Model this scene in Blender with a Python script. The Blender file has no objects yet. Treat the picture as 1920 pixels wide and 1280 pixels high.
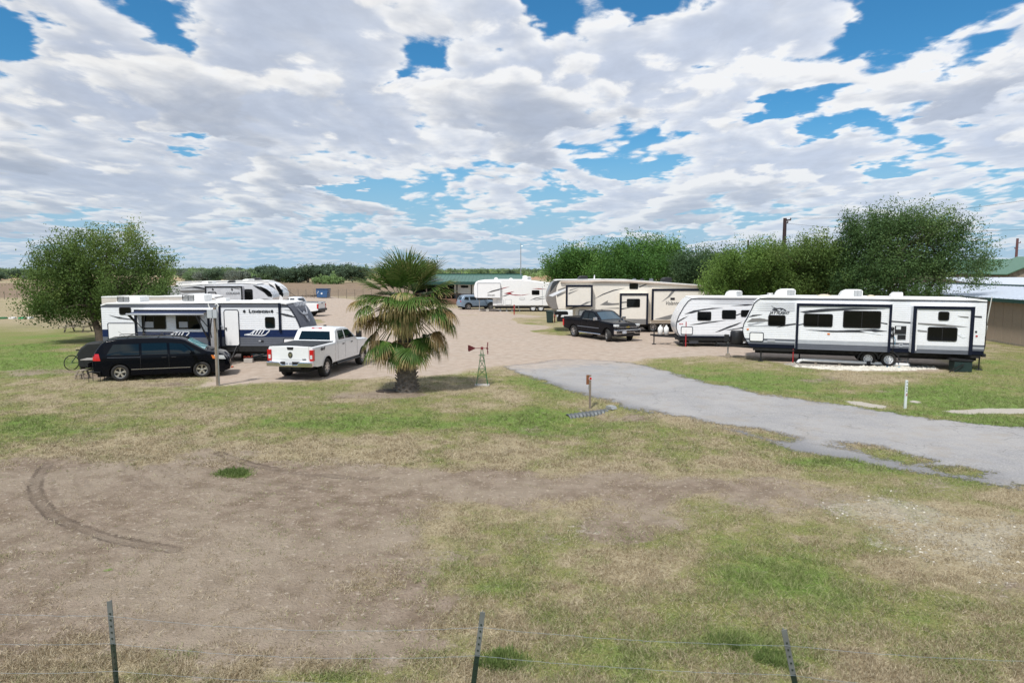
import bpy, bmesh, math, random
import numpy as np
from mathutils import Vector, Matrix
from mathutils.bvhtree import BVHTree
R = math.radians
scene = bpy.context.scene
COL = scene.collection
# ------------------------------------------------------------------ camera, world, sun
CAMH = 4.5
F = 1280.0                      # focal length in pixels of the 1920 wide photograph (24 mm)
PITCH = math.atan(132.0 / F)    # horizon stands at y = 508
cam_d = bpy.data.cameras.new('camera'); cam_d.lens = 24.0; cam_d.sensor_width = 36.0
cam_d.clip_start = 0.1; cam_d.clip_end = 9000
cam = bpy.data.objects.new('camera', cam_d); COL.objects.link(cam)
cam.location = (0, 0, CAMH); cam.rotation_euler = (math.pi / 2 - PITCH, 0, 0)
scene.camera = cam
scene.view_settings.view_transform = 'Standard'; scene.view_settings.look = 'None'
scene.view_settings.exposure = -0.14; scene.view_settings.gamma = 1.0
scene.render.engine = 'CYCLES'
scene.cycles.max_bounces = 6; scene.cycles.diffuse_bounces = 3; scene.cycles.transparent_max_bounces = 12
try:
    scene.cycles.use_denoising = True
except Exception: pass
SUN_EL, SUN_AZ = R(57), R(208)     # azimuth clockwise from +Y: behind the camera and to the left
sd_ = Vector((math.sin(SUN_AZ) * math.cos(SUN_EL), math.cos(SUN_AZ) * math.cos(SUN_EL), math.sin(SUN_EL)))
sun_d = bpy.data.lights.new('sun', 'SUN'); sun_d.energy = 4.6; sun_d.angle = R(5); sun_d.color = (1.0, 0.965, 0.91)
sun = bpy.data.objects.new('sun', sun_d); COL.objects.link(sun)
sun.rotation_euler = sd_.to_track_quat('Z', 'Y').to_euler()

CP, SP = math.cos(PITCH), math.sin(PITCH)
def ray(px, py):
    a, b = (px - 960) / F, (640 - py) / F
    return Vector((a, CP + b * SP, b * CP - SP))
def G(px, py, z=0.0):
    """pixel of the photograph -> point at height z"""
    d = ray(px, py); t = (z - CAMH) / d.z
    return Vector((d.x * t, d.y * t, z))
def AT(px, py, Y):
    d = ray(px, py); t = Y / d.y
    return Vector((d.x * t, Y, CAMH + d.z * t))
def proj(x, y, z=0.0):
    """world -> photo pixel (numpy friendly)"""
    zz = z - CAMH
    dep = y * CP - zz * SP
    up = y * SP + zz * CP
    return 960 + F * x / dep, 640 - F * up / dep

# ------------------------------------------------------------------ node helpers
class NT:
    def __init__(s, tree): s.t = tree; s.n = tree.nodes; s.l = tree.links
    def new(s, typ, **kw):
        n = s.n.new(typ)
        for k, v in kw.items(): setattr(n, k, v)
        return n
    def put(s, sock, v):
        if v is None: return
        if isinstance(v, bpy.types.NodeSocket): s.l.new(v, sock)
        else:
            if isinstance(v, (tuple, list)) and len(v) == 3 and sock.type == 'RGBA': v = (*v, 1)
            sock.default_value = v
    def math(s, op, a, b=None, c=None, clamp=False):
        n = s.new('ShaderNodeMath', operation=op, use_clamp=clamp)
        s.put(n.inputs[0], a); s.put(n.inputs[1], b); s.put(n.inputs[2], c); return n.outputs[0]
    def vm(s, op, a, b=None, out=0):
        n = s.new('ShaderNodeVectorMath', operation=op); s.put(n.inputs[0], a)
        if op == 'SCALE': s.put(n.inputs['Scale'], b)
        else: s.put(n.inputs[1], b)
        return n.outputs[out]
    def mix(s, f, a, b, blend='MIX'):
        n = s.new('ShaderNodeMix', data_type='RGBA', blend_type=blend)
        s.put(n.inputs[0], f); s.put(n.inputs[6], a); s.put(n.inputs[7], b); return n.outputs[2]
    def mixf(s, f, a, b):
        n = s.new('ShaderNodeMix', data_type='FLOAT'); s.put(n.inputs[0], f); s.put(n.inputs[2], a); s.put(n.inputs[3], b); return n.outputs[0]
    def step(s, v, lo, hi, a=0.0, b=1.0, smooth=True):
        n = s.new('ShaderNodeMapRange', interpolation_type='SMOOTHSTEP' if smooth else 'LINEAR')
        s.put(n.inputs[0], v); s.put(n.inputs[1], lo); s.put(n.inputs[2], hi); s.put(n.inputs[3], a); s.put(n.inputs[4], b); return n.outputs[0]
    def noise(s, vec, scale, detail=3, rough=0.55, dist=0.0, out=0):
        n = s.new('ShaderNodeTexNoise'); s.put(n.inputs['Vector'], vec); s.put(n.inputs['Scale'], scale)
        s.put(n.inputs['Detail'], detail); s.put(n.inputs['Roughness'], rough); s.put(n.inputs['Distortion'], dist); return n.outputs[out]
    def attr(s, name, out='Fac'):
        n = s.new('ShaderNodeAttribute', attribute_name=name); return n.outputs[out]
    def xyz(s, x, y, z):
        n = s.new('ShaderNodeCombineXYZ'); s.put(n.inputs[0], x); s.put(n.inputs[1], y); s.put(n.inputs[2], z); return n.outputs[0]
    def sep(s, v):
        n = s.new('ShaderNodeSeparateXYZ'); s.put(n.inputs[0], v); return n.outputs

# ------------------------------------------------------------------ world: blue sky with broken cumulus seen from below
world = bpy.data.worlds.new('World'); scene.world = world; world.use_nodes = True
w = NT(world.node_tree); w.n.clear()
SK = 0.1
sky = w.new('ShaderNodeTexSky', sky_type='NISHITA', sun_disc=False)
sky.sun_elevation = SUN_EL; sky.sun_rotation = SUN_AZ; sky.air_density = 1.0; sky.dust_density = 0.4; sky.ozone_density = 2.2
tc = w.new('ShaderNodeTexCoord')
dirv = w.vm('NORMALIZE', tc.outputs['Generated'])
dx, dy, dz = w.sep(dirv)
dzp = w.math('MAXIMUM', dz, 0.0)
dzc = w.math('ADD', dzp, 0.11)
inv = w.math('DIVIDE', 1.0, dzc)
plane = w.vm('SCALE', dirv, inv)
warpn = w.noise(plane, 1.3, 3, 0.5, out=1)
warp = w.vm('SCALE', w.vm('SUBTRACT', warpn, (0.5, 0.5, 0.5)), 0.30)
# large scale coverage: openings and thick banks, as directions of the sky
cov = w.math('MULTIPLY', w.math('SUBTRACT', w.noise(plane, 0.6, 2, 0.5), 0.5), 0.30)
wn2 = w.vm('SCALE', w.vm('SUBTRACT', w.noise(plane, 3.0, 4, 0.6, out=1), (0.5, 0.5, 0.5)), 0.17)
dirw = w.vm('ADD', dirv, w.vm('MULTIPLY', wn2, (1.0, 0.2, 0.45)))
HOLES = [  # px, py, rx, ry, depth (negative opens the cloud, positive thickens it)
 (15, 50, 46, 40, -.22), (350, 45, 46, 30, -.24), (200, 30, 70, 30, .06), (815, 112, 38, 22, -.14), (750, 150, 30, 14, -.16), (960, 100, 30, 20, -.12), (1035, 18, 46, 32, -.22), (1250, 12, 60, 22, -.24),
 (1665, 40, 40, 40, -.22), (1800, 15, 80, 22, -.24), (1790, 130, 36, 36, -.16), (1330, 128, 34, 12, -.16), (1490, 180, 30, 14, -.15),
 (1430, 218, 30, 11, -.15), (1525, 243, 28, 13, -.15), (1640, 220, 40, 18, -.2), (1735, 262, 45, 18, -.2), (1190, 318, 55, 12, -.18), (1640, 335, 35, 16, -.18),
 (360, 265, 45, 14, -.22), (640, 352, 90, 9, -.2), (1050, 370, 45, 30, -.17), (965, 440, 80, 12, -.1), (1110, 470, 120, 14, -.08),
 (480, 90, 240, 90, .10), (250, 190, 240, 60, .10), (620, 205, 200, 70, .08), (1180, 90, 100, 70, .08), (1480, 70, 110, 70, .09), (1250, 230, 160, 50, .08), (1850, 200, 110, 45, .08),
 (100, 300, 160, 50, .09), (850, 260, 200, 40, .08), (1600, 290, 220, 30, .06), (1250, 370, 160, 26, .07), (400, 330, 200, 25, .08), (900, 40, 60, 40, .05)]
for (hx, hy, rx, ry, amp) in HOLES:
    c = ray(hx, hy).normalized()
    dd = w.vm('SUBTRACT', dirw, tuple(c))
    dd = w.vm('MULTIPLY', dd, (F / rx, 0.15 * F / rx, F / ry))
    ln = w.vm('LENGTH', dd, out=1)
    e = w.math('EXPONENT', w.math('MULTIPLY', w.math('MULTIPLY', ln, ln), -0.7))
    cov = w.math('MULTIPLY_ADD', e, amp, cov)
horiz = w.vm('NORMALIZE', w.vm('MULTIPLY', dirv, (1, 1, 0)))
upv = w.vm('ADD', w.vm('SCALE', horiz, -1.0), (-0.45, 0, 0))          # towards the sun, seen from below
base = w.vm('ADD', w.vm('MULTIPLY', w.vm('ADD', plane, warp), (1.0, 0.72, 1.0)), (3.1, 1.7, 0.0))
def layer(scale, det, off, thr, soft, steps, cv, k, white, grey, lift):
    def dens(p, dt, hard=True):
        q = w.vm('ADD', p, off)
        n = w.noise(q, scale, dt, 0.59)
        v = w.new('ShaderNodeTexVoronoi', feature='SMOOTH_F1', voronoi_dimensions='2D'); w.put(v.inputs['Vector'], q); w.put(v.inputs['Scale'], scale * 3.1)
        w.put(v.inputs['Detail'], 1.6); w.put(v.inputs['Roughness'], 0.5); w.put(v.inputs['Smoothness'], 0.35)
        n = w.math('MULTIPLY_ADD', w.math('SUBTRACT', 0.36, v.outputs['Distance']), 0.165, n)
        n = w.math('ADD', n, cv)
        if not hard: return w.math('MULTIPLY', w.math('MAXIMUM', w.math('SUBTRACT', n, thr), 0.0), 7.0)
        return w.step(n, thr, thr + soft)
    d0 = dens(base, det)
    acc = None
    for (dl, wt) in steps:
        dj = w.math('MULTIPLY', dens(w.vm('ADD', base, w.vm('SCALE', upv, dl)), max(3, det - 2), False), wt)
        acc = dj if acc is None else w.math('ADD', acc, dj)
    sh = w.math('EXPONENT', w.math('MULTIPLY', acc, -k))              # light left after crossing the cloud above
    sh = w.step(sh, 0.0, 0.72)
    sh = w.math('ADD', w.math('MULTIPLY', sh, 1.0 - lift), lift)
    return w.step(d0, 0.0, 0.7), w.mix(sh, grey, white), sh
covb = w.math('MULTIPLY', w.math('MINIMUM', cov, 0.05), 1.0)
A1, C1, S1 = layer(1.30, 8, (0, 0, 0), 0.460, 0.14, [(0.04, .8), (0.10, 1.0), (0.20, 1.2), (0.34, 1.3)], covb, 0.50, (1.0, 1.0, 1.0), (0.45, 0.51, 0.63), 0.0)
A2, C2, S2 = layer(2.2, 7, (5.2, 1.3, 2.0), 0.350, 0.19, [(0.025, .8), (0.07, 1.0)], w.math('MULTIPLY', cov, 1.35), 0.52, (0.96, 0.975, 1.0), (0.54, 0.61, 0.75), 0.0)
tint = w.step(dx, -0.55, 0.4, 0.97, 1.12, False)
colacc = w.vm('ADD', w.vm('SCALE', C1, A1), w.vm('SCALE', C2, w.math('MULTIPLY', A2, w.math('SUBTRACT', 1.0, A1))))
T = w.math('MULTIPLY', w.math('SUBTRACT', 1.0, A1), w.math('SUBTRACT', 1.0, A2))
fine = w.step(w.noise(base, 9.0, 5, 0.6), 0.3, 0.7, 0.95, 1.05)
colacc = w.vm('SCALE', colacc, w.math('MULTIPLY', tint, fine))
colacc = w.vm('MINIMUM', colacc, (1.0, 1.01, 1.03))
blue = w.vm('MULTIPLY', sky.outputs[0], (0.36, 1.0, 1.30))
blue = w.vm('SCALE', blue, SK)
blue = w.mix(w.step(dzp, 0.22, 0.0), blue, (0.36, 0.60, 0.80))
tot = w.vm('ADD', colacc, w.vm('SCALE', blue, T))
hazec = (0.50, 0.65, 0.80)
hf = w.math('EXPONENT', w.math('MULTIPLY', dzp, -15.0))
tot = w.mix(w.math('MULTIPLY', hf, 0.8), tot, hazec)
bg = w.new('ShaderNodeBackground'); w.put(bg.inputs[0], w.vm('SCALE', tot, 1.0 / SK)); bg.inputs[1].default_value = SK
wo = w.new('ShaderNodeOutputWorld'); w.l.new(bg.outputs[0], wo.inputs[0])
world.cycles.sampling_method = 'MANUAL'; world.cycles.sample_map_resolution = 512
# ------------------------------------------------------------------ numpy noise and ground fields
_rs = np.random.RandomState(7)
_tab = _rs.rand(256, 256)
def vnoise(x, y):
    xi = np.floor(x).astype(int); yi = np.floor(y).astype(int); fx = x - xi; fy = y - yi
    fx = fx * fx * (3 - 2 * fx); fy = fy * fy * (3 - 2 * fy)
    a = _tab[xi & 255, yi & 255]; b = _tab[(xi + 1) & 255, yi & 255]; c = _tab[xi & 255, (yi + 1) & 255]; d = _tab[(xi + 1) & 255, (yi + 1) & 255]
    return (a * (1 - fx) + b * fx) * (1 - fy) + (c * (1 - fx) + d * fx) * fy
def fbm(x, y, f, o=4, off=0.0):
    s = 0; amp = 1; t = 0
    for k in range(o):
        s = s + amp * vnoise(x * f + 17.3 * k + off, y * f + 9.1 * k + off * 1.7); t += amp; amp *= .55; f *= 2.03
    return s / t
def poly_sd(x, y, P):
    """signed distance (positive inside) to polygon P"""
    P = np.array([(p[0], p[1]) for p in P], float); n = len(P)
    d = np.full(x.shape, 1e9); ins = np.zeros(x.shape, bool)
    for i in range(n):
        ax, ay = P[i]; bx, by = P[(i + 1) % n]
        ex, ey = bx - ax, by - ay; wx, wy = x - ax, y - ay
        t = np.clip((wx * ex + wy * ey) / (ex * ex + ey * ey + 1e-9), 0, 1)
        d = np.minimum(d, (wx - ex * t) ** 2 + (wy - ey * t) ** 2)
        c = (ay > y) != (by > y)
        xin = (bx - ax) * (y - ay) / (by - ay + 1e-12) + ax
        ins ^= c & (x < xin)
    d = np.sqrt(d); return np.where(ins, d, -d)
def line_d(x, y, P):
    d = np.full(x.shape, 1e9)
    for i in range(len(P) - 1):
        ax, ay = P[i][:2]; bx, by = P[i + 1][:2]
        ex, ey = bx - ax, by - ay; wx, wy = x - ax, y - ay
        t = np.clip((wx * ex + wy * ey) / (ex * ex + ey * ey + 1e-9), 0, 1)
        d = np.minimum(d, (wx - ex * t) ** 2 + (wy - ey * t) ** 2)
    return np.sqrt(d)
def GP(L): return [G(a, b) for a, b in L]
def smooth(v, a, b):
    t = np.clip((v - a) / (b - a), 0, 1); return t * t * (3 - 2 * t)

LOT = GP([(385, 724), (450, 718), (520, 717), (620, 713), (700, 711), (780, 707), (860, 698), (938, 688), (990, 690), (1040, 686), (1100, 678), (1190, 680), (1215, 672), (1290, 668), (1400, 668), (1460, 678), (1530, 690),
          (1640, 695), (1760, 697), (1800, 684), (1740, 668), (1500, 640), (1440, 600), (1330, 600), (1290, 622), (1180, 610), (1040, 614), (1010, 604), (1060, 596), (960, 588), (935, 579), (860, 578), (820, 576), (735, 573), (650, 560), (600, 552), (540, 556),
          (520, 570), (330, 600), (300, 660), (400, 680)])
ROAD = GP([(938, 686), (1000, 679), (1062, 673), (1120, 674), (1185, 680), (1250, 696), (1330, 717), (1420, 736), (1520, 751), (1640, 768), (1760, 785), (1920, 806), (2300, 850), (2700, 900), (2700, 1150), (2300, 1010),
           (1920, 912), (1840, 892), (1760, 872), (1680, 856), (1560, 838), (1480, 822), (1380, 803), (1290, 786), (1225, 772), (1170, 759), (1110, 744), (1060, 728), (1010, 712), (970, 699)])
ROADEDGE = GP([(1340, 800), (1420, 820), (1500, 845), (1600, 862), (1700, 880), (1800, 895), (1920, 925), (1920, 900), (1840, 885), (1700, 860), (1560, 838), (1440, 812)])
GRASSONROAD = GP([(1390, 803), (1430, 805), (1490, 820), (1480, 827), (1420, 818)]), GP([(1570, 829), (1640, 838), (1720, 858), (1745, 864), (1700, 868), (1640, 856)]), GP([(1740, 873), (1800, 878), (1850, 886), (1840, 896), (1780, 890)])
DARKEDGE = GP([(1000, 712), (1080, 738), (1170, 765), (1240, 782), (1330, 800), (1420, 822), (1530, 850), (1650, 866), (1760, 886), (1920, 915)])
TRACKS = [(GP([(92, 866), (72, 890), (64, 912), (72, 935), (100, 965), (140, 985), (200, 1005), (260, 1020), (330, 1030)]), .14), (GP([(410, 848), (470, 868), (540, 884), (640, 893), (700, 897)]), .14),
          (GP([(120, 862), (92, 890), (88, 915), (110, 950), (160, 978), (240, 1000), (330, 1018)]), .08),
          (GP([(270, 850), (310, 880), (350, 905), (430, 915), (560, 925)]), .10), (GP([(160, 868), (150, 900), (170, 930)]), .08), (GP([(235, 860), (250, 890), (290, 915)]), .08),
          (GP([(330, 846), (380, 872), (470, 900), (620, 915)]), .08)]
STRIPS = [GP([(1583, 751), (1610, 752), (1664, 761), (1660, 766), (1600, 758)]), GP([(1760, 770), (1830, 766), (1920, 766), (2100, 770), (2100, 786), (1920, 777), (1800, 776)]), GP([(1710, 751), (1728, 753), (1722, 756), (1708, 754)])]
# greenness painted as soft patches of the lawn:  px, py, rx, ry, amount
GREEN = [(60, 660, 150, 40, .40), (40, 690, 120, 20, .2), (120, 740, 220, 22, .12), (250, 800, 330, 26, .22), (60, 800, 160, 26, .15), (700, 790, 180, 22, .20), (900, 790, 220, 22, .38), (1010, 775, 70, 14, .4), (1000, 720, 50, 16, .35), (600, 800, 200, 14, .15),
         (1040, 745, 50, 14, .2), (1300, 690, 120, 18, .22), (1330, 712, 100, 16, .25), (1450, 705, 110, 22, .18), (1480, 725, 120, 14, .15), (1750, 735, 200, 16, .42), (1850, 755, 160, 14, .4), (1850, 795, 160, 12, .55), (1700, 775, 120, 8, .4), (1880, 700, 120, 26, .22), (1640, 745, 60, 8, .2),
         (1500, 690, 50, 10, .1), (1330, 840, 140, 18, .2), (1560, 866, 90, 10, .35), (1850, 905, 80, 10, .35), (1150, 800, 120, 14, .2), (1500, 880, 240, 20, .12),
         (860, 990, 150, 50, .10), (800, 1060, 120, 40, .14), (1450, 1080, 160, 50, .34), (1700, 1150, 220, 70, .26), (1300, 1120, 120, 30, .16), (1100, 1230, 200, 50, .18), (1400, 1200, 140, 30, .36), (1450, 1240, 80, 20, .3), (945, 1238, 34, 16, .9), (930, 1090, 140, 40, .14), (1870, 1240, 200, 50, .2),
         (445, 889, 30, 6, .95), (400, 889, 16, 3, .5), (1400, 795, 60, 6, .2), (680, 1100, 110, 30, .08), (330, 1225, 60, 10, .2), (600, 1270, 60, 10, .3), (270, 1270, 60, 12, .2), (1370, 1205, 60, 10, .5), (1230, 1000, 300, 30, .05), (200, 1067, 8, 3, .8), (560, 710, 60, 4, .1)]
# bareness of the soil
BARE = [(200, 980, 420, 90, 1.0), (150, 1130, 430, 110, 1.0), (60, 900, 180, 36, .75), (420, 900, 330, 34, .85), (560, 1010, 230, 80, .75), (520, 1160, 280, 90, .75), (1000, 905, 420, 22, .55), (1350, 925, 420, 24, .45), (700, 890, 200, 26, .7), (900, 925, 200, 24, .4), (1250, 960, 320, 26, .4),
        (650, 740, 120, 10, .25), (350, 722, 120, 8, .5), (1160, 775, 50, 10, .7), (1110, 765, 40, 6, .6), (1000, 792, 26, 6, .6), (740, 737, 40, 7, 1.3), (770, 742, 30, 5, .6), (1120, 1100, 120, 40, .2), (760, 1200, 160, 60, .35), (90, 697, 130, 8, .55), (190, 705, 60, 6, .6), (1150, 1010, 200, 30, .3), (1530, 712, 80, 8, .4), (100, 610, 160, 8, .35),
        (230, 690, 60, 14, .4), (1260, 660, 80, 6, .3), (1600, 665, 200, 12, .5), (1810, 668, 80, 10, .3)]
ROCK = [(1740, 1000, 150, 50, .75), (1850, 1060, 110, 60, .6), (1620, 950, 90, 22, .7), (1460, 925, 70, 8, .45), (1040, 990, 70, 10, .45), (1100, 1000, 50, 8, .3), (1420, 1025, 60, 8, .3), (1900, 1000, 60, 40, .5), (900, 1000, 30, 5, .3), (1700, 960, 60, 14, .7)]
LIME = GP([(1462, 682), (1500, 676), (1620, 680), (1740, 684), (1762, 692), (1700, 696), (1560, 694), (1490, 689)])
def blobs(px, py, L):
    s = 0
    for (bx, by, rx, ry, am) in L: s = s + am * np.exp(-((px - bx) / rx) ** 2 - ((py - by) / ry) ** 2)
    return s
def hill(x, y):
    d = np.sqrt(x * x + y * y)
    h = smooth(d, 330, 1500) * (3.2 + 2.2 * (fbm(x, y, 1 / 420., 3, 5.) - .35) * 2)
    h = h + smooth(d, 1300, 3600) * 5.0 * fbm(x, y, 1 / 900., 2, 9.)
    ditch = -0.24 * np.exp(-line_d(x, y, GP([(1010, 800), (1060, 786), (1130, 774)])) ** 2 / 0.8)
    swale = -0.10 * np.exp(-line_d(x, y, GP([(-300, 800), (1000, 795)])) ** 2 / 5.0)
    near = smooth(60 - d, 0, 10)
    und = (fbm(x, y, .45, 4, 3.) - .5) * .07 + (fbm(x, y, 2.6, 3, 8.) - .5) * .03
    return h + near * (ditch + swale * 0 + und * 0.9)
def fields(x, y):
    yy = np.maximum(y, 3.0)
    px, py = proj(x, yy); px = np.clip(px, -900, 2800); py = np.clip(py, 508, 2200)
    far = smooth(np.sqrt(x * x + y * y), 50, 80)
    n1 = fbm(x, y, .55, 4, 1.); n2 = fbm(x, y, 2.3, 3, 2.); n3 = fbm(x, y, .16, 3, 4.)
    lot = poly_sd(x, y, LOT) + (n1 - .5) * 1.6 + (n2 - .5) * .7
    road = poly_sd(x, y, ROAD) + (n1 - .5) * .8 + (n2 - .5) * .7
    # worn patches of grass inside the lot
    g_in = blobs(px, py, [(1000, 599, 60, 5, 1.2), (1010, 606, 60, 3, .8), (1060, 622, 70, 8, 1.2), (1100, 606, 60, 8, .9), (1180, 632, 60, 4, .7), (580, 603, 38, 7, 1.1), (1300, 648, 50, 3, .8), (880, 591, 30, 1.5, .9), (1260, 640, 30, 4, .6), (1430, 650, 60, 4, .5)])
    lot = np.minimum(lot, 2.0) - 2.6 * smooth(g_in + (n1 - .5) * .5, .35, .75)
    for P in GRASSONROAD:
        road = np.minimum(road, -poly_sd(x, y, P) + (n2 - .5) * .35)
    road = np.maximum(road, poly_sd(x, y, ROADEDGE) + (n1 - .5) * .5)
    for P in GRASSONROAD: road = np.minimum(road, -poly_sd(x, y, P) + (n2 - .5) * .5)
    green = blobs(px, py, GREEN) * 1.35 + .22 + (n1 - .5) * .95 + (n2 - .5) * .60 + (n3 - .5) * .45
    green = green * (1 - far) + far * (.12 + (n3 - .5) * .3)
    bare = blobs(px, py, BARE) + (fbm(x, y, .8, 4, 21.) - .5) * 1.15 + (n2 - .5) * .65 - .06
    rock = blobs(px, py, ROCK) * 1.2 + (n2 - .5) * .9 + (n1 - .5) * .5 - .1
    rock = np.minimum(rock, .95)
    rock = np.maximum(rock, smooth(poly_sd(x, y, LIME) + (n2 - .5) * .5, -.1, .2) * 1.5)
    td = np.full(x.shape, 1.0); tf = np.full(x.shape, 1.0); trk = 0
    for P, wd in TRACKS:
        dd = line_d(x, y, P)
        if wd > .12: td = np.minimum(td, dd)
        else: tf = np.minimum(tf, dd)
        trk = np.maximum(trk, np.exp(-(dd / wd) ** 2) * (1.0 if wd > .12 else .4))
    dark = np.exp(-(line_d(x, y, DARKEDGE) / .75) ** 2) * smooth(n1, .32, .6)
    strip = np.maximum(np.maximum(poly_sd(x, y, STRIPS[0]), poly_sd(x, y, STRIPS[1])), poly_sd(x, y, STRIPS[2])) + (n2 - .5) * .25
    field = smooth(y + (x * -.12) + (n3 - .5) * 10, 118, 130) * (1 - smooth(y, 252, 262))
    red = smooth(fbm(x, y, 1 / 90., 3, 11.), .50, .60) * smooth(y, 300, 420)
    return dict(lot=lot, road=road, green=green, bare=bare, rock=rock, track=trk, td=td, tf=tf, dark=dark, strip=strip, field=field, red=red)

def grow(start, stop, step, g):
    out = [start]; s = step
    while abs(out[-1]) < stop:
        s *= g; out.append(out[-1] + math.copysign(s, out[-1] if out[-1] else stop))
    return out[1:]
xs = np.array(sorted([-v for v in grow(26.0, 4200, .17, 1.07)] + list(np.arange(-26, 30, .125)) + grow(30.0, 4200, .17, 1.07)))
ys = np.array(sorted(list(np.arange(5.0, 16, .085)) + list(np.arange(16.0, 42, .16)) + grow(42.0, 6500, .16, 1.035) + [4.5, 3.5, 2, 0, -3, -8, -20, -60, -200]))
nx, ny = len(xs), len(ys)
gx, gy = np.meshgrid(xs, ys)
gxf, gyf = gx.ravel(), gy.ravel()
gz = hill(gxf, gyf)
FLD = fields(gxf, gyf)
gz = gz - FLD['track'] * .035 + np.clip(FLD['rock'], 0, 1) * .01
idx = np.arange(nx * ny).reshape(ny, nx)
quads = np.stack([idx[:-1, :-1], idx[:-1, 1:], idx[1:, 1:], idx[1:, :-1]], -1).reshape(-1, 4)

def np_mesh(name, verts, faces, mat=None, attrs=None, smooth_=True, parent=None):
    me = bpy.data.meshes.new(name)
    nv, nf, k = len(verts), len(faces), faces.shape[1]
    me.vertices.add(nv); me.vertices.foreach_set('co', np.asarray(verts, np.float32).ravel())
    me.loops.add(nf * k); me.loops.foreach_set('vertex_index', faces.astype(np.int32).ravel())
    me.polygons.add(nf); me.polygons.foreach_set('loop_start', np.arange(0, nf * k, k, dtype=np.int32))
    try: me.polygons.foreach_set('loop_total', np.full(nf, k, np.int32))
    except Exception: pass
    me.polygons.foreach_set('use_smooth', np.full(nf, smooth_, bool))
    me.update(calc_edges=True)
    for an, av in (attrs or {}).items():
        if av.ndim == 2:
            a = me.attributes.new(an, 'FLOAT_COLOR', 'POINT'); a.data.foreach_set('color', av.astype(np.float32).ravel())
        else:
            a = me.attributes.new(an, 'FLOAT', 'POINT'); a.data.foreach_set('value', av.astype(np.float32))
    o = bpy.data.objects.new(name, me); COL.objects.link(o)
    if mat: me.materials.append(mat)
    if parent: o.parent = parent
    return o

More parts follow.
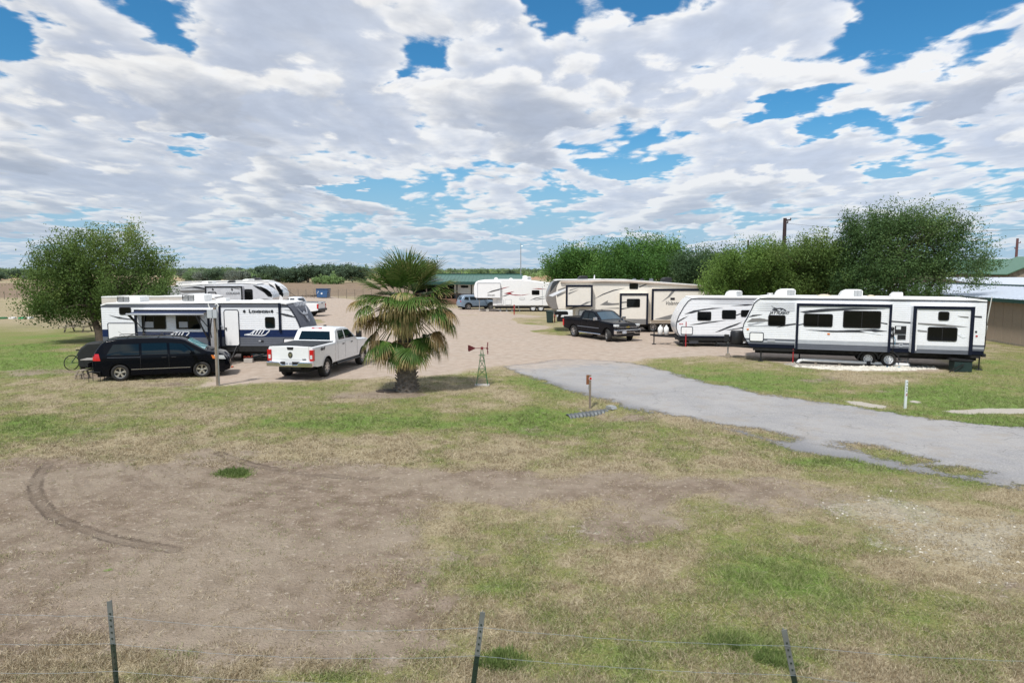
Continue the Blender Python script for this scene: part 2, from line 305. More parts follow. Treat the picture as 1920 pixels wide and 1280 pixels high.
# ------------------------------------------------------------------ materials
def new_mat(name):
    m = bpy.data.materials.new(name); m.use_nodes = True; t = NT(m.node_tree); t.n.clear()
    out = t.new('ShaderNodeOutputMaterial'); b = t.new('ShaderNodeBsdfPrincipled'); t.l.new(b.outputs[0], out.inputs[0])
    return m, t, b
def ground_material():
    m, t, b = new_mat('ground_cover')
    geo = t.new('ShaderNodeNewGeometry'); P = geo.outputs['Position']
    nA = t.noise(P, 9.0, 5, .65); nB = t.noise(P, 28.0, 4, .65); nC = t.noise(P, 2.2, 5, .6); nD = t.noise(P, .35, 4, .55); nE = t.noise(t.vm('MULTIPLY', P, (1, .45, 1)), 60.0, 3, .7)
    A = {k: t.attr(k) for k in ('lot', 'road', 'green', 'bare', 'rock', 'track', 'td', 'tf', 'dark', 'strip', 'field', 'red')}
    dA = t.math('SUBTRACT', nA, .5); dB = t.math('SUBTRACT', nB, .5); dC = t.math('SUBTRACT', nC, .5)
    j = t.math('ADD', t.math('MULTIPLY', dA, 1.1), t.math('MULTIPLY', dB, .7))
    straw = t.mix(t.step(nB, .3, .7), (.24, .19, .11), (.46, .39, .26)); 
    olive = t.mix(t.step(nE, .3, .7), (.13, .145, .04), (.30, .285, .12))
    green = t.mix(t.step(nE, .3, .7), (.075, .135, .02), (.22, .31, .08))
    soil = t.mix(t.step(nC, .32, .68), (.185, .140, .100), (.290, .228, .175)); soil = t.mix(t.step(nB, .57, .70), soil, (.14, .105, .08)); soil = t.mix(t.step(nA, .56, .70), soil, (.48, .41, .335))
    soil = t.mix(t.step(nD, .4, .6), soil, t.mix(.5, soil, (.36, .30, .23)))
    g = t.math('ADD', A['green'], t.math('MULTIPLY', j, .55))
    veg = t.mix(t.step(g, .10, .42), straw, olive); veg = t.mix(t.step(g, .40, .85), veg, green)
    bfac = t.step(t.math('ADD', A['bare'], t.math('MULTIPLY', j, .9)), .20, .55)
    bfac = t.math('MULTIPLY', bfac, t.step(g, .75, 1.0, 1, 0))
    c = t.mix(bfac, veg, soil)
    dead = t.step(t.math('ADD', t.noise(P, 4.0, 5, .7), t.math('MULTIPLY', dC, .4)), .56, .68)
    c = t.mix(t.math('MULTIPLY', dead, .45), c, (.31, .265, .19))
    wob = t.math('ADD', t.math('MULTIPLY', dA, .16), t.math('MULTIPLY', dB, .10))
    d1 = t.math('ADD', A['td'], wob); d2 = t.math('ADD', A['tf'], wob)
    brk = t.step(t.noise(P, 1.1, 4, .6), .36, .56)
    edge = t.math('MULTIPLY', t.step(t.math('ABSOLUTE', t.math('SUBTRACT', d1, .105)), .055, .015), brk)
    fill = t.math('MULTIPLY', t.step(d1, .14, .06), .38)
    fnt = t.math('MULTIPLY', t.math('MULTIPLY', t.step(t.math('ABSOLUTE', t.math('SUBTRACT', d2, .10)), .07, .02), brk), .30)
    trf = t.math('MAXIMUM', t.math('MAXIMUM', edge, fill), fnt)
    c = t.mix(t.math('MULTIPLY', trf, .85), c, t.mix(nA, (.075, .056, .042), (.16, .125, .095)))
    chalk = t.math('MULTIPLY', t.step(t.math('ADD', A['rock'], t.math('MULTIPLY', dA, 2.2)), .42, .85), .55)
    c = t.mix(chalk, c, t.mix(nB, (.36, .32, .25), (.52, .48, .39)))
    # chalky stones lying on the soil
    vor = t.new('ShaderNodeTexVoronoi', feature='F1'); t.put(vor.inputs['Vector'], t.vm('ADD', P, t.vm('SCALE', t.noise(P, 7, 2, .5, out=1), .12))); t.put(vor.inputs['Scale'], 13.0); t.put(vor.inputs['Randomness'], 1.0)
    st = t.math('MULTIPLY', t.step(vor.outputs['Distance'], .38, .30), t.step(t.math('ADD', A['rock'], t.math('MULTIPLY', dC, 1.2)), .45, .62))
    st = t.math('MULTIPLY', st, t.step(nA, .40, .52))
    c = t.mix(st, c, t.mix(nB, (.42, .37, .29), (.56, .51, .43)))
    # gravel lot
    gv = t.new('ShaderNodeTexVoronoi', feature='F1'); t.put(gv.inputs['Vector'], P); t.put(gv.inputs['Scale'], 17.0)
    grav = t.mix(t.step(nC, .3, .7), (.365, .295, .235), (.465, .39, .325)); grav = t.mix(t.math('MULTIPLY', gv.outputs['Color'], .22), grav, (.28, .22, .18)); grav = t.mix(t.step(nD, .38, .62), t.mix(.25, grav, (.43, .33, .26)), grav)
    grav = t.mix(t.step(t.noise(P, 3.1, 6, .7), .60, .72), grav, (.37, .295, .24))
    lf = t.step(t.math('ADD', A['lot'], t.math('MULTIPLY', j, 1.6)), -.35, .35)
    c = t.mix(lf, c, grav)
    lime = t.step(A['rock'], 1.05, 1.3)
    c = t.mix(lime, c, t.mix(t.step(gv.outputs['Distance'], .2, .5), (.66, .62, .55), (.34, .31, .27)))
    # chip seal road
    asp = t.mix(t.step(nB, .3, .7), (.24, .233, .23), (.375, .367, .36)); asp = t.mix(t.step(nC, .35, .65), t.mix(.4, asp, (.25, .25, .265)), asp); asp = t.mix(t.step(nD, .35, .65), t.mix(.35, asp, (.42, .40, .38)), asp)
    cr = t.new('ShaderNodeTexVoronoi', feature='DISTANCE_TO_EDGE'); t.put(cr.inputs['Vector'], t.vm('ADD', P, t.vm('SCALE', t.noise(P, 1.5, 4, .6, out=1), .9))); t.put(cr.inputs['Scale'], .75)
    crk = t.math('MULTIPLY', t.step(cr.outputs['Distance'], .022, .006), t.step(t.noise(P, .5, 2), .47, .58))
    asp = t.mix(t.math('MULTIPLY', crk, .35), asp, (.12, .115, .11))
    asp = t.mix(t.math('MULTIPLY', A['dark'], .7), asp, t.mix(nB, (.10, .105, .12), (.22, .225, .235)))
    dust = t.math('MULTIPLY', t.step(t.math('ADD', A['lot'], t.math('ADD', t.math('MULTIPLY', dC, 3.5), t.math('MULTIPLY', dA, 1.5))), -1.6, .2), .6)
    asp = t.mix(dust, asp, grav)
    asp = t.mix(t.math('MULTIPLY', t.step(t.noise(t.vm('MULTIPLY', P, (1, 1, 1)), .9, 5, .65), .50, .66), .35), asp, (.30, .26, .21))
    asp = t.mix(t.math('MULTIPLY', t.step(t.math('ADD', A['road'], t.math('MULTIPLY', dA, .9)), .42, .0), .65), asp, t.mix(nB, (.13, .13, .14), (.27, .26, .25)))
    rf = t.step(t.math('ADD', A['road'], t.math('MULTIPLY', j, 1.1)), -.06, .10)
    c = t.mix(rf, c, asp)
    c = t.mix(t.step(t.math('ADD', A['strip'], t.math('MULTIPLY', j, .3)), -.03, .05), c, t.mix(nB, (.40, .36, .31), (.52, .48, .42)))
    # ploughed field and the far country
    furrow = t.new('ShaderNodeTexWave', wave_type='BANDS', bands_direction='Y'); t.put(furrow.inputs['Vector'], P); t.put(furrow.inputs['Scale'], .22); t.put(furrow.inputs['Distortion'], 1.5)
    fcol = t.mix(t.step(nD, .3, .7), (.17, .122, .085), (.24, .175, .122)); fcol = t.mix(t.math('MULTIPLY', furrow.outputs[0], .35), fcol, (.33, .255, .175))
    c = t.mix(A['field'], c, fcol)
    c = t.mix(A['red'], c, (.40, .24, .15))
    t.put(b.inputs['Base Color'], c); b.inputs['Roughness'].default_value = .95; b.inputs['Specular IOR Level'].default_value = .15
    hb = t.math('ADD', t.math('MULTIPLY', nA, .6), t.math('MULTIPLY', nB, .4)); hb = t.math('MULTIPLY', hb, t.mixf(t.math('MAXIMUM', rf, t.math('MULTIPLY', lf, .5)), 1.0, .25))
    hb = t.math('ADD', hb, t.math('MULTIPLY', st, .5))
    bp = t.new('ShaderNodeBump'); bp.inputs['Strength'].default_value = .9; bp.inputs['Distance'].default_value = .10; t.put(bp.inputs['Height'], hb); t.l.new(bp.outputs[0], b.inputs['Normal'])
    return m
M_GROUND = ground_material()
gverts = np.stack([gxf, gyf, gz], -1)
ground = np_mesh('ground', gverts, quads, M_GROUND, FLD); ground['kind'] = 'structure'
def sub_sheet(name, sel):
    fs = quads[sel]; u, invx = np.unique(fs.ravel(), return_inverse=True)
    vv = gverts[u].copy(); vv[:, 2] += .004
    o = np_mesh(name, vv, invx.reshape(-1, 4), M_GROUND, {k: v[u] for k, v in FLD.items()}); o['kind'] = 'structure'; return o
fc = lambda k: FLD[k][quads].mean(1)
sel_road = fc('road') > 0
sub_sheet('road', sel_road)
sub_sheet('gravel_lot', (fc('lot') > 0) & ~sel_road)
sub_sheet('ploughed_field', (fc('field') > .5))
sub_sheet('concrete_path', fc('strip') > 0)
def gh(x, y): return float(hill(np.array([x], float), np.array([y], float))[0])
def on(p): return Vector((p[0], p[1], gh(p[0], p[1])))
# ------------------------------------------------------------------ plain materials
_mc = {}
def pm(name, col, rough=.5, metal=0.0, var=.08, scale=3.0, bump=0.0, spec=.5, coat=0.0, dirt=0.0, trans=0.0, bscale=30.0):
    if name in _mc: return _mc[name]
    m, t, b = new_mat(name); _mc[name] = m
    tcn = t.new('ShaderNodeTexCoord'); P = tcn.outputs['Object']
    n = t.noise(P, scale, 4, .6)
    k = t.step(n, .25, .75, 1 - var, 1 + var, False)
    c = t.vm('SCALE', tuple(col), k)
    if dirt:
        z = t.sep(P)[2]
        n2 = t.noise(t.vm('MULTIPLY', P, (2.5, 2.5, .5)), 2.0, 4, .65)
        f = t.math('MULTIPLY', t.step(n2, .45, .75), dirt)
        c = t.mix(f, c, (.30, .25, .20))
    t.put(b.inputs['Base Color'], c)
    b.inputs['Roughness'].default_value = rough; b.inputs['Metallic'].default_value = metal; b.inputs['Specular IOR Level'].default_value = spec
    b.inputs['Coat Weight'].default_value = coat; b.inputs['Coat Roughness'].default_value = .04
    if trans: b.inputs['Transmission Weight'].default_value = trans
    if rough > .15:
        t.put(b.inputs['Roughness'], t.step(t.noise(P, scale * 2.3, 3, .6), .3, .7, rough * .85, min(1, rough * 1.15), False))
    if bump:
        bp = t.new('ShaderNodeBump'); bp.inputs['Strength'].default_value = .6; bp.inputs['Distance'].default_value = bump
        t.put(bp.inputs['Height'], t.noise(P, bscale, 4, .6)); t.l.new(bp.outputs[0], b.inputs['Normal'])
    return m
WHITE = pm('white_siding', (.80, .81, .83), .38, dirt=.05, var=.03)
WHITE2 = pm('white_gelcoat', (.80, .80, .80), .25, dirt=.06, var=.03)
ROOFW = pm('white_roof_membrane', (.80, .80, .79), .6, dirt=.10, var=.05)
CREAM = pm('cream_gelcoat', (.76, .71, .63), .30, dirt=.05, var=.03)
CREAMD = pm('cream_awning_cover', (.52, .44, .37), .5)
NAVY = pm('navy_siding', (.012, .026, .085), .38, spec=.25)
GREYS = pm('grey_siding', (.12, .13, .155), .40)
GREYL = pm('light_grey_siding', (.42, .44, .47), .40)
GREYCAP = pm('charcoal_cap', (.085, .09, .11), .30)
GREYC2 = pm('taupe_cap', (.20, .185, .17), .30)
BLACK = pm('black_plastic', (.012, .012, .014), .45)
BLACKM = pm('black_metal', (.014, .014, .016), .40)
TRIM = pm('dark_slide_trim', (.007, .010, .022), .35, spec=.2)
RUBBER = pm('tyre_rubber', (.022, .021, .020), .85, var=.2)
DARKV = pm('dark_underside', (.010, .010, .010), .9)
GLASS = pm('tinted_glass', (.003, .004, .004), .05, spec=.22)
GLASSC = pm('car_glass', (.004, .010, .013), .03, spec=.45)
GLASSB = pm('windscreen_glass', (.015, .05, .075), .03, spec=.9, coat=.5)
SHADE = pm('teal_sunshade_glass', (.16, .42, .45), .05, spec=.6, coat=.5, var=.3, scale=2.0)
CHROME = pm('chrome', (.72, .72, .74), .16, 1.0)
ALLOY = pm('alloy', (.62, .62, .63), .28, .9)
STEELW = pm('white_steel_wheel', (.72, .73, .74), .35)
PBLACK = pm('black_car_paint', (.002, .003, .006), .12, spec=.14, coat=.06, var=.02)
PWHITE = pm('white_car_paint', (.78, .79, .80), .25, coat=.6, var=.02)
PBLUE = pm('blue_grey_car_paint', (.20, .27, .35), .25, .3, coat=.8, var=.02)
RED = pm('red_lens', (.50, .008, .012), .15, coat=.6)
REDM = pm('red_lens_dark', (.30, .01, .015), .2, coat=.6)
AMBER = pm('amber_lens', (.70, .20, .04), .2)
LENS = pm('headlight_lens', (.62, .64, .64), .08, coat=.8)
PLATE = pm('licence_plate', (.66, .68, .70), .4)
PLATET = pm('plate_ink', (.05, .07, .20), .5)
GRAPHD = pm('dark_graphic', (.035, .037, .045), .35)
GRAPHG = pm('grey_graphic', (.19, .185, .18), .35)
GRAPHL = pm('pale_grey_paint', (.38, .39, .42), .35)
GRAPHR = pm('red_graphic', (.26, .012, .022), .35)
GRAPHW = pm('white_graphic', (.75, .77, .80), .35)
ACW = pm('white_ac_shroud', (.80, .80, .78), .35)
GRILLG = pm('grey_grill', (.30, .31, .32), .5)
DKGREEN = pm('dark_green_metal', (.012, .055, .048), .45, dirt=.05)
GREENROOF = pm('green_metal_roof', (.075, .165, .105), .40, var=.08)
TEALROOF = pm('teal_metal_roof', (.04, .125, .09), .40, var=.08)
PALEROOF = pm('galvanised_roof', (.56, .60, .66), .42, .15, var=.08)
TAN = pm('tan_wall', (.33, .26, .20), .8, var=.05, bump=.004)
STONE = pm('tan_stone', (.25, .21, .16), .9, var=.45, scale=1.6, bump=.03)
WOOD = pm('weathered_wood', (.26, .22, .17), .9, var=.25, scale=6, bump=.004)
WOODB = pm('brown_wood', (.22, .085, .035), .75, var=.2)
POLEW = pm('grey_wood_pole', (.22, .18, .14), .9, var=.25, scale=4, bump=.004)
GALV = pm('galvanised_steel', (.42, .44, .46), .38, .75, var=.15)
PAINTB = pm('dumpster_blue', (.022, .085, .21), .5, dirt=.12, var=.15)
REDP = pm('red_paint', (.36, .018, .022), .5, var=.15)
MAROON = pm('maroon_paint', (.20, .028, .035), .5, var=.15)
GREENP = pm('green_paint', (.025, .14, .045), .5, var=.15)
CONC = pm('concrete', (.42, .39, .35), .9, var=.15, bump=.004)
PVC = pm('white_pvc', (.78, .78, .76), .4, dirt=.08)
BLUEH = pm('blue_hose', (.02, .22, .38), .5)
BIN = pm('green_black_bin', (.012, .030, .028), .5)
BARK = pm('bark', (.085, .065, .048), .95, var=.3, scale=9, bump=.02, bscale=14)
BARKG = pm('grey_bark', (.14, .125, .105), .95, var=.3, scale=9, bump=.02, bscale=14)
METER = pm('grey_meter_box', (.42, .45, .48), .5)
ORANGE = pm('orange_plastic', (.60, .12, .05), .6)
TARP = pm('black_tarp', (.010, .012, .012), .6, bump=.02, bscale=3)
BRIGHTG = pm('bright_green_paint', (.02, .30, .12), .5)

# ------------------------------------------------------------------ mesh builder
def tag(o, label=None, cat=None, group=None, kind=None):
    if label: o['label'] = label
    if cat: o['category'] = cat
    if group: o['group'] = group
    if kind: o['kind'] = kind
    return o
def empty(name, loc, rz=0.0, label=None, cat=None, group=None):
    o = bpy.data.objects.new(name, None); COL.objects.link(o); o.location = loc; o.rotation_euler = (0, 0, rz)
    o.empty_display_size = .2
    return tag(o, label, cat, group)
class MB:
    def __init__(s): s.v = []; s.f = []; s.m = []
    def add(s, vs, fs, mi=0):
        n = len(s.v); s.v += [tuple(v) for v in vs]; s.f += [tuple(i + n for i in f) for f in fs]; s.m += [mi] * len(fs)
    def box(s, x0, x1, y0, y1, z0, z1, mi=0):
        s.add([(x0, y0, z0), (x1, y0, z0), (x1, y1, z0), (x0, y1, z0), (x0, y0, z1), (x1, y0, z1), (x1, y1, z1), (x0, y1, z1)],
              [(0, 3, 2, 1), (4, 5, 6, 7), (0, 1, 5, 4), (1, 2, 6, 5), (2, 3, 7, 6), (3, 0, 4, 7)], mi); return s
    def prism(s, poly, y0, y1, mi=0, axis='y'):
        """polygon in (x,z) extruded from y0 to y1 (axis y); axis x: polygon in (y,z); axis z: polygon in (x,y)"""
        n = len(poly); mk = {'y': lambda p, t: (p[0], t, p[1]), 'x': lambda p, t: (t, p[0], p[1]), 'z': lambda p, t: (p[0], p[1], t)}[axis]
        vs = [mk(p, y0) for p in poly] + [mk(p, y1) for p in poly]
        s.add(vs, [tuple(range(n)), tuple(range(2 * n - 1, n - 1, -1))] + [(i, i + n, (i + 1) % n + n, (i + 1) % n) for i in range(n)], mi); return s
    def ring(s, outer, inner, y0, y1, mi=0):
        n = len(outer); vs = [(p[0], y0, p[1]) for p in outer] + [(p[0], y0, p[1]) for p in inner] + [(p[0], y1, p[1]) for p in outer] + [(p[0], y1, p[1]) for p in inner]
        fs = []
        for i in range(n):
            j = (i + 1) % n
            fs += [(i, j, j + n, i + n), (i + 2 * n, i, i + n, i + 3 * n) if False else (i, i + 2 * n, j + 2 * n, j), (i + n, j + n, j + 3 * n, i + 3 * n), (i + 2 * n, i + 3 * n, j + 3 * n, j + 2 * n)]
        s.add(vs, fs, mi); return s
    def tube(s, pts, r, seg=8, mi=0, cap=True):
        pts = [Vector(p) for p in pts]; n = len(pts); rings = []
        rr = r if isinstance(r, (list, tuple)) else [r] * n
        up = None; base = len(s.v)
        for i, p in enumerate(pts):
            d = (pts[min(i + 1, n - 1)] - pts[max(i - 1, 0)]).normalized()
            if up is None:
                up = Vector((0, 0, 1)) if abs(d.z) < .9 else Vector((1, 0, 0))
            a = d.cross(up).normalized(); bq = a.cross(d).normalized(); up = bq
            for k in range(seg):
                t = 2 * math.pi * k / seg; s.v.append(tuple(p + (a * math.cos(t) + bq * math.sin(t)) * rr[i]))
        for i in range(n - 1):
            for k in range(seg):
                a0 = base + i * seg + k; a1 = base + i * seg + (k + 1) % seg
                s.f.append((a0, a1, a1 + seg, a0 + seg)); s.m.append(mi)
        if cap:
            s.f.append(tuple(base + k for k in range(seg - 1, -1, -1))); s.m.append(mi)
            s.f.append(tuple(base + (n - 1) * seg + k for k in range(seg))); s.m.append(mi)
        return s
    def bar(s, p0, p1, w_, h_, mi=0):
        p0, p1 = Vector(p0), Vector(p1); d = (p1 - p0).normalized(); up = Vector((0, 0, 1)) if abs(d.z) < .95 else Vector((0, 1, 0))
        a = d.cross(up).normalized() * w_ / 2; b = a.cross(d).normalized() * h_ / 2
        vs = [p + a * i + b * j for p in (p0, p1) for i, j in ((-1, -1), (1, -1), (1, 1), (-1, 1))]
        s.add(vs, [(0, 1, 2, 3), (7, 6, 5, 4), (0, 4, 5, 1), (1, 5, 6, 2), (2, 6, 7, 3), (3, 7, 4, 0)], mi); return s
    def lathe(s, prof, seg=24, axis='y', c=(0, 0, 0), mi=0):
        """prof list of (radius, along axis)"""
        base = len(s.v); n = len(prof)
        for (r, a) in prof:
            for k in range(seg):
                t = 2 * math.pi * k / seg; x, z = r * math.cos(t), r * math.sin(t)
                p = (x, a, z) if axis == 'y' else ((x, z, a) if axis == 'z' else (a, x, z))
                s.v.append((p[0] + c[0], p[1] + c[1], p[2] + c[2]))
        for i in range(n - 1):
            for k in range(seg):
                a0 = base + i * seg + k; a1 = base + i * seg + (k + 1) % seg
                s.f.append((a0, a1, a1 + seg, a0 + seg)); s.m.append(mi)
        return s
    def build(s, name, mats, parent=None, smooth=False, bevel=0.0, fix=True, auto=None):
        me = bpy.data.meshes.new(name); me.from_pydata(s.v, [], s.f)
        for m in (mats if isinstance(mats, (list, tuple)) else [mats]): me.materials.append(m)
        me.polygons.foreach_set('material_index', s.m)
        if fix:
            bm = bmesh.new(); bm.from_mesh(me); bmesh.ops.remove_doubles(bm, verts=bm.verts, dist=1e-5); bmesh.ops.recalc_face_normals(bm, faces=bm.faces)
            bm.to_mesh(me); bm.free()
        if smooth: me.polygons.foreach_set('use_smooth', [True] * len(me.polygons))
        if auto is not None:
            me.polygons.foreach_set('use_smooth', [True] * len(me.polygons)); me.set_sharp_from_angle(angle=R(auto))
        me.update()
        o = bpy.data.objects.new(name, me); COL.objects.link(o)
        if parent: o.parent = parent
        if bevel:
            b = o.modifiers.new('bevel', 'BEVEL'); b.width = bevel; b.segments = 2; b.limit_method = 'ANGLE'; b.angle_limit = R(35)
        return o
def rrect(x0, x1, z0, z1, r, seg=4):
    r = min(r, (x1 - x0) / 2 - 1e-4, (z1 - z0) / 2 - 1e-4); out = []
    for (cx, cz, a0) in ((x1 - r, z1 - r, 0), (x0 + r, z1 - r, 90), (x0 + r, z0 + r, 180), (x1 - r, z0 + r, 270)):
        for k in range(seg + 1):
            a = R(a0 + 90 * k / seg); out.append((cx + r * math.cos(a), cz + r * math.sin(a)))
    return out
def text_mesh(name, body, size, mat, parent, loc, rot=(math.pi / 2, 0, 0), shear=0.0, squash=1.0, depth=.004, bold=0.0, align='LEFT'):
    cu = bpy.data.curves.new(name, 'FONT'); cu.body = body; cu.size = size; cu.extrude = depth; cu.shear = shear; cu.offset = bold; cu.align_x = align
    cu.resolution_u = 3
    to = bpy.data.objects.new(name, cu); COL.objects.link(to)
    dg = bpy.context.evaluated_depsgraph_get(); dg.update()
    me = bpy.data.meshes.new_from_object(to.evaluated_get(dg)); bpy.data.objects.remove(to)
    me.materials.clear(); me.materials.append(mat); me.name = name
    o = bpy.data.objects.new(name, me); COL.objects.link(o); o.location = loc; o.rotation_euler = rot; o.scale = (squash, 1, 1)
    if parent: o.parent = parent
    return o
def wheel(parent, x, y, r, wd, side=-1, style='alloy', rimr=None, steer=0.0, spokes=5, rimmat=None):
    """axis along y; side -1: outer face towards -y"""
    rimr = rimr or r * .64; h = wd / 2
    m = MB(); m.lathe([(rimr * .98, -h * .80), (rimr * 1.03, -h * .98), (r * .90, -h), (r * .975, -h * .84), (r, -h * .6), (r, h * .6), (r * .975, h * .84), (r * .9, h), (rimr * 1.02, h * .95), (rimr * .9, h * .5)], 32)
    o = m.build('wheel', RUBBER, parent, smooth=True, fix=True); o.location = (x, y, r); o.rotation_euler = (0, 0, steer)
    q = MB(); q.lathe([(rimr * 1.0, side * h * .84), (rimr * .93, side * h * .80), (rimr * .88, side * h * .3), (rimr * .86, -side * h * .2)], 28)
    q.lathe([(rimr * .86, -side * h * .1), (.001, -side * h * .1)], 24, mi=1)
    rm = rimmat or ALLOY
    if style == 'steel':
        q.lathe([(rimr * .90, side * h * .35), (rimr * .55, side * h * .62), (rimr * .30, side * h * .60), (.001, side * h * .62)], 24)
        for k in range(8):
            a = 2 * math.pi * k / 8; q.lathe([(.001, side * h * .70), (rimr * .10, side * h * .70), (rimr * .10, side * h * .3)], 8, c=(math.cos(a) * rimr * .68, 0, math.sin(a) * rimr * .68), mi=1)
        q.lathe([(rimr * .2, side * h * .6), (rimr * .17, side * h * .9), (.001, side * h * .92)], 12)
    else:
        for k in range(spokes):
            a = 2 * math.pi * k / spokes + .3
            for off in ((-.09, .09) if style == 'split' else (0,)):
                a2 = a + off
                p0 = (math.cos(a) * rimr * .14, side * h * .62, math.sin(a) * rimr * .14); p1 = (math.cos(a2 + off * .7) * rimr * .93, side * h * .74, math.sin(a2 + off * .7) * rimr * .93)
                wds = rimr * (.11 if style == 'split' else .22)
                q.bar(p0, p1, wds, h * .35)
        q.lathe([(rimr * .22, side * h * .5), (rimr * .22, side * h * .82), (.001, side * h * .86)], 14)
    q.build('rim', [rm, BLACKM], o, auto=40)
    return o

# ------------------------------------------------------------------ trailer frame: near side plane through two ground points
class Side:
    """local x along the near side (left to right), y away from the camera, z up"""
    def __init__(s, px0, Y0, px1, Y1, name, label, cat='trailer', group=None):
        s.P0 = Vector(((px0 - 960) / F * (Y0 * CP + CAMH * SP), Y0, 0)); s.P1 = Vector(((px1 - 960) / F * (Y1 * CP + CAMH * SP), Y1, 0))
        s.d = (s.P1 - s.P0); s.L = s.d.length; s.d.normalize(); s.n = Vector((-s.d.y, s.d.x, 0))   # away
        s.rz = math.atan2(s.d.y, s.d.x)
        s.root = empty(name, s.P0, s.rz, label, cat, group)
    def q(s, px, py, off=0.0):
        """pixel -> (u, z) on the near plane moved off metres towards the camera"""
        r_ = ray(px, py); o = Vector((0, 0, CAMH)) - (s.P0 - s.n * off)
        t = -o.dot(s.n) / r_.dot(s.n); p = o + r_ * t
        return (p.dot(s.d), p.z)
    def ql(s, L, off=0.0): return [s.q(a, b, off) for a, b in L]
    def rect(s, x0, y0, x1, y1, off=0.0):
        a = s.q(x0, (y0 + y1) / 2, off)[0]; b = s.q(x1, (y0 + y1) / 2, off)[0]; xm = (x0 + x1) / 2
        return a, b, s.q(xm, y1, off)[1], s.q(xm, y0, off)[1]
    def window(s, x0, y0, x1, y1, off=0.0, parent=None, split=False, r=.09):
        a, b, c, d = s.rect(x0, y0, x1, y1, off); yb = -off
        par = parent or s.root
        fr = MB(); fr.ring(rrect(a, b, c, d, r), rrect(a + .035, b - .035, c + .035, d - .035, r * .75), yb - .022, yb + .01, 0)
        if parent is not None:
            fr.prism(rrect(a + .03, b - .03, c + .03, d - .03, r * .75), yb - .010, yb + .01, 1)
            if split: fr.box((a + b) / 2 - .012, (a + b) / 2 + .012, yb - .018, yb - .011, c + .04, d - .04, 0)
            return fr.build('window', [BLACKM, GLASS], par)
        o = fr.build('window', BLACKM, par)
        g = MB(); g.prism(rrect(a + .03, b - .03, c + .03, d - .03, r * .75), yb - .010, yb + .01); g.build('pane', GLASS, o)
        return o
    def hatch(s, x0, y0, x1, y1, off=0.0, name='compartment_door', mat=None, r=.08, trim=None, w_=.035, parent=None, handle=False):
        a, b, c, d = s.rect(x0, y0, x1, y1, off); yb = -off
        fr = MB(); fr.ring(rrect(a, b, c, d, r), rrect(a + w_, b - w_, c + w_, d - w_, r * .7), yb - .026, yb + .01)
        o = fr.build(name, trim or TRIM, parent or s.root)
        g = MB(); g.prism(rrect(a + w_ * .9, b - w_ * .9, c + w_ * .9, d - w_ * .9, r * .7), yb - .018, yb + .01)
        if handle: g.box(a + .07, a + .13, yb - .06, yb - .018, (c + d) / 2 - .10, (c + d) / 2 + .02, 1)
        g.build('door_panel', [mat or WHITE2, BLACK], o)
        return o
    def decal(s, L, mat, off=0.0, name='graphic_or_rib_shade', parent=None, th=.004, k=0):
        P = s.ql(L, off); m = MB(); m.prism(P, -off - .004 - th - k * .003, -off - .003 - k * .003); return m.build(name, mat, parent or s.root)

def siding(mb, zs_lo, zs_hi, xl, xr, y, zone, period=.09, amp=.022, groove=None):
    """lapped ribs: rows between zs_lo and zs_hi; xl(z), xr(z); zone(z)->material index"""
    z = zs_lo
    while z < zs_hi - 1e-6:
        seq = [(z, 0), (z + period * .64, 0), (z + period * .84, amp), (z + period, 0)]
        seq = [(min(a, zs_hi), b) for a, b in seq]
        for (za, ya), (zb, yb) in zip(seq[:-1], seq[1:]):
            if zb - za < 1e-5: continue
            mb.add([(xl(za), y + ya, za), (xr(za), y + ya, za), (xr(zb), y + yb, zb), (xl(zb), y + yb, zb)], [(0, 1, 2, 3)], zone((z + min(z + period, zs_hi)) / 2))
        z += period
def ipl(L):
    """list of (u, z) -> function u(z)"""
    L = sorted(L, key=lambda p: p[1]); zz = [p[1] for p in L]; uu = [p[0] for p in L]
    return lambda z: float(np.interp(z, zz, uu))
def ribbed_body(S, left, right, zt, W, zones, mats, cap_mats=(0, 0, 0), fm=None, name='body'):
    """left/right: edge outlines (u,z) from bottom to top; zones: [(z_top, material index)...]"""
    fl, fr_ = ipl(left), ipl(right); z0 = max(min(p[1] for p in left), min(p[1] for p in right)); z0 = min(p[1] for p in left)
    zone = lambda z: next((m for t_, m in zones if z < t_), zones[-1][1])
    mb = MB(); siding(mb, z0, zt, fl, fr_, 0.0, zone)
    # far side flat, bottom, ends
    Z = sorted(set([z0, zt] + [p[1] for p in left + right if z0 < p[1] < zt]))
    for a, b in zip(Z[:-1], Z[1:]):
        mb.add([(fl(a), W, a), (fr_(a), W, a), (fr_(b), W, b), (fl(b), W, b)], [(3, 2, 1, 0)], zone((a + b) / 2))
        mb.add([(fl(a), 0, a), (fl(b), 0, b), (fl(b), W, b), (fl(a), W, a)], [(0, 1, 2, 3)], cap_mats[0])
        mb.add([(fr_(a), 0, a), (fr_(b), 0, b), (fr_(b), W, b), (fr_(a), W, a)], [(3, 2, 1, 0)], cap_mats[1])
    mb.add([(fl(z0), 0, z0), (fr_(z0), 0, z0), (fr_(z0), W, z0), (fl(z0), W, z0)], [(3, 2, 1, 0)], cap_mats[2])
    mb.add([(fl(zt), 0, zt), (fr_(zt), 0, zt), (fr_(zt), W, zt), (fl(zt), W, zt)], [(0, 1, 2, 3)], cap_mats[2])
    return mb.build(name, mats, S.root, fix=False)
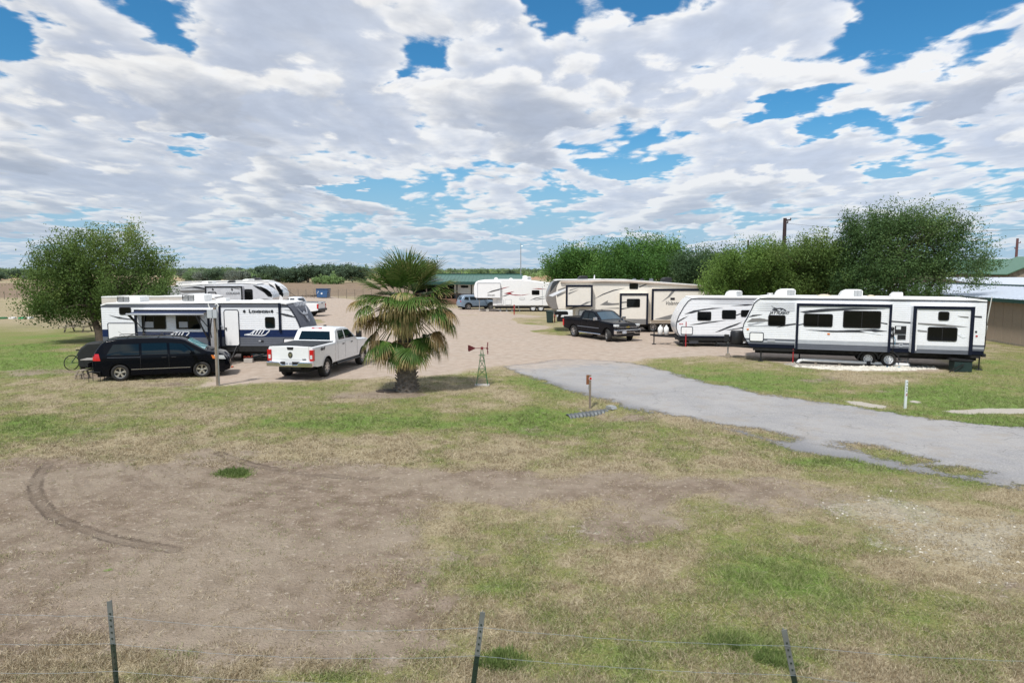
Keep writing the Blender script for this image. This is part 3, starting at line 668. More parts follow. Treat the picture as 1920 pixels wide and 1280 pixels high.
def slide_out(S, x0, y0, x1, y1, off, zones, mats, trim=TRIM, tw=(.10, .12, .10, 0.0), ribs=True, top_trim=True, endmat=None, name='slide_out'):
    """box pushed out of the wall towards the camera; tw: trim widths left, top, right, bottom"""
    a, b, c, d = S.rect(x0, y0, x1, y1, off); yb = -off
    zone = lambda z: next((m for t_, m in zones if z < t_), zones[-1][1])
    mb = MB()
    if ribs: siding(mb, c, d, lambda z: a, lambda z: b, yb, zone)
    else: mb.add([(a, yb, c), (b, yb, c), (b, yb, d), (a, yb, d)], [(0, 1, 2, 3)], zones[-1][1])
    em = endmat if endmat is not None else 0
    mb.add([(a, yb, c), (a, 0.02, c), (a, .02, d), (a, yb, d)], [(0, 1, 2, 3)], em); mb.add([(b, yb, c), (b, 0.02, c), (b, .02, d), (b, yb, d)], [(3, 2, 1, 0)], em)
    mb.add([(a, yb, d), (b, yb, d), (b, .02, d), (a, .02, d)], [(0, 1, 2, 3)], em); mb.add([(a, yb, c), (b, yb, c), (b, .02, c), (a, .02, c)], [(3, 2, 1, 0)], em)
    o = mb.build(name, mats, S.root, fix=False)
    t = MB(); l_, u_, r_, o_ = tw
    if l_: t.box(a - .01, a + l_, yb - .045, yb + .03, c - .01, d + .01)
    if r_: t.box(b - r_, b + .01, yb - .045, yb + .03, c - .01, d + .01)
    if u_: t.box(a + l_ + .0005, b - r_ - .0005, yb - .043, yb + .03, d - u_, d + .012)
    if o_: t.box(a + l_ + .0005, b - r_ - .0005, yb - .043, yb + .03, c - .008, c + o_)
    t.build('slide_trim', trim, o)
    return o, (a, b, c, d)
def ac_unit(S, px0, px1, yt, yb, dep, mat=ACW, W=.9, flip=1, grill=True, gm=None):
    """roof air conditioner seen in profile; dep: distance of its near side behind the near wall"""
    a, b, c, d = S.rect(px0, yt, px1, yb, -dep); L = b - a; h = d - c
    pf = [(0, 0), (0, h * .35), (L * .10, h * .75), (L * .30, h * .98), (L * .55, h), (L * .93, h), (L, h * .85), (L, 0)]
    if flip < 0: pf = [(L - x, z) for x, z in pf][::-1]
    m = MB(); m.prism([(a + x, c + z) for x, z in pf], dep, dep + W)
    o = m.build('air_conditioner', mat, S.root, bevel=.04)
    if grill:
        g = MB(); x0, x1 = (a + L * .60, a + L * .94) if flip > 0 else (a + L * .06, a + L * .40)
        if flip == 2: x0, x1 = a + L * .05, a + L * .55
        nb = 5
        for k in range(nb):
            zc = c + h * (.25 + .62 * k / (nb - 1)) - .02
            g.box(x0, x1, dep - .012, dep + .01, zc, zc + h * .08)
        for k in range(3): g.box(x0 + (x1 - x0) * k / 2 - .01, x0 + (x1 - x0) * k / 2 + .01, dep - .014, dep + .01, c + h * .22, c + h * .92)
        g.build('grill', gm or GRILLG, o)
    return o
def vent(S, px0, px1, yt, yb, dep, mat=ACW, dome=False, W=.5, name='roof_vent'):
    a, b, c, d = S.rect(px0, yt, px1, yb, -dep); m = MB(); L = b - a; h = d - c
    if dome: pf = [(a + L * (.5 - .5 * math.cos(math.pi * k / 8)), c + h * math.sin(math.pi * k / 8)) for k in range(9)][::-1]
    else: pf = [(a, c), (a + L * .03, c + h * .5), (a + L * .25, c + h), (b - L * .05, c + h), (b, c)]
    m.prism(pf, dep, dep + W); return m.build(name, mat, S.root, bevel=.015)
def roof_sheet(S, pts, W, mat=ROOFW, th=.05, over=.02, name='roof'):
    """pts: (u,z) along the roof line from left to right"""
    m = MB(); n = len(pts)
    prof = [(u, z + th) for u, z in pts] + [(u, z - .01) for u, z in reversed(pts)]
    m.prism(prof, -over, W + over)
    return m.build(name, mat, S.root, bevel=.015)
def chassis(S, a, b, z0, z1, W, mat=DARKV, inset=.12):
    m = MB(); m.box(a, b, inset, W - inset, z0, z1); m.box(a + .1, b - .1, inset + .25, inset + .33, z0 - .14, z0 - .001); m.box(a + .1, b - .1, W - inset - .33, W - inset - .25, z0 - .14, z0 - .001)
    return m.build('chassis', mat, S.root)
def jack(S, u, y, z1, mat=BLACKM, w_=.07):
    m = MB(); m.box(u - w_ / 2, u + w_ / 2, y, y + w_, .03, z1); m.box(u - .13, u + .13, y - .10, y + .16, 0, .03); return m.build('stabiliser_jack', mat, S.root)
def aframe(S, u0, u1, z, W, rev=False):
    """drawbar from the body edge u1 to the coupler u0"""
    m = MB(); yc = W / 2
    for s_ in (-1, 1): m.bar((u1, yc + s_ * .75, z), (u0, yc + s_ * .05, z), .06, .12)
    m.bar((u0 - math.copysign(.18, u1 - u0), yc, z + .04), (u0 + math.copysign(.1, u1 - u0), yc, z + .04), .14, .10)
    return m.build('drawbar', BLACKM, S.root)
def trailer_wheels(S, us, y, r, style='steel', mat=None, fender=True, n=None):
    for u in us:
        wheel(S.root, u, y + .12, r, .21, -1, style, rimmat=mat or STEELW, rimr=r * .6, spokes=7)
        wheel(S.root, u, 2.3 - .12, r, .21, 1, style, rimmat=mat or STEELW, rimr=r * .6, spokes=7)
# ================================================================== TRAILERS
W = 2.44
# ---- long white ribbed travel trailer on the right
S = Side(1393, 34.1, 1842, 30.7, 'travel_trailer', 'long white ribbed travel trailer with two dark framed slide-outs and black gas bottle cover', 'trailer')
Lf = S.ql([(1409, 650.5), (1404, 646), (1400, 640), (1395, 631), (1392.7, 621), (1393, 614), (1395, 605.7), (1400, 597.6), (1405, 587.4), (1410.5, 577), (1414, 568.6), (1420.6, 562.5), (1427, 560)])
zt = S.q(1440, 559.5)[1]; Rt = S.ql([(1842, 666), (1842, 563)]); Rt = [(S.L, Lf[0][1]), (S.L, zt)]
zw = S.q(1460, 635)[1]; zd = S.q(1460, 645)[1]
print('JAY1', S.L, zt, zw, zd, Lf[0])
Lf[-1] = (Lf[-1][0], zt)
ribbed_body(S, Lf, Rt, zt, W, [(zd - .02, 2), (zd + .12, 1), (zd + .2, 3), (zw, 1), (9, 0)], [WHITE, GREYS, TRIM, GREYL], (0, 0, 0))
m = MB(); m.tube([(u, -.01, z) for u, z in Lf], .022, 6); m.build('front_trim', TRIM, S.root)
m = MB(); m.prism([(Lf[-1][0], zt - .05), (S.L, zt - .05), (S.L, zt - .015), (Lf[-1][0], zt - .015)], -.02, .001); m.build('roof_gutter', TRIM, S.root)
roof_sheet(S, [(Lf[-1][0] - .05, zt), (Lf[-1][0] + .3, zt + .035), (S.L * .5, zt + .045), (S.L - .5, zt + .03), (S.L, zt - .03)], W, th=.07)
zb = Lf[0][1]
chassis(S, .45, S.L - .1, zb - .16, zb + .001, W, inset=.03)
S.window(1440, 590.5, 1473, 611); S.hatch(1405, 622.5, 1432, 640)
OFF = .62
so, b4 = slide_out(S, 1492.8, 570, 1670.6, 657, OFF, [(S.q(1580, 648, OFF)[1], 1), (S.q(1580, 640, OFF)[1], 3), (9, 0)], [WHITE, GREYS, TRIM, GREYL])
S.window(1506.5, 588, 1561.5, 612.5, OFF, so, True); S.window(1580.6, 582.4, 1652, 615, OFF, so, True)
for L_ in ([(1500, 584), (1540, 579), (1600, 577), (1664, 579), (1600, 580.5), (1560, 583), (1510, 587)], [(1510, 618), (1570, 619.5), (1640, 617), (1664, 621), (1620, 623), (1560, 622.5)], [(1497, 608), (1507, 606), (1507, 607.6), (1497, 610)], [(1652, 604), (1664, 606), (1664, 608), (1652, 606)]):
    S.decal(L_, GRAPHD, OFF + .004, parent=so)
S.decal([(1612, 620), (1634, 621), (1656, 628), (1630, 624.5)], GRAPHW, OFF + .006, parent=so)
m = MB(); a, b, c, d = S.rect(1551, 624.7, 1556, 627.3, OFF); m.prism(rrect(a, b, c, d, .01), -OFF - .02, -OFF); m.build('marker_light', AMBER, so)
OFF2 = .55
so2, b4 = slide_out(S, 1711, 574.5, 1825, 663, OFF2, [(S.q(1770, 655, OFF2)[1], 1), (S.q(1770, 647, OFF2)[1], 3), (9, 0)], [WHITE, GREYS, TRIM, GREYL], tw=(.13, .13, .14, 0))
S.window(1759, 583.8, 1780, 601, OFF2, so2); S.window(1738.6, 613, 1795, 639.4, OFF2, so2, True)
for L_ in ([(1720, 605), (1760, 607), (1800, 611), (1816, 613), (1770, 612), (1722, 607.5)], [(1718, 618), (1738, 620), (1738, 622.5), (1722, 621)], [(1795, 592), (1816, 593.5), (1816, 596), (1802, 594.5)]):
    S.decal(L_, GRAPHG, OFF2 + .004, parent=so2)
S.decal([(1795, 625), (1812, 631), (1806, 634), (1796, 628)], GRAPHW, OFF2 + .006, parent=so2)
m = MB(); m.box(b4[0] + .15, b4[0] + .19, -OFF2 - .05, -OFF2 - .02, b4[2] + .1, b4[3] - .2); m.build('slide_seal', WHITE2, so2)
# front graphics and painted rib shade
S.decal([(1452, 602), (1400, 604), (1410, 597), (1425, 596)], GRAPHG); 
S.decal([(1412, 590), (1430, 589), (1424, 591), (1408, 594), (1403, 594)], GRAPHD); S.decal([(1456, 614), (1476, 607.5), (1491.5, 606), (1491.5, 608.5), (1474, 611)], GRAPHD)
S.decal([(1402, 608), (1424, 603.5), (1440, 601), (1430, 604.5), (1404, 611)], GRAPHL); S.decal([(1396, 612), (1440, 609), (1480, 611), (1440, 612)], GRAPHL)
for k, yy in enumerate((568, 571.5, 575, 578.5, 582)): S.decal([(1418, yy), (1490, yy + .4), (1490, yy + 1.5), (1440, yy + 1.1)], GRAPHL)  # grey lines paint the dark reflections along the upper ribs
S.decal([(1672, 601), (1710, 604), (1710, 606.5), (1672, 603.5)], GRAPHD); S.decal([(1825.5, 592), (1841, 592.5), (1841, 596), (1826, 594.5)], GRAPHD)
# crest of a gliding bird, drawn with thin strokes, and the name
def stroke(Sd, pts, w_, mat, off=.0, parent=None, name='emblem', k=2):
    P = Sd.ql(pts, off); mm = MB()
    for i in range(len(P) - 1):
        (x0, z0), (x1, z1) = P[i], P[i + 1]; L_ = math.hypot(x1 - x0, z1 - z0) or 1; nx_, nz_ = -(z1 - z0) / L_ * w_ / 2, (x1 - x0) / L_ * w_ / 2
        y_ = -off - .008 - k * .003
        mm.prism([(x0 - nx_, z0 - nz_), (x1 - nx_, z1 - nz_), (x1 + nx_, z1 + nz_), (x0 + nx_, z0 + nz_)], y_, y_ + .004 - i * .0002)
    return mm.build(name, mat, parent or Sd.root)
em = S.decal([(1445, 572), (1450, 575.5), (1457, 578), (1464, 577), (1471, 579), (1475, 583), (1472.5, 583.3), (1468, 580), (1464, 582), (1458, 583.5), (1450, 582), (1447, 580.5), (1452, 579.5), (1448, 578), (1453, 577.5), (1449, 575.5)], GRAPHD, name='emblem', k=2)
S.decal([(1457, 580.5), (1461, 579.8), (1464, 580.5), (1462, 582.5), (1459, 581.5)], GRAPHW, name='emblem_highlight', k=5, parent=em)
u0, z0 = S.q(1443, 588); text_mesh('lettering', 'JAY FLIGHT', .17, GRAPHD, S.root, (u0, -.022, z0), shear=.35, squash=1.02, bold=.005)
for (px, py) in ((1402, 617), (1831, 630)): 
    a, b, c, d = S.rect(px - 2, py - 1.2, px + 2, py + 1.2); m = MB(); m.prism(rrect(a, b, c, d, .01), -.025, .0); m.build('marker_light', AMBER if px < 1500 else RED, S.root)
a, b, c, d = S.rect(1828, 620, 1832, 623.5); m = MB(); m.prism(rrect(a, b, c, d, .03), -.02, 0); m.build('outlet_cover', BLACK, S.root)
a, b, c, d = S.rect(1439, 636.5, 1453, 640); m = MB(); m.box(a, b, -.02, .0, c, d); m.build('name_plate', GRAPHL, S.root)
# service bay between the slide-outs
a, b, c, d = S.rect(1677.5, 611, 1699, 626); m = MB(); m.box(a, b, -.035, .01, c, d, 0); a2, b2, c2, d2 = S.rect(1680, 612, 1689, 617.5); m.box(a2, b2, -.042, -.0355, c2, d2, 1); m.build('electric_hatch', [BLACK, PLATE], S.root, bevel=.01)
a, b, c, d = S.rect(1682.5, 628, 1698, 636); m = MB(); m.box(a, b, -.035, .01, c, d); m.build('water_hatch', BLACK, S.root, bevel=.01)
for py in (616, 628.5):
    u_, z_ = S.q(1673, py); m = MB(); m.lathe([(.001, -.07), (.07, -.07), (.09, .0)], 14, c=(u_, 0, z_)); m.build('inlet', BLACK, S.root, smooth=True)
m = MB(); m.tube([S_ for S_ in [(S.q(1673, 617)[0], -.08, S.q(1673, 617)[1]), (S.q(1675, 625)[0], -.12, S.q(1675, 625)[1]), (S.q(1674, 650)[0], -.1, S.q(1674, 650)[1]), (S.q(1672, 664)[0], -.05, S.q(1672, 664)[1])]], .02, 6); m.build('power_cord', BLACK, S.root)
m = MB(); m.tube([(S.q(1675, 629)[0], -.08, S.q(1675, 629)[1]), (S.q(1677.5, 636)[0], -.14, S.q(1677.5, 636)[1]), (S.q(1677, 645)[0], -.1, S.q(1677, 645)[1])], .014, 6); m.build('water_hose', BLUEH, S.root)
u_, z_ = S.q(1689, 647); m = MB(); m.ring(rrect(u_ - .09, u_ + .09, z_ - .08, z_ + .08, .04), rrect(u_ - .05, u_ + .05, z_ - .045, z_ + .045, .03), -.03, 0); m.build('vent_cover', GREYL, S.root)
# wheels, jacks, drawbar, gas cover
uw = [S.q(1628, 669, .0)[0], S.q(1666.5, 670, .0)[0]]
trailer_wheels(S, uw, .0, .335)
for u in uw:
    m = MB(); A0 = [(u + .46 * math.cos(R(t)), .335 + .44 * math.sin(R(t))) for t in range(0, 181, 15)]; A1 = [(u + .40 * math.cos(R(t)), .335 + .38 * math.sin(R(t))) for t in range(180, -1, -15)]
    m.prism(A0 + A1, -.03, .03); m.build('wheel_arch', BLACK, S.root)
jack(S, S.q(1427, 660)[0], .15, zb); jack(S, S.q(1500, 665)[0], .4, zb); jack(S, S.q(1838, 680)[0], .15, zb - .02, w_=.05)
aframe(S, -1.15, .45, zb - .05, W)
u_ = S.q(1381, 640, -.9)[0]
m = MB(); m.lathe([(.30, zb + .02), (.33, zb + .1), (.33, zb + .62), (.29, zb + .70), (.001, zb + .71)], 20, axis='z', c=(u_, 1.2, 0)); m.build('gas_bottle_cover', BLACK, S.root, auto=40)
m = MB(); m.box(u_ - .62, u_ - .38, 1.0, 1.3, zb + .12, zb + .50); m.build('battery_box', BLACK, S.root, bevel=.02)
m = MB(); m.tube([(u_ - .42, 1.2, .22), (u_ - .42, 1.2, zb + .1)], .035, 8); m.build('tongue_jack', GALV, S.root)
m = MB(); m.box(u_ - .55, u_ - .29, 1.05, 1.35, 0.0, .12); m.box(u_ - .52, u_ - .32, 1.1, 1.3, .12, .22); m.build('wood_block', WOOD, S.root)
# roof gear
ac_unit(S, 1453, 1492, 541.8, 556.5, .75); ac_unit(S, 1576, 1618, 543, 558, .75)
vent(S, 1670, 1694, 548, 559, .7); vent(S, 1532, 1563, 552, 558, .9, pm('skylight_cream', (.62, .55, .42), .4), True, .7, 'skylight'); vent(S, 1627, 1643, 553, 559, .8, pm('skylight_cream', (.62, .55, .42), .4), True)
vent(S, 1438, 1450, 549.5, 551, 1.0, W=.12, name='antenna'); m = MB(); u_, z_ = S.q(1444, 551, -1.0); m.box(u_ - .05, u_ + .05, 1.0, 1.1, zt, z_ + .02); m.build('antenna_mast', ACW, S.root)
for px in (1812, 1816): u_, z_ = S.q(px, 560, -.3); m = MB(); m.tube([(u_, .3, zt), (u_, .3, zt + .16)], .012, 5); m.build('ladder_rail_end', BLACKM, S.root)
# rear ladder, spare wheel
m = MB()
for yy in (.45, .80): m.tube([(S.L - .35, yy, zt + .1), (S.L + .02, yy, zt + .12), (S.L + .16, yy, zt - .1), (S.L + .16, yy, 1.05), (S.L + .02, yy, .95)], .018, 6)
for k in range(6): m.tube([(S.L + .16, .45, 1.15 + k * .33), (S.L + .16, .8, 1.15 + k * .33)], .015, 6)
m.build('ladder', BLACKM, S.root)
m = MB(); m.lathe([(.001, .0), (.30, .0), (.35, .05), (.35, .2), (.30, .25), (.001, .25)], 24, axis='x', c=(S.L + .02, 1.15, 1.0)); m.build('spare_wheel', BLACK, S.root, auto=40)
m = MB(); m.box(S.L - .02, S.L + .12, .1, W - .1, zb - .1, zb + .04); m.build('rear_bumper', BLACKM, S.root)
J1 = S

# ---- second, shorter white ribbed trailer behind it
S = Side(1262, 40.6, 1500, 39.9, 'travel_trailer', 'shorter white ribbed travel trailer with white gas bottles, partly behind the long one', 'trailer')
out = S.ql([(1280, 632), (1273, 628), (1266, 621), (1261.7, 612), (1262.6, 603), (1266, 591), (1271.4, 578), (1278.5, 566), (1284, 560.5), (1289, 558)])
inn = S.ql([(1276, 631), (1271, 624), (1268, 614), (1268.5, 603), (1273, 591), (1282, 575), (1290, 564.5), (1297, 560)])
zt = S.q(1300, 559.5)[1]; out[-1] = (out[-1][0], zt); inn[-1] = (inn[-1][0], zt)
zb = out[0][1]; inn[0] = (inn[0][0], zb); print('JAY2', S.L, zt, zb)
ribbed_body(S, inn, [(S.L, zb), (S.L, zt)], zt, W, [(zb + .10, 2), (zb + .22, 1), (9, 0)], [WHITE, GREYL, TRIM], (0, 0, 0))
m = MB(); fi = ipl(inn); Z = np.linspace(zb, zt, 16)
m.add([(fi(z) - .015, y_, z) for y_ in (-.01, W + .01) for z in Z], [(i, i + 1, i + 17, i + 16) for i in range(15)]); m.build('front_cap', WHITE2, S.root, smooth=True)
m = MB(); m.tube([(u, -.02, z) for u, z in inn], .022, 6); m.build('front_trim', TRIM, S.root)
m = MB(); m.box(inn[-1][0], S.L, -.02, .001, zt - .05, zt - .015); m.build('roof_gutter', TRIM, S.root)
roof_sheet(S, [(inn[-1][0] - .03, zt), (inn[-1][0] + .4, zt + .04), (S.L, zt + .04)], W, th=.06)
chassis(S, .3, S.L, zb - .2, zb + .001, W, inset=.03)
S.window(1307.5, 584, 1333.5, 601); S.window(1353.5, 581, 1380, 598); S.window(1389, 581, 1412, 594); S.hatch(1276.5, 612, 1299, 627)
for L_ in ([(1283, 589), (1300, 582), (1335, 577), (1355, 577), (1315, 582), (1298, 587)], [(1270, 602), (1281, 596), (1291, 592), (1283, 597), (1270, 605)], [(1293, 609), (1320, 604), (1362, 600), (1340, 604), (1310, 608)], [(1340, 623), (1365, 612), (1392, 603), (1382, 609), (1350, 621)], [(1370, 573), (1400, 570.5), (1415, 571), (1400, 573)], [(1360, 619), (1400, 612), (1400, 614), (1370, 618.5)], [(1380, 590), (1389, 587), (1389, 588.5), (1381, 592)]):
    S.decal(L_, GRAPHD)
for yy in (562, 565.5, 569): S.decal([(1330, yy), (1414, yy), (1414, yy + 1.2), (1350, yy + 1)], GRAPHL)  # shade of the upper ribs painted as pale grey lines
for (px, py) in ((1275, 607), (1279, 607)):
    a, b, c, d = S.rect(px - 1.3, py - .8, px + 1.3, py + .8); m = MB(); m.box(a, b, -.02, 0, c, d); m.build('marker_light', RED, S.root)
ac_unit(S, 1365, 1392, 545, 557.5, .75); jack(S, S.q(1283, 640)[0], .2, zb); jack(S, S.q(1345, 640)[0], .2, zb)
m = MB(); m.box(.95, 1.5, .15, .6, zb - .38, zb - .2); m.build('holding_tank', GREYS, S.root)
m = MB(); m.box(2.0, 3.6, .3, .8, zb - .34, zb - .2); m.build('underfloor_tank', DARKV, S.root)
aframe(S, -1.05, .4, zb - .02, W)
for i, yy in enumerate((.75, 1.1)):
    m = MB(); m.lathe([(.05, zb + .02), (.15, zb + .06), (.155, zb + .42), (.12, zb + .50), (.05, zb + .54), (.05, zb + .62), (.001, zb + .62)], 16, axis='z', c=(-.28 - .36 * i, 1.1, 0)); m.build('gas_bottle', PVC, S.root, smooth=True)
m = MB(); m.tube([(-1.0, 1.22, .05), (-1.0, 1.22, zb + .5)], .035, 8); m.box(-1.12, -.88, 1.1, 1.34, 0, .05); m.build('tongue_jack', BLACKM, S.root)
trailer_wheels(S, [4.0, 4.85], .0, .335)
J2 = S

def fifth_wheel(S, outline, body_mat, W=2.44, smoothcap=None):
    """outline: (u, z) closed polygon of the near side"""
    m = MB(); m.prism(outline, 0, W); return m.build('body', body_mat, S.root, bevel=.05)
# ---- cream fifth wheel in the middle
S = Side(1025.4, 50.3, 1330, 50.3, 'fifth_wheel_trailer', 'cream fifth wheel trailer with dark framed slide-outs and grey swooshes, behind the black pickup', 'trailer')
cap_in = [(1050, 527.5), (1046, 533), (1043.6, 540), (1042, 554), (1043.6, 567), (1047, 580)]
cap_out = [(1041, 526), (1036, 530), (1033, 535), (1027.7, 545.5), (1025.4, 556), (1026.8, 567), (1031, 575.6), (1036.6, 581)]
low = S.q(1078, 607)[1]
ol = S.ql(cap_in[::-1]) + S.ql([(1130, 525.8), (1180, 526.5), (1330, 537.5)]) + [S.q(1330, 607), S.q(1079, 607), S.q(1079, 580)]
z6 = S.q(1200, 606.5)[1]; ol[-3] = (S.L, z6); ol[-2] = (S.q(1079, 600)[0], z6)
m = MB(); m.prism(ol, 0, W); m.build('body', CREAM, S.root, bevel=.03)
co, ci = ipl(S.ql(cap_out)), ipl(S.ql(cap_in)); Z = np.linspace(S.q(1040, 580.5)[1], S.q(1046, 527.3)[1], 18)
m = MB(); m.prism([(co(z), z) for z in Z] + [(ci(z), z) for z in Z[::-1]], -.01, W + .01); m.build('front_cap', GREYC2, S.root, bevel=.06)
S.decal([(1036, 529.5), (1042, 526.5), (1049, 527), (1041, 536), (1031, 549), (1033, 538)], pm('dark_gloss_cap', (.04, .045, .05), .15), .012)
S.decal([(1028, 554), (1040, 548), (1060, 541), (1076, 538), (1058, 545), (1044, 552), (1036, 556)], GRAPHW, .012)
S.decal([(1043, 552), (1062, 546), (1078, 544), (1060, 549), (1045, 557)], GRAPHG, .0); S.decal([(1046, 543), (1062, 537), (1062, 540), (1047, 547)], GRAPHG, 0)
print('VOL', S.L, ol[4], z6)
rl = S.ql([(1041, 526.5), (1046, 525.5), (1130, 524.6), (1180, 525.4), (1330, 536.4)])
roof_sheet(S, rl, W, ROOFW, .05)
m = MB(); m.tube([(u, -.09, z - .01) for u, z in S.ql([(1051, 528.5), (1130, 527), (1180, 527.8), (1329, 537.8)])], .085, 10); m.build('awning_roll', CREAMD, S.root, smooth=True)
def framed(S, x0, y0, x1, y1, off, mat, tw, win=None, ttrim=TRIM):
    o, b_ = slide_out(S, x0, y0, x1, y1, off, [(9, 0)], [mat], ttrim, tw, ribs=False)
    return o
f1 = framed(S, 1061, 534.5, 1111, 575, .45, CREAM, (.12, .12, .12, .12))
S.decal([(1066, 549), (1085, 543), (1066, 552)], GRAPHG, .455, parent=f1); S.decal([(1068, 543), (1084, 540), (1068, 545)], GRAPHG, .455, parent=f1); S.decal([(1088, 572), (1100, 566), (1108, 565), (1098, 570), (1092, 572)], GRAPHG, .455, parent=f1)
f2 = framed(S, 1162, 550, 1215, 608, .45, CREAM, (.13, .13, .13, 0)); S.window(1175, 560, 1200, 576, .45, f2)
S.decal([(1165.5, 566), (1175, 565.5), (1175, 567), (1165.5, 568)], GRAPHD, .455, parent=f2); S.decal([(1165.5, 578), (1184, 576), (1165.5, 580)], GRAPHD, .455, parent=f2); S.decal([(1165.5, 597.5), (1211, 598), (1211, 607.5), (1165.5, 607.5)], GRAPHG, .455, parent=f2, name='lower_panel')
f3 = framed(S, 1222, 541.5, 1331, 600, .45, CREAM, (.13, .14, 0, 0))
S.decal([(1240, 566), (1252, 556), (1260, 545), (1266, 545), (1256, 556)], GRAPHG, .455, parent=f3); S.decal([(1228, 598), (1250, 592), (1262, 589), (1262, 597), (1250, 599)], GRAPHG, .455, parent=f3)
a, b, c, d = S.rect(1257, 558, 1265, 562, .45); m = MB(); m.box(a, b, -.48, -.44, c, d); m.build('vent_cover', BLACK, f3)
u0, z0 = S.q(1246.5, 571.3, .45); text_mesh('lettering', 'Volante', .40, GRAPHD, f3, (u0, -.475, z0), shear=.4, squash=.80, bold=-.004)
S.window(1180, 531, 1196.5, 542)
S.decal([(1113, 561), (1130, 551), (1150, 543.5), (1172, 540), (1150, 545.5), (1130, 553)], GRAPHD); S.decal([(1125, 571.5), (1133, 567), (1140, 563), (1139, 567), (1148, 568.5), (1161, 568), (1161, 571), (1140, 572.5)], GRAPHG); S.decal([(1127, 578), (1161, 577), (1161, 578.6)], GRAPHD)
S.decal([(1197, 538), (1210, 532.5), (1218, 531), (1200, 539)], GRAPHD); S.decal([(1065, 580), (1075, 575), (1092, 574), (1080, 577), (1072, 580)], GRAPHG)
S.hatch(1085, 581, 1104, 594)
a, b, c, d = S.rect(1117, 597.5, 1162, 607, 0); m = MB(); m.box(a, b, -.012, 0, c, d); m.build('lower_panel', GRAPHG, S.root)
trailer_wheels(S, [S.q(1225, 612)[0], S.q(1243, 612)[0]], 0, .38, style='alloy', mat=ALLOY)
chassis(S, S.q(1079, 600)[0] + .1, S.L, z6 - .16, z6 + .001, W, inset=.04)
for px in (1090, 1318): jack(S, S.q(px, 620)[0], .2, z6)
m = MB(); m.box(.6, 1.6, .5, W - .5, 1.25, 1.45); m.bar((1.1, W / 2, 1.3), (.9, W / 2, .9), .3, .2); m.build('kingpin_hitch', BLACKM, S.root)
ac_unit(S, 1084, 1102, 517, 526.5, .8, BLACK, grill=False); ac_unit(S, 1242, 1260, 520, 531, .8, BLACK, grill=False)
m = MB(); u_, z_ = S.q(1113, 521, -1.2); m.lathe([(.001, .0), (.12, .015), (.22, .05), (.24, .07)], 16, axis='x', c=(u_, 1.2, z_)); m.tube([(u_ + .02, 1.2, z_), (u_ + .05, 1.2, z_ - .3)], .02, 6); m.build('dish_antenna', WHITE2, S.root, smooth=True)
for px in (1131, 1150, 1190, 1205, 1222): vent(S, px - 3, px + 3, 522.3, 527, 1.0, BLACK if px % 2 else GREYS)
VOL = S

# ---- white fifth wheel with red graphics far off
S = Side(888.5, 76, 1040, 76, 'fifth_wheel_trailer', 'white fifth wheel trailer with red and black swooshes beyond the gravel lot', 'trailer')
ol = S.ql([(890, 557.5), (888.5, 550), (888.5, 538), (891.5, 529), (897, 526), (907.5, 524.5), (936.7, 523.5), (979, 523.7), (1027, 529.6), (1040, 531.5), (1040, 573.5), (924, 573.5), (924, 559.5), (893, 558.7)])
m = MB(); m.prism(ol, 0, W); m.build('body', WHITE2, S.root, bevel=.09)
sl = framed(S, 895, 530, 938, 558, .35, WHITE2, (.02, .02, .02, .02), ttrim=GREYL)
S.decal([(913, 549.5), (922, 545), (938, 541), (938, 543), (925, 546.5)], GRAPHD, .36, parent=sl)
u0, z0 = S.q(913.5, 554.3, .36); text_mesh('lettering', 'Silverado', .24, GRAPHD, sl, (u0, -.385, z0), shear=.3, squash=.95)
S.decal([(938.5, 541), (948, 538.5), (956, 537.5), (947, 540), (938.5, 542.7)], GRAPHR); S.decal([(945, 550.5), (952, 548.2), (965, 546), (957, 549.5), (962, 552), (978, 553), (994, 551), (980, 554), (966, 554), (956, 552)], GRAPHR); S.decal([(940, 556), (950, 552.5), (956, 551.8), (948, 555)], GRAPHD)
S.decal([(997, 541), (1010, 540.3), (1027, 542.5), (1010, 542)], GRAPHR); S.decal([(993, 563), (1003, 558.5), (1027, 554.5), (1008, 559)], GRAPHD); S.decal([(1000, 563), (1012, 560), (1027, 558.7), (1012, 561.5)], GRAPHD)
S.window(997, 544, 1011.5, 552.6); S.hatch(931.6, 561, 944, 571, trim=GREYL); S.hatch(946.6, 561, 959.3, 571, trim=GREYL); S.hatch(974, 558, 984, 561.5, trim=GREYL, name='vent_hatch')
a, b, c, d = S.rect(1016.5, 537, 1017.3, 571); m = MB(); m.box(a, b, -.01, 0, c, d); m.build('panel_seam', GREYL, S.root)
trailer_wheels(S, [S.q(999.4, 577)[0], S.q(1014, 577)[0]], 0, .40)
z7 = S.q(970, 573.5)[1]; chassis(S, S.q(925, 570)[0] + .1, S.L, z7 - .15, z7, W, inset=.04)
for px in (938, 950, 960): jack(S, S.q(px, 575)[0], .3, z7, GREYL, .09)
vent(S, 926, 934, 519.8, 525, .9, ACW, True); vent(S, 954, 962, 521, 525, .9, ACW, True); ac_unit(S, 979, 996, 518.5, 525.5, .8); vent(S, 979, 990, 516.5, 520, 1.4, ACW, True)
m = MB(); m.box(.4, 1.5, .5, W - .5, 1.3, 1.5); m.build('kingpin_hitch', BLACKM, S.root)

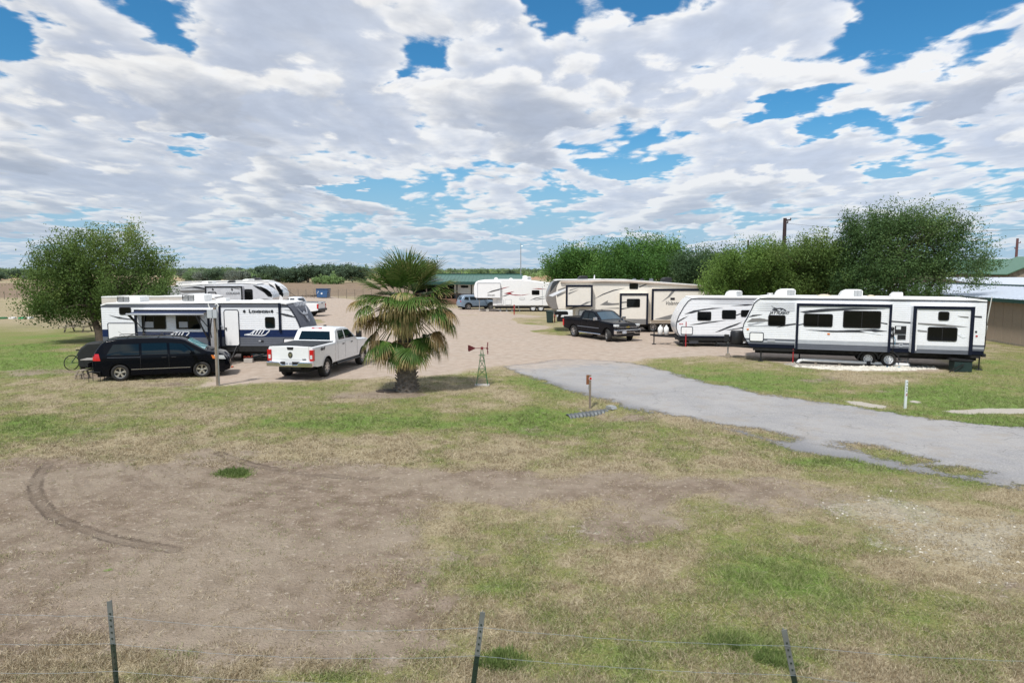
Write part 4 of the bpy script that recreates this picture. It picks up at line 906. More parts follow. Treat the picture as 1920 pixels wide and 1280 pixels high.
# ---- white, navy and grey trailer at the left
S = Side(195.5, 33.7, 566, 33.5, 'travel_trailer', 'white and navy ribbed travel trailer with charcoal nose, behind the black minivan', 'trailer')
nose = S.ql([(566, 648), (567.5, 640), (568, 628), (565, 616), (561.6, 606.6), (554.7, 592.8), (546, 579), (538, 572), (528, 568.3)])
zt = S.q(400, 570.3)[1]; zb = S.q(480, 648.5)[1]; nose[0] = (nose[0][0], zb); nose[-1] = (nose[-1][0], zt); print('LONG', S.L, zt, zb)
znavy1 = S.q(480, 617.5)[1]; znavy0 = S.q(480, 632)[1]; zg = S.q(480, 577)[1]
sidL = [(0.0, zb), (0.0, zt)]
ribbed_body(S, sidL, nose, zt, W, [(znavy0, 1), (znavy1, 2), (zg, 0), (9, 1)], [WHITE, GREYS, NAVY, GREYCAP], (0, 3, 3))
# charcoal nose shell, a wrapped surface standing just proud of the body
m = MB(); fn = ipl(nose); Z = np.linspace(S.q(560, 617)[1], zt + .02, 16); prof = [(fn(z) + .015, z) for z in Z]
top = [(fn(zt) - .15, zt + .05)]
P1 = prof + top
n_ = len(P1)
vs = [(u, -.015, z) for u, z in P1] + [(u, W + .015, z) for u, z in P1] + [(u - .09, -.015, z) for u, z in P1]
fs = [(i, i + 1, i + 1 + n_, i + n_) for i in range(n_ - 1)] + [(i, i + 2 * n_, i + 1 + 2 * n_, i + 1) for i in range(n_ - 1)]
m.add(vs, fs); capo = m.build('front_cap', GREYCAP, S.root, smooth=True)
m = MB(); m.prism([(nose[2][0] + .0, nose[2][1]), (fn(Z[0]) + .02, Z[0]), (fn(Z[0]) + .02, Z[0] - .25), (nose[1][0] + .02, nose[1][1])], -.014, W + .014); m.build('lower_cap', WHITE2, S.root)
m = MB(); m.tube([(u, -.02, z) for u, z in nose[2:]], .02, 6); m.build('front_trim', TRIM, S.root)
roof_sheet(S, [(0, zt - .09), (.3, zt + .0), (S.L * .5, zt + .05), (nose[-1][0] - .1, zt + .05), (nose[-1][0] + .25, zt - .0)], W, th=.06)
chassis(S, .1, nose[0][0] - .3, zb - .28, zb + .001, W, mat=DARKV, inset=.01)
S.window(223.5, 575.6, 246, 590); S.hatch(203, 605, 256, 652, name='loading_door', mat=WHITE2)
OFF = .85
so, b4 = slide_out(S, 254, 581, 393.5, 653, OFF, [(S.q(320, 633, OFF)[1], 1), (S.q(320, 622, OFF)[1], 2), (9, 0)], [WHITE, GREYS, NAVY, WHITE2], tw=(.09, .05, .09, 0), endmat=3)
S.window(266, 591, 311.5, 617, OFF, so, True, .06); S.window(330, 589, 376, 617, OFF, so, True, .06)
for (x0, x1) in ((271, 288), (336, 352)):
    a, b, c, d = S.rect(x0, 603, x1, 614, OFF); m = MB(); m.box(a, b, -OFF - .0145, -OFF - .0125, c, d); m.build('window_shade', GRAPHL, so)
def feather(S, x0, y0, sc, off, parent):
    P = lambda L: [(x0 + a * sc, y0 + b * sc) for a, b in L]
    g = stroke(S, P([(0, 11), (12, 9), (20, 3), (32, 0), (49, 1), (50, 3), (42, 11), (36, 12.5), (0, 11)]), .045, GRAPHW, off, parent, 'graphic_or_rib_shade')
    for k in range(4): stroke(S, P([(16 + k * 6, 10), (22 + k * 6, 1.5)]), .05, GRAPHW, off, parent, 'graphic_bar', 6 + k)
feather(S, 305, 621, 1.0, OFF, so); feather(S, 458, 617, .95, 0, None)
u0, z0 = S.q(340, 632, OFF)
S.decal([(204, 590.5), (222, 594), (240, 597), (253, 600), (240, 599), (222, 597)], GRAPHD); S.decal([(518, 586), (540, 589), (554, 594), (555, 596), (535, 592.5)], GRAPHD); S.decal([(528, 580.5), (545, 581.5), (547, 583)], GRAPHG)
# awning half rolled out
m = MB(); a0, a1 = S.q(256, 583, OFF)[0], S.q(388, 583, OFF)[0]; zA = S.q(320, 580.5, .5)[1]
zT = S.q(320, 589.5, 1.3)[1]
tub = 1.3
m.add([(a0, -.5, zA), (a1, -.5, zA), (a1, -tub, zT + .05), (a0 - .1, -tub, zT + .05), (a0, -.5, zA + .006), (a1, -.5, zA + .006), (a1, -tub, zT + .056), (a0 - .1, -tub, zT + .056)], [(3, 2, 1, 0), (4, 5, 6, 7), (0, 1, 5, 4), (2, 3, 7, 6), (1, 2, 6, 5), (3, 0, 4, 7)])
aw = m.build('awning', pm('navy_awning_fabric', (.018, .03, .075), .8), S.root)
m = MB(); m.tube([(a0 - .25, -tub, zT), (a1 + .05, -tub, zT)], .05, 10); m.build('awning_roller', GREYL, aw, smooth=True)
m = MB()
for ux, s_ in ((a0 - .18, 1), (a1 - .35, 1)):
    m.bar((ux, -tub, zT), (ux + .42, -.04 if ux < a0 else -.9, 1.15), .05, .07); m.bar((ux + .05, -tub + .1, zT - .02), (ux + .5, -OFF - .06, zT - .75), .03, .04); m.bar((ux + .42, -.9, 1.15), (ux + .62, -.9, zT + .1), .05, .05); m.bar((ux + .5, -.92, zT - .75), (ux + .55, -.9, 1.3), .03, .04)
m.build('awning_arm', BLACKM, aw)
S.hatch(420.6, 580, 449, 648.5, name='entry_door', mat=WHITE2, handle=True, r=.14)
S.window(497, 594, 515.5, 615)
for px in (458, 510):
    u_, z_ = S.q(px, 583.6); m = MB(); m.lathe([(.001, -.03), (.06, -.03), (.07, 0)], 14, c=(u_, 0, z_)); m.build('speaker', BLACK, S.root)
u0, z0 = S.q(466.5, 586); text_mesh('lettering', 'L', .24, GRAPHD, S.root, (u0, -.02, z0), squash=1.1, bold=.01); text_mesh('lettering', 'ONGHORN', .165, GRAPHD, S.root, (u0 + .15, -.02, z0), squash=1.05, bold=.008)
m = MB(); a, b, c, d = S.rect(523, 568, 527, 622); m.box(a, b, -.07, -.0, c, d); m.build('awning_arm_cover', TRIM, S.root)
a, b, c, d = S.rect(411, 572, 415, 650); m = MB(); m.box(a, b, -.03, 0, c, d); m.build('slide_frame', TRIM, S.root)
S.hatch(531.5, 634, 553, 648)
a, b, c, d = S.rect(404.5, 572, 421, 583); 
for (px, py, mt) in ((487.5, 639, GRAPHL), (492, 639, BLACK), (416, 611, GRAPHW), (557, 630, AMBER)):
    a, b, c, d = S.rect(px - 2.2, py - 1.4, px + 2.2, py + 1.4); m = MB(); m.prism(rrect(a, b, c, d, .02), -.03, 0); m.build('outlet_cover' if mt is not AMBER else 'marker_light', mt, S.root)
# lettering and the horned skull on the sloping nose
i0 = 9; (ua, za), (ub, zb_) = prof[5], prof[12]
tilt = math.atan2(ua - ub, zb_ - za)     # lean of the nose
def nose_plane(v, h):                    # v: 0..W across (0 near), h metres up along the slope from the lower point
    return Vector((ua - math.sin(tilt) * h + .10 * math.cos(tilt), v, za + math.cos(tilt) * h + .0 + .10 * math.sin(tilt)))
Mx = Matrix.Rotation(math.pi / 2, 4, 'Z') @ Matrix.Rotation(math.pi / 2 - tilt, 4, 'X')
tl = text_mesh('lettering', 'LONGHORN', .30, GRAPHL, capo, nose_plane(.40, .72), squash=1.0, bold=.008); tl.rotation_euler = Mx.to_euler()
def nose_poly(mb, pts, k=0):
    q = [nose_plane(.4 + a, b) for a, b in pts]; nrm = Vector((math.cos(tilt), 0, math.sin(tilt))) * .006
    n = len(q); mb.add([p - nrm * 2 for p in q] + [p + nrm * (1 + k) for p in q], [tuple(range(n)), tuple(range(2 * n - 1, n - 1, -1))] + [(i, i + n, (i + 1) % n + n, (i + 1) % n) for i in range(n)])
m = MB()
nose_poly(m, [(.62, .28), (.70, .38), (.80, .42), (.90, .38), (.98, .28), (.94, .08), (.86, -.14), (.80, -.18), (.74, -.14), (.66, .08)])
nose_poly(m, [(.62, .30), (.64, .24), (.46, .24), (.30, .34), (.20, .50), (.14, .66), (.28, .50), (.40, .36)], 1)
nose_poly(m, [(.98, .30), (.96, .24), (1.14, .24), (1.30, .34), (1.40, .50), (1.46, .66), (1.32, .50), (1.20, .36)], 1)
sk = m.build('emblem', GRAPHL, capo, fix=False)
m = MB()
for cx in (.71, .89): nose_poly(m, [(cx - .05, .20), (cx, .25), (cx + .05, .20), (cx, .13)], 3)
nose_poly(m, [(.77, .0), (.80, .06), (.83, .0), (.80, -.08)], 3); m.build('emblem_hollow', GREYCAP, sk, fix=False)
m = MB()
for k in range(3):
    z_ = .58 - k * .24; y_ = -.18 - k * .26; u_ = S.q(431, 670)[0]
    m.box(u_ - .38, u_ + .38, y_ - .26, y_, z_, z_ + .035)
for s_ in (-.42, .40): m.bar((S.q(431, 670)[0] + s_, -.05, zb - .02), (S.q(431, 670)[0] + s_, -.95, .06), .04, .08)
m.build('entry_step', BLACKM, S.root)
ac_unit(S, 218, 262, 555, 568.5, .75, flip=2, gm=BLACK); ac_unit(S, 340, 383, 551.5, 567, .75, flip=2, gm=BLACK)
vent(S, 404, 424, 559, 567, .8); vent(S, 466, 492, 561, 567.5, .9, ROOFW, True); vent(S, 300, 312, 563, 568, .9, ROOFW, True)
jack(S, S.q(520, 660)[0], .2, zb); jack(S, .6, .2, zb)
m = MB(); u_ = nose[0][0]; m.box(u_ - .1, u_ + .01, .1, W - .1, zb - .2, zb); m.build('front_frame', DARKV, S.root)
for s_ in (-1, 1): pass
aframe(S, S.L + .9, nose[0][0] - .1, zb - .14, W)
trailer_wheels(S, [4.5, 5.4], .0, .335)
LONG = S

# ---- low white trailer peeping over its roof
S = Side(296, 41.5, 418, 42.2, 'travel_trailer', 'low white and beige trailer with rounded end, just showing over the navy trailer roof', 'trailer')
zt = S.q(350, 557)[1]
ol = [(-3.0, .65), (-3.0, zt)] + [S.q(390, 557), S.q(400, 558.5), S.q(408, 562), S.q(414, 568), S.q(418, 578), S.q(419, 590)] + [(S.q(417, 600)[0], .65)]
m = MB(); m.prism(ol, 0, W); m.build('body', pm('beige_side', (.62, .57, .52), .35), S.root, bevel=.03)
roof_sheet(S, [(-3.0, zt), S.q(388, 556.5), S.q(402, 558.6)], W, th=.07)
m = MB(); m.tube([(u - .02, -.01, z) for u, z in ol[2:8]], .035, 6); m.build('end_trim', WHITE2, S.root)
a, b, c, d = S.rect(380.5, 557.5, 382.5, 590); m = MB(); m.box(a, b, -.02, 0, c, d); m.build('end_band', BLACK, S.root)
chassis(S, -2.8, S.L - .3, .5, .651, W); trailer_wheels(S, [-.2, .7], 0, .335); vent(S, 322, 334, 553.5, 558, .9, ACW, True)

# ---- two fifth wheels farther back at the left
def far_fifth(S, px0, zpts, noseL, depthname, label_done=None):
    pass
S = Side(322, 47.5, 512, 48.5, 'fifth_wheel_trailer', 'silver fifth wheel with framed slide-out, nearer of the two behind the navy trailer', 'trailer')
ns = [(456.5, 532), (470, 532.5), (482, 534), (492, 537), (500, 541), (507, 546.5), (511, 552), (512.5, 558), (511, 566), (506, 571)]
ol = S.ql([(300, 541), (322, 538.5), (385, 534)] + ns) ; a0 = ol[0][0]
ol = [(a0, .9), ] + ol + [(ol[-1][0] - 2.6, ol[-1][1] - .02), (ol[-1][0] - 2.6, .9)]
SILV = pm('silver_gelcoat', (.60, .61, .64), .28, dirt=.04)
m = MB(); m.prism(ol, 0, W); m.build('body', SILV, S.root, bevel=.05)
roof_sheet(S, S.ql([(300, 540), (322, 537.6), (385, 533.2), (456.5, 531), (482, 533)]), W, th=.05)
o = framed(S, 385, 536.5, 454.5, 572, .4, SILV, (.07, .07, .08, 0), ttrim=BLACK)
a, b, c, d = S.rect(390, 547, 406, 566, .4); m = MB(); m.ring(rrect(a, b, c, d, .08), rrect(a + .05, b - .05, c + .05, d - .05, .05), -.43, -.39); m.build('window_frame', BLACK, o)
u0, z0 = S.q(423.5, 551.5, .4); text_mesh('lettering', 'COUGAR', .20, GRAPHD, o, (u0, -.425, z0), squash=1.1, shear=.1)
S.decal([(430, 538.5), (445, 540), (452, 542.5), (440, 541)], GRAPHG, .405, parent=o)
for px in (399, 435): u_, z_ = S.q(px, 542.5, .4); m = MB(); m.lathe([(.001, -.43), (.06, -.43), (.06, -.39)], 12, c=(u_, 0, z_)); m.build('speaker', BLACK, o)
S.window(458.7, 542, 474, 565)
S.decal([(474, 534.5), (490, 538), (498, 546), (505, 552), (508, 556), (503, 556), (495, 548), (483, 541)], BLACK, .01)
m = MB(); P_ = S.ql([(488, 536.5), (500, 541.8), (507, 547.2), (510.5, 553), (509, 557), (501, 553), (493, 545)]); m.prism(P_, -.02, .3); m.build('nose_window', GLASS, S.root)
S.decal([(340, 541), (365, 537), (372, 537.5), (384, 540), (384, 542.5), (360, 539.5)], GRAPHD); S.decal([(330, 545), (384, 543), (384, 548), (345, 549)], GRAPHG); S.decal([(462, 568), (480, 560), (500, 560), (511, 562), (498, 563)], GRAPHG)
ac_unit(S, 377, 399, 526.5, 534, .8); vent(S, 425.6, 439, 526, 532.5, .7, BLACK); chassis(S, a0 + .2, ol[-1][0], .7, .901, W); trailer_wheels(S, [1.2, 2.2], 0, .38); vent(S, 356, 376, 530, 535, .9, ACW, True)
m = MB(); m.box(S.L - 1.6, S.L - .6, .6, 1.8, 1.3, 1.6); m.build('kingpin_hitch', BLACKM, S.root)
for px in (450,): jack(S, ol[-1][0] - .4, .2, .9)
S = Side(345, 57, 532, 58, 'fifth_wheel_trailer', 'white fifth wheel trailer with rounded nose and dark nose window, farthest at the left', 'trailer')
ns = [(490, 527.5), (503.5, 528.5), (513, 531), (521, 535.5), (527, 541), (531, 549), (532, 556), (530, 563)]
ol = S.ql([(330, 530.5), (400, 528.5)] + ns); a0 = ol[0][0]
ol = [(a0, .9)] + ol + [(ol[-1][0] - 2.6, ol[-1][1] - .02), (ol[-1][0] - 2.6, .9)]
m = MB(); m.prism(ol, 0, W); m.build('body', WHITE2, S.root, bevel=.05)
roof_sheet(S, S.ql([(330, 529.5), (400, 527.8), (490, 526.8), (503, 528)]), W, th=.05)
m = MB(); P_ = S.ql([(515, 531.5), (523, 537), (529, 544), (531.5, 552), (530, 557), (525, 552), (518, 541)]); m.prism(P_, -.02, .3); m.build('nose_window', GLASS, S.root)
S.decal([(503, 531), (512, 536), (520, 546), (526, 553), (518, 550), (509, 541)], BLACK, .01); S.decal([(495, 556), (512, 550), (526, 556), (510, 554)], GRAPHG)
ac_unit(S, 338, 354, 526.5, 533, .8, BLACK, grill=False); ac_unit(S, 453, 475, 523, 529, .8); ac_unit(S, 466, 486, 521, 528.5, 1.4, BLACK, grill=False)
chassis(S, a0 + .2, ol[-1][0], .7, .901, W); trailer_wheels(S, [1.2, 2.2], 0, .38); S.window(440, 536, 452, 545)
m = MB(); u_, z_ = S.q(533, 541); m.bar((u_ - .3, .4, z_ + .2), (u_ + .85, .4, S.q(543, 556)[1]), .03, .03); m.build('stay_bar', BLACKM, S.root)
# ================================================================== VEHICLES
def interp_s(pts, x):
    xs_ = [p[0] for p in pts]; zs_ = [p[1] for p in pts]
    return float(np.interp(x, xs_, zs_))
class Car:
    """x: 0 rear bumper .. L nose; y: -W/2 is the right hand side; z up. Right side faces -y."""
    def __init__(s, name, label, cat, L, W, top, bot, belt, tumble, paint, wheels, wr, r=.10, crown=.05, plan=None, archr=None, archmat=BLACKM, extra=()):
        s.root = empty(name, (0, 0, 0), 0, label, cat); s.L, s.W = L, W; s.top, s.bot, s.belt, s.tum = top, bot, belt, tumble
        s.planp = plan or [(0, .88), (.12, .96), (.5, 1.0), (L - .9, 1.0), (L - .35, .95), (L - .1, .86), (L, .76)]
        xs_ = sorted(set([0, L] + [round(v, 3) for v in np.linspace(0, L, 70)] + [p[0] for p in top] + [p[0] for p in bot] + list(extra)))
        rings = []
        zmax = max(p[1] for p in top)
        for x in xs_:
            zt, zb = interp_s(top, x), interp_s(bot, x); rr = min(r, (zt - zb) * .4)
            ring = []
            ns = 12
            for k in range(ns):
                z = zb + (zt - rr - zb) * k / (ns - 1); ring.append((s.hw(x, z), z))
            ye = s.hw(x, zt - rr)
            for k in range(1, 5):
                a = R(90 * k / 4); ring.append((ye - rr * (1 - math.cos(a)), zt - rr + rr * math.sin(a)))
            yt = ye - rr
            for k in range(1, 5): ring.append((yt * (1 - k / 4), zt + crown * (1 - (1 - k / 4) ** 2)))
            rings.append(ring)
        n = len(rings[0]); full = []
        for ring in rings:
            right = [(-y, z) for y, z in ring]; left = [(y, z) for y, z in ring[:-1]][::-1]
            full.append(right + left)
        nn = len(full[0]); m = MB()
        for x, ring in zip(xs_, full):
            for (y, z) in ring: m.v.append((x, y, z))
        for i in range(len(xs_) - 1):
            for k in range(nn):
                k2 = (k + 1) % nn; a = i * nn + k; b = i * nn + k2
                m.f.append((a, b, b + nn, a + nn)); m.m.append(0)
        m.f.append(tuple(range(nn - 1, -1, -1))); m.m.append(0); m.f.append(tuple((len(xs_) - 1) * nn + k for k in range(nn))); m.m.append(0)
        body = m.build('body', [paint, archmat], s.root, auto=38)
        bm = bmesh.new(); bm.from_mesh(body.data); s.bvh = BVHTree.FromBMesh(bm); bm.free()
        s.body = body
        if wheels:
            ar = archr or wr * 1.17; cm = MB()
            for wx in wheels:
                for sg in (-1, 1):
                    c = MB(); y0, y1 = sg * (W / 2 + .15), sg * (W / 2 - .34)
                    prof = [(.001, y0), (ar, y0), (ar, y1), (.001, y1)]
                    cm.lathe(prof, 36, c=(wx, 0, wr * 1.02), mi=1)
            cut = cm.build('cutter', [paint, archmat], None)
            md = body.modifiers.new('b', 'BOOLEAN'); md.operation = 'DIFFERENCE'; md.solver = 'EXACT'; md.object = cut; md.use_self = True
            try: md.material_mode = 'INDEX'
            except Exception: pass
            dg = bpy.context.evaluated_depsgraph_get(); dg.update()
            me = bpy.data.meshes.new_from_object(body.evaluated_get(dg)); body.modifiers.clear(); body.data = me; bpy.data.objects.remove(cut)
    def hw(s, x, z):
        pl = interp_s(s.planp, x); zb = .35
        h = s.W / 2 * pl
        bl = s.belt if not callable(s.belt) else s.belt(x)
        if z > bl: h -= s.tum * (z - bl)
        else: h -= .05 * max(0, (.62 - z)) ** 1.0 + .03 * max(0, (z - bl + .25))
        return max(h, .05)
    def hit(s, x, z, side, off):
        o = Vector((x, side * 3.0, z)); loc, nrm, i, d = s.bvh.ray_cast(o, Vector((0, -side, 0)))
        if loc is None: return Vector((x, side * s.hw(x, z), z))
        if nrm.y * side < 0: nrm = -nrm
        return loc + nrm * off
    def panel(s, name, quad, mat, side=-1, off=.006, n=8, m_=5, parent=None):
        """quad: 4 corners (x,z): low-rear, low-front, top-front, top-rear; laid on the side"""
        if side == 0:
            s.panel(name, quad, mat, 1, off, n, m_, parent); side = -1
        mb = MB(); a, b, c, d = [Vector((p[0], 0, p[1])) for p in quad]
        for sg in (side,):
            base = len(mb.v)
            for j in range(m_ + 1):
                for i in range(n + 1):
                    p = (a.lerp(b, i / n)).lerp(d.lerp(c, i / n), j / m_); mb.v.append(tuple(s.hit(p.x, p.z, sg, off)))
            for j in range(m_):
                for i in range(n):
                    k = base + j * (n + 1) + i; mb.f.append((k, k + 1, k + n + 2, k + n + 1)); mb.m.append(0)
        return mb.build(name, mat, parent or s.root, smooth=True, fix=False)
    def strip(s, name, pts, w_, mat, side=-1, off=.004, parent=None):
        """thin line along (x,z) points on the side"""
        if side == 0:
            s.strip(name, pts, w_, mat, 1, off, parent); side = -1
        mb = MB()
        for sg in (side,):
            P = []
            for i in range(len(pts) - 1):
                for t in np.linspace(0, 1, 9)[:-1]: P.append((pts[i][0] * (1 - t) + pts[i + 1][0] * t, pts[i][1] * (1 - t) + pts[i + 1][1] * t))
            P.append(pts[-1]); base = len(mb.v)
            for i, p in enumerate(P):
                q0 = P[max(0, i - 1)]; q1 = P[min(len(P) - 1, i + 1)]; L_ = math.hypot(q1[0] - q0[0], q1[1] - q0[1]) or 1
                nx_, nz_ = -(q1[1] - q0[1]) / L_ * w_ / 2, (q1[0] - q0[0]) / L_ * w_ / 2
                mb.v.append(tuple(s.hit(p[0] - nx_, p[1] - nz_, sg, off))); mb.v.append(tuple(s.hit(p[0] + nx_, p[1] + nz_, sg, off)))
            for i in range(len(P) - 1):
                k = base + 2 * i; mb.f.append((k, k + 2, k + 3, k + 1)); mb.m.append(0)
        return mb.build(name, mat, parent or s.root, fix=False)
    def endpanel(s, name, quad, mat, front=True, off=.008, n=8, m_=4, parent=None, slope=None):
        """quad of (y,z): rays along x from outside; slope: cast direction"""
        mb = MB(); a, b, c, d = [Vector((0, p[0], p[1])) for p in quad]; dr = Vector((-1, 0, 0)) if front else Vector((1, 0, 0)); x0 = s.L + 2 if front else -2
        for j in range(m_ + 1):
            for i in range(n + 1):
                p = (a.lerp(b, i / n)).lerp(d.lerp(c, i / n), j / m_)
                loc, nrm, ii, dd = s.bvh.ray_cast(Vector((x0, p.y, p.z)), dr)
                if loc is None: loc, nrm = Vector((0 if not front else s.L, p.y, p.z)), -dr
                if nrm.dot(dr) > 0: nrm = -nrm
                mb.v.append(tuple(loc + nrm * off))
        for j in range(m_):
            for i in range(n):
                k = j * (n + 1) + i; mb.f.append((k, k + 1, k + n + 2, k + n + 1)); mb.m.append(0)
        return mb.build(name, mat, parent or s.root, smooth=True, fix=False)
    def toppanel(s, name, quad, mat, off=.006, n=8, m_=6, parent=None):
        """quad of (x,y): rays from above"""
        mb = MB(); a, b, c, d = [Vector((p[0], p[1], 0)) for p in quad]
        for j in range(m_ + 1):
            for i in range(n + 1):
                p = (a.lerp(b, i / n)).lerp(d.lerp(c, i / n), j / m_)
                loc, nrm, ii, dd = s.bvh.ray_cast(Vector((p.x, p.y, 5)), Vector((0, 0, -1)))
                if nrm.z < 0: nrm = -nrm
                mb.v.append(tuple(loc + nrm * off))
        for j in range(m_):
            for i in range(n):
                k = j * (n + 1) + i; mb.f.append((k, k + 1, k + n + 2, k + n + 1)); mb.m.append(0)
        return mb.build(name, mat, parent or s.root, smooth=True, fix=False)
    def wheels(s, wxs, wr, wd=.23, style='alloy', mat=None, steer=0.0, spokes=5, rimr=None):
        for i, wx in enumerate(wxs):
            for sg in (-1, 1):
                wheel(s.root, wx, sg * (s.W / 2 - wd / 2 - .02), wr, wd, sg, style, rimmat=mat, steer=steer if i == 1 else 0, spokes=spokes, rimr=rimr)
    def mirrors(s, x, z, paint, sz=(.12, .20, .15)):
        for sg in (-1, 1):
            m = MB(); y = sg * (s.hw(x, z)); y0, y1 = (y + sg * .06, y + sg * (.06 + sz[1]))
            m.box(x - sz[0] / 2, x + sz[0] / 2, min(y0, y1), max(y0, y1), z, z + sz[2]); m.box(x - .03, x + .03, min(y - sg * .04, y0), max(y - sg * .04, y0), z + .02, z + .06)
            m.build('wing_mirror', paint, s.root, bevel=.03)
    def seat(s, rear, front, wx0, wx1, side):
        """place so that the two right hand wheels (centre line of the tyre) touch rear and front ground points"""
        v = Vector((front.x - rear.x, front.y - rear.y, 0)).normalized(); rz = math.atan2(v.y, v.x)
        rel = Vector((wx0, side * (s.W / 2 - .13), 0)); mid_rel = Vector(((wx0 + wx1) / 2, side * (s.W / 2 - .13), 0)); mid = (rear + front) / 2
        rot = Matrix.Rotation(rz, 3, 'Z'); p = Vector((mid.x, mid.y, 0)) - rot @ mid_rel
        s.root.location = (p.x, p.y, 0); s.root.rotation_euler = (0, 0, rz)

def plate(car, front, z, w_=.31, h_=.16, txt='', x=None, y0=0.0):
    m = MB(); xx = x if x is not None else (car.L + .03 if front else -.03)
    m.box(xx - .008, xx + .008, y0 - w_ / 2, y0 + w_ / 2, z, z + h_); o = m.build('licence_plate', PLATE, car.root, bevel=.008)
    k = MB(); sx = (xx + .0095) if front else (xx - .0095)
    for i in range(7):
        if i == 3: continue
        yy = y0 - w_ * .40 + i * w_ * .80 / 6; k.box(min(sx, sx + (.002 if front else -.002)), max(sx, sx + (.002 if front else -.002)), yy - .012, yy + .012, z + h_ * .28, z + h_ * .68)
    k.build('plate_characters', PLATET, o); return o

# ---- black minivan
C = Car('minivan', 'shiny black minivan with silver spoked wheels and roof rails, parked along the navy trailer', 'minivan', 5.15, 2.0,
        top=[(0, 1.02), (.05, 1.15), (.30, 1.52), (.50, 1.665), (.85, 1.715), (1.6, 1.735), (2.6, 1.72), (3.25, 1.66), (3.45, 1.60), (4.20, 1.165), (4.28, 1.13), (4.6, 1.06), (4.9, .95), (5.08, .78), (5.15, .60)],
        bot=[(0, .36), (.2, .28), (.6, .24), (4.5, .24), (4.9, .24), (5.15, .30)], belt=1.03, tumble=.30, paint=PBLACK, wheels=[.98, 4.06], wr=.34, r=.11,
        plan=[(0, .86), (.10, .93), (.4, .98), (1.0, 1.0), (4.0, 1.0), (4.6, .95), (4.95, .85), (5.15, .68)])
C.panel('rear_side_window', [(.52, 1.08), (1.72, 1.06), (1.70, 1.50), (.76, 1.50)], GLASSC, 0)
C.panel('sliding_door_window', [(1.82, 1.06), (2.78, 1.05), (2.74, 1.51), (1.80, 1.52)], GLASSC, 0)
C.panel('front_door_window', [(2.88, 1.05), (3.80, 1.05), (3.32, 1.46), (2.84, 1.51)], GLASSC, 0)
C.panel('quarter_window', [(3.86, 1.05), (4.06, 1.05), (3.42, 1.47), (3.38, 1.46)], GLASSC, 0)
C.toppanel('windscreen', [(3.52, -.62), (4.18, -.78), (4.18, .78), (3.52, .62)], SHADE, n=8, m_=12)
C.endpanel('rear_window', [(-.66, 1.12), (.66, 1.12), (.56, 1.48), (-.56, 1.48)], GLASSC, False)
for x in (1.76, 2.82): C.strip('door_seam', [(x, .42), (x, 1.05)], .012, BLACK, 0)
C.strip('slide_track', [(.55, .985), (1.76, .965)], .012, GREYS, 0); C.strip('chrome_strip', [(1.4, .47), (3.62, .47)], .022, ALLOY, 0)
C.strip('door_handle', [(2.55, .93), (2.73, .93)], .04, BLACK, 0, .012); C.strip('door_handle', [(2.92, .93), (3.1, .93)], .04, BLACK, 0, .012)
C.panel('tail_light', [(.02, .86), (.30, .86), (.24, 1.14), (.09, 1.14)], RED, 0, .010); C.endpanel('tail_light', [(-.92, .88), (-.70, .88), (-.70, 1.12), (-.86, 1.12)], RED, False, .01); C.endpanel('tail_light', [(.70, .88), (.92, .88), (.86, 1.12), (.70, 1.12)], RED, False, .01)
C.panel('headlight', [(4.62, .78), (5.00, .74), (4.92, .90), (4.55, .96)], LENS, 0, .01); C.panel('side_marker', [(4.50, .80), (4.62, .78), (4.56, .93), (4.44, .96)], AMBER, 0, .011)
C.endpanel('grille', [(-.55, .68), (.55, .68), (.50, .84), (-.50, .84)], CHROME, True, .02); C.endpanel('lower_grille', [(-.6, .36), (.6, .36), (.6, .52), (-.6, .52)], BLACK, True, .01)
m = MB()
for sg in (-1, 1): m.tube([(.7, sg * .62, 1.76), (.8, sg * .62, 1.80), (2.9, sg * .62, 1.79), (3.0, sg * .62, 1.74)], .018, 6)
for x in (1.2, 2.35): m.tube([(x, -.62, 1.80), (x + .12, .62, 1.80)], .016, 6)
m.build('roof_rails', BLACKM, C.root)
m = MB(); m.tube([(1.0, .2, 1.76), (.75, .2, 1.95)], .006, 5); m.build('aerial', BLACKM, C.root)
C.mirrors(3.72, 1.02, PBLACK); C.wheels([.98, 4.06], .34, .23, 'split', pm('machined_alloy', (.66, .64, .60), .3, .85), spokes=5)
m = MB(); m.box(.1, 4.9, -.7, .7, .17, .30); m.build('underbody', DARKV, C.root)
C.seat(G(230, 713.5), G(377, 707), .98, 4.06, -1)
VAN = C

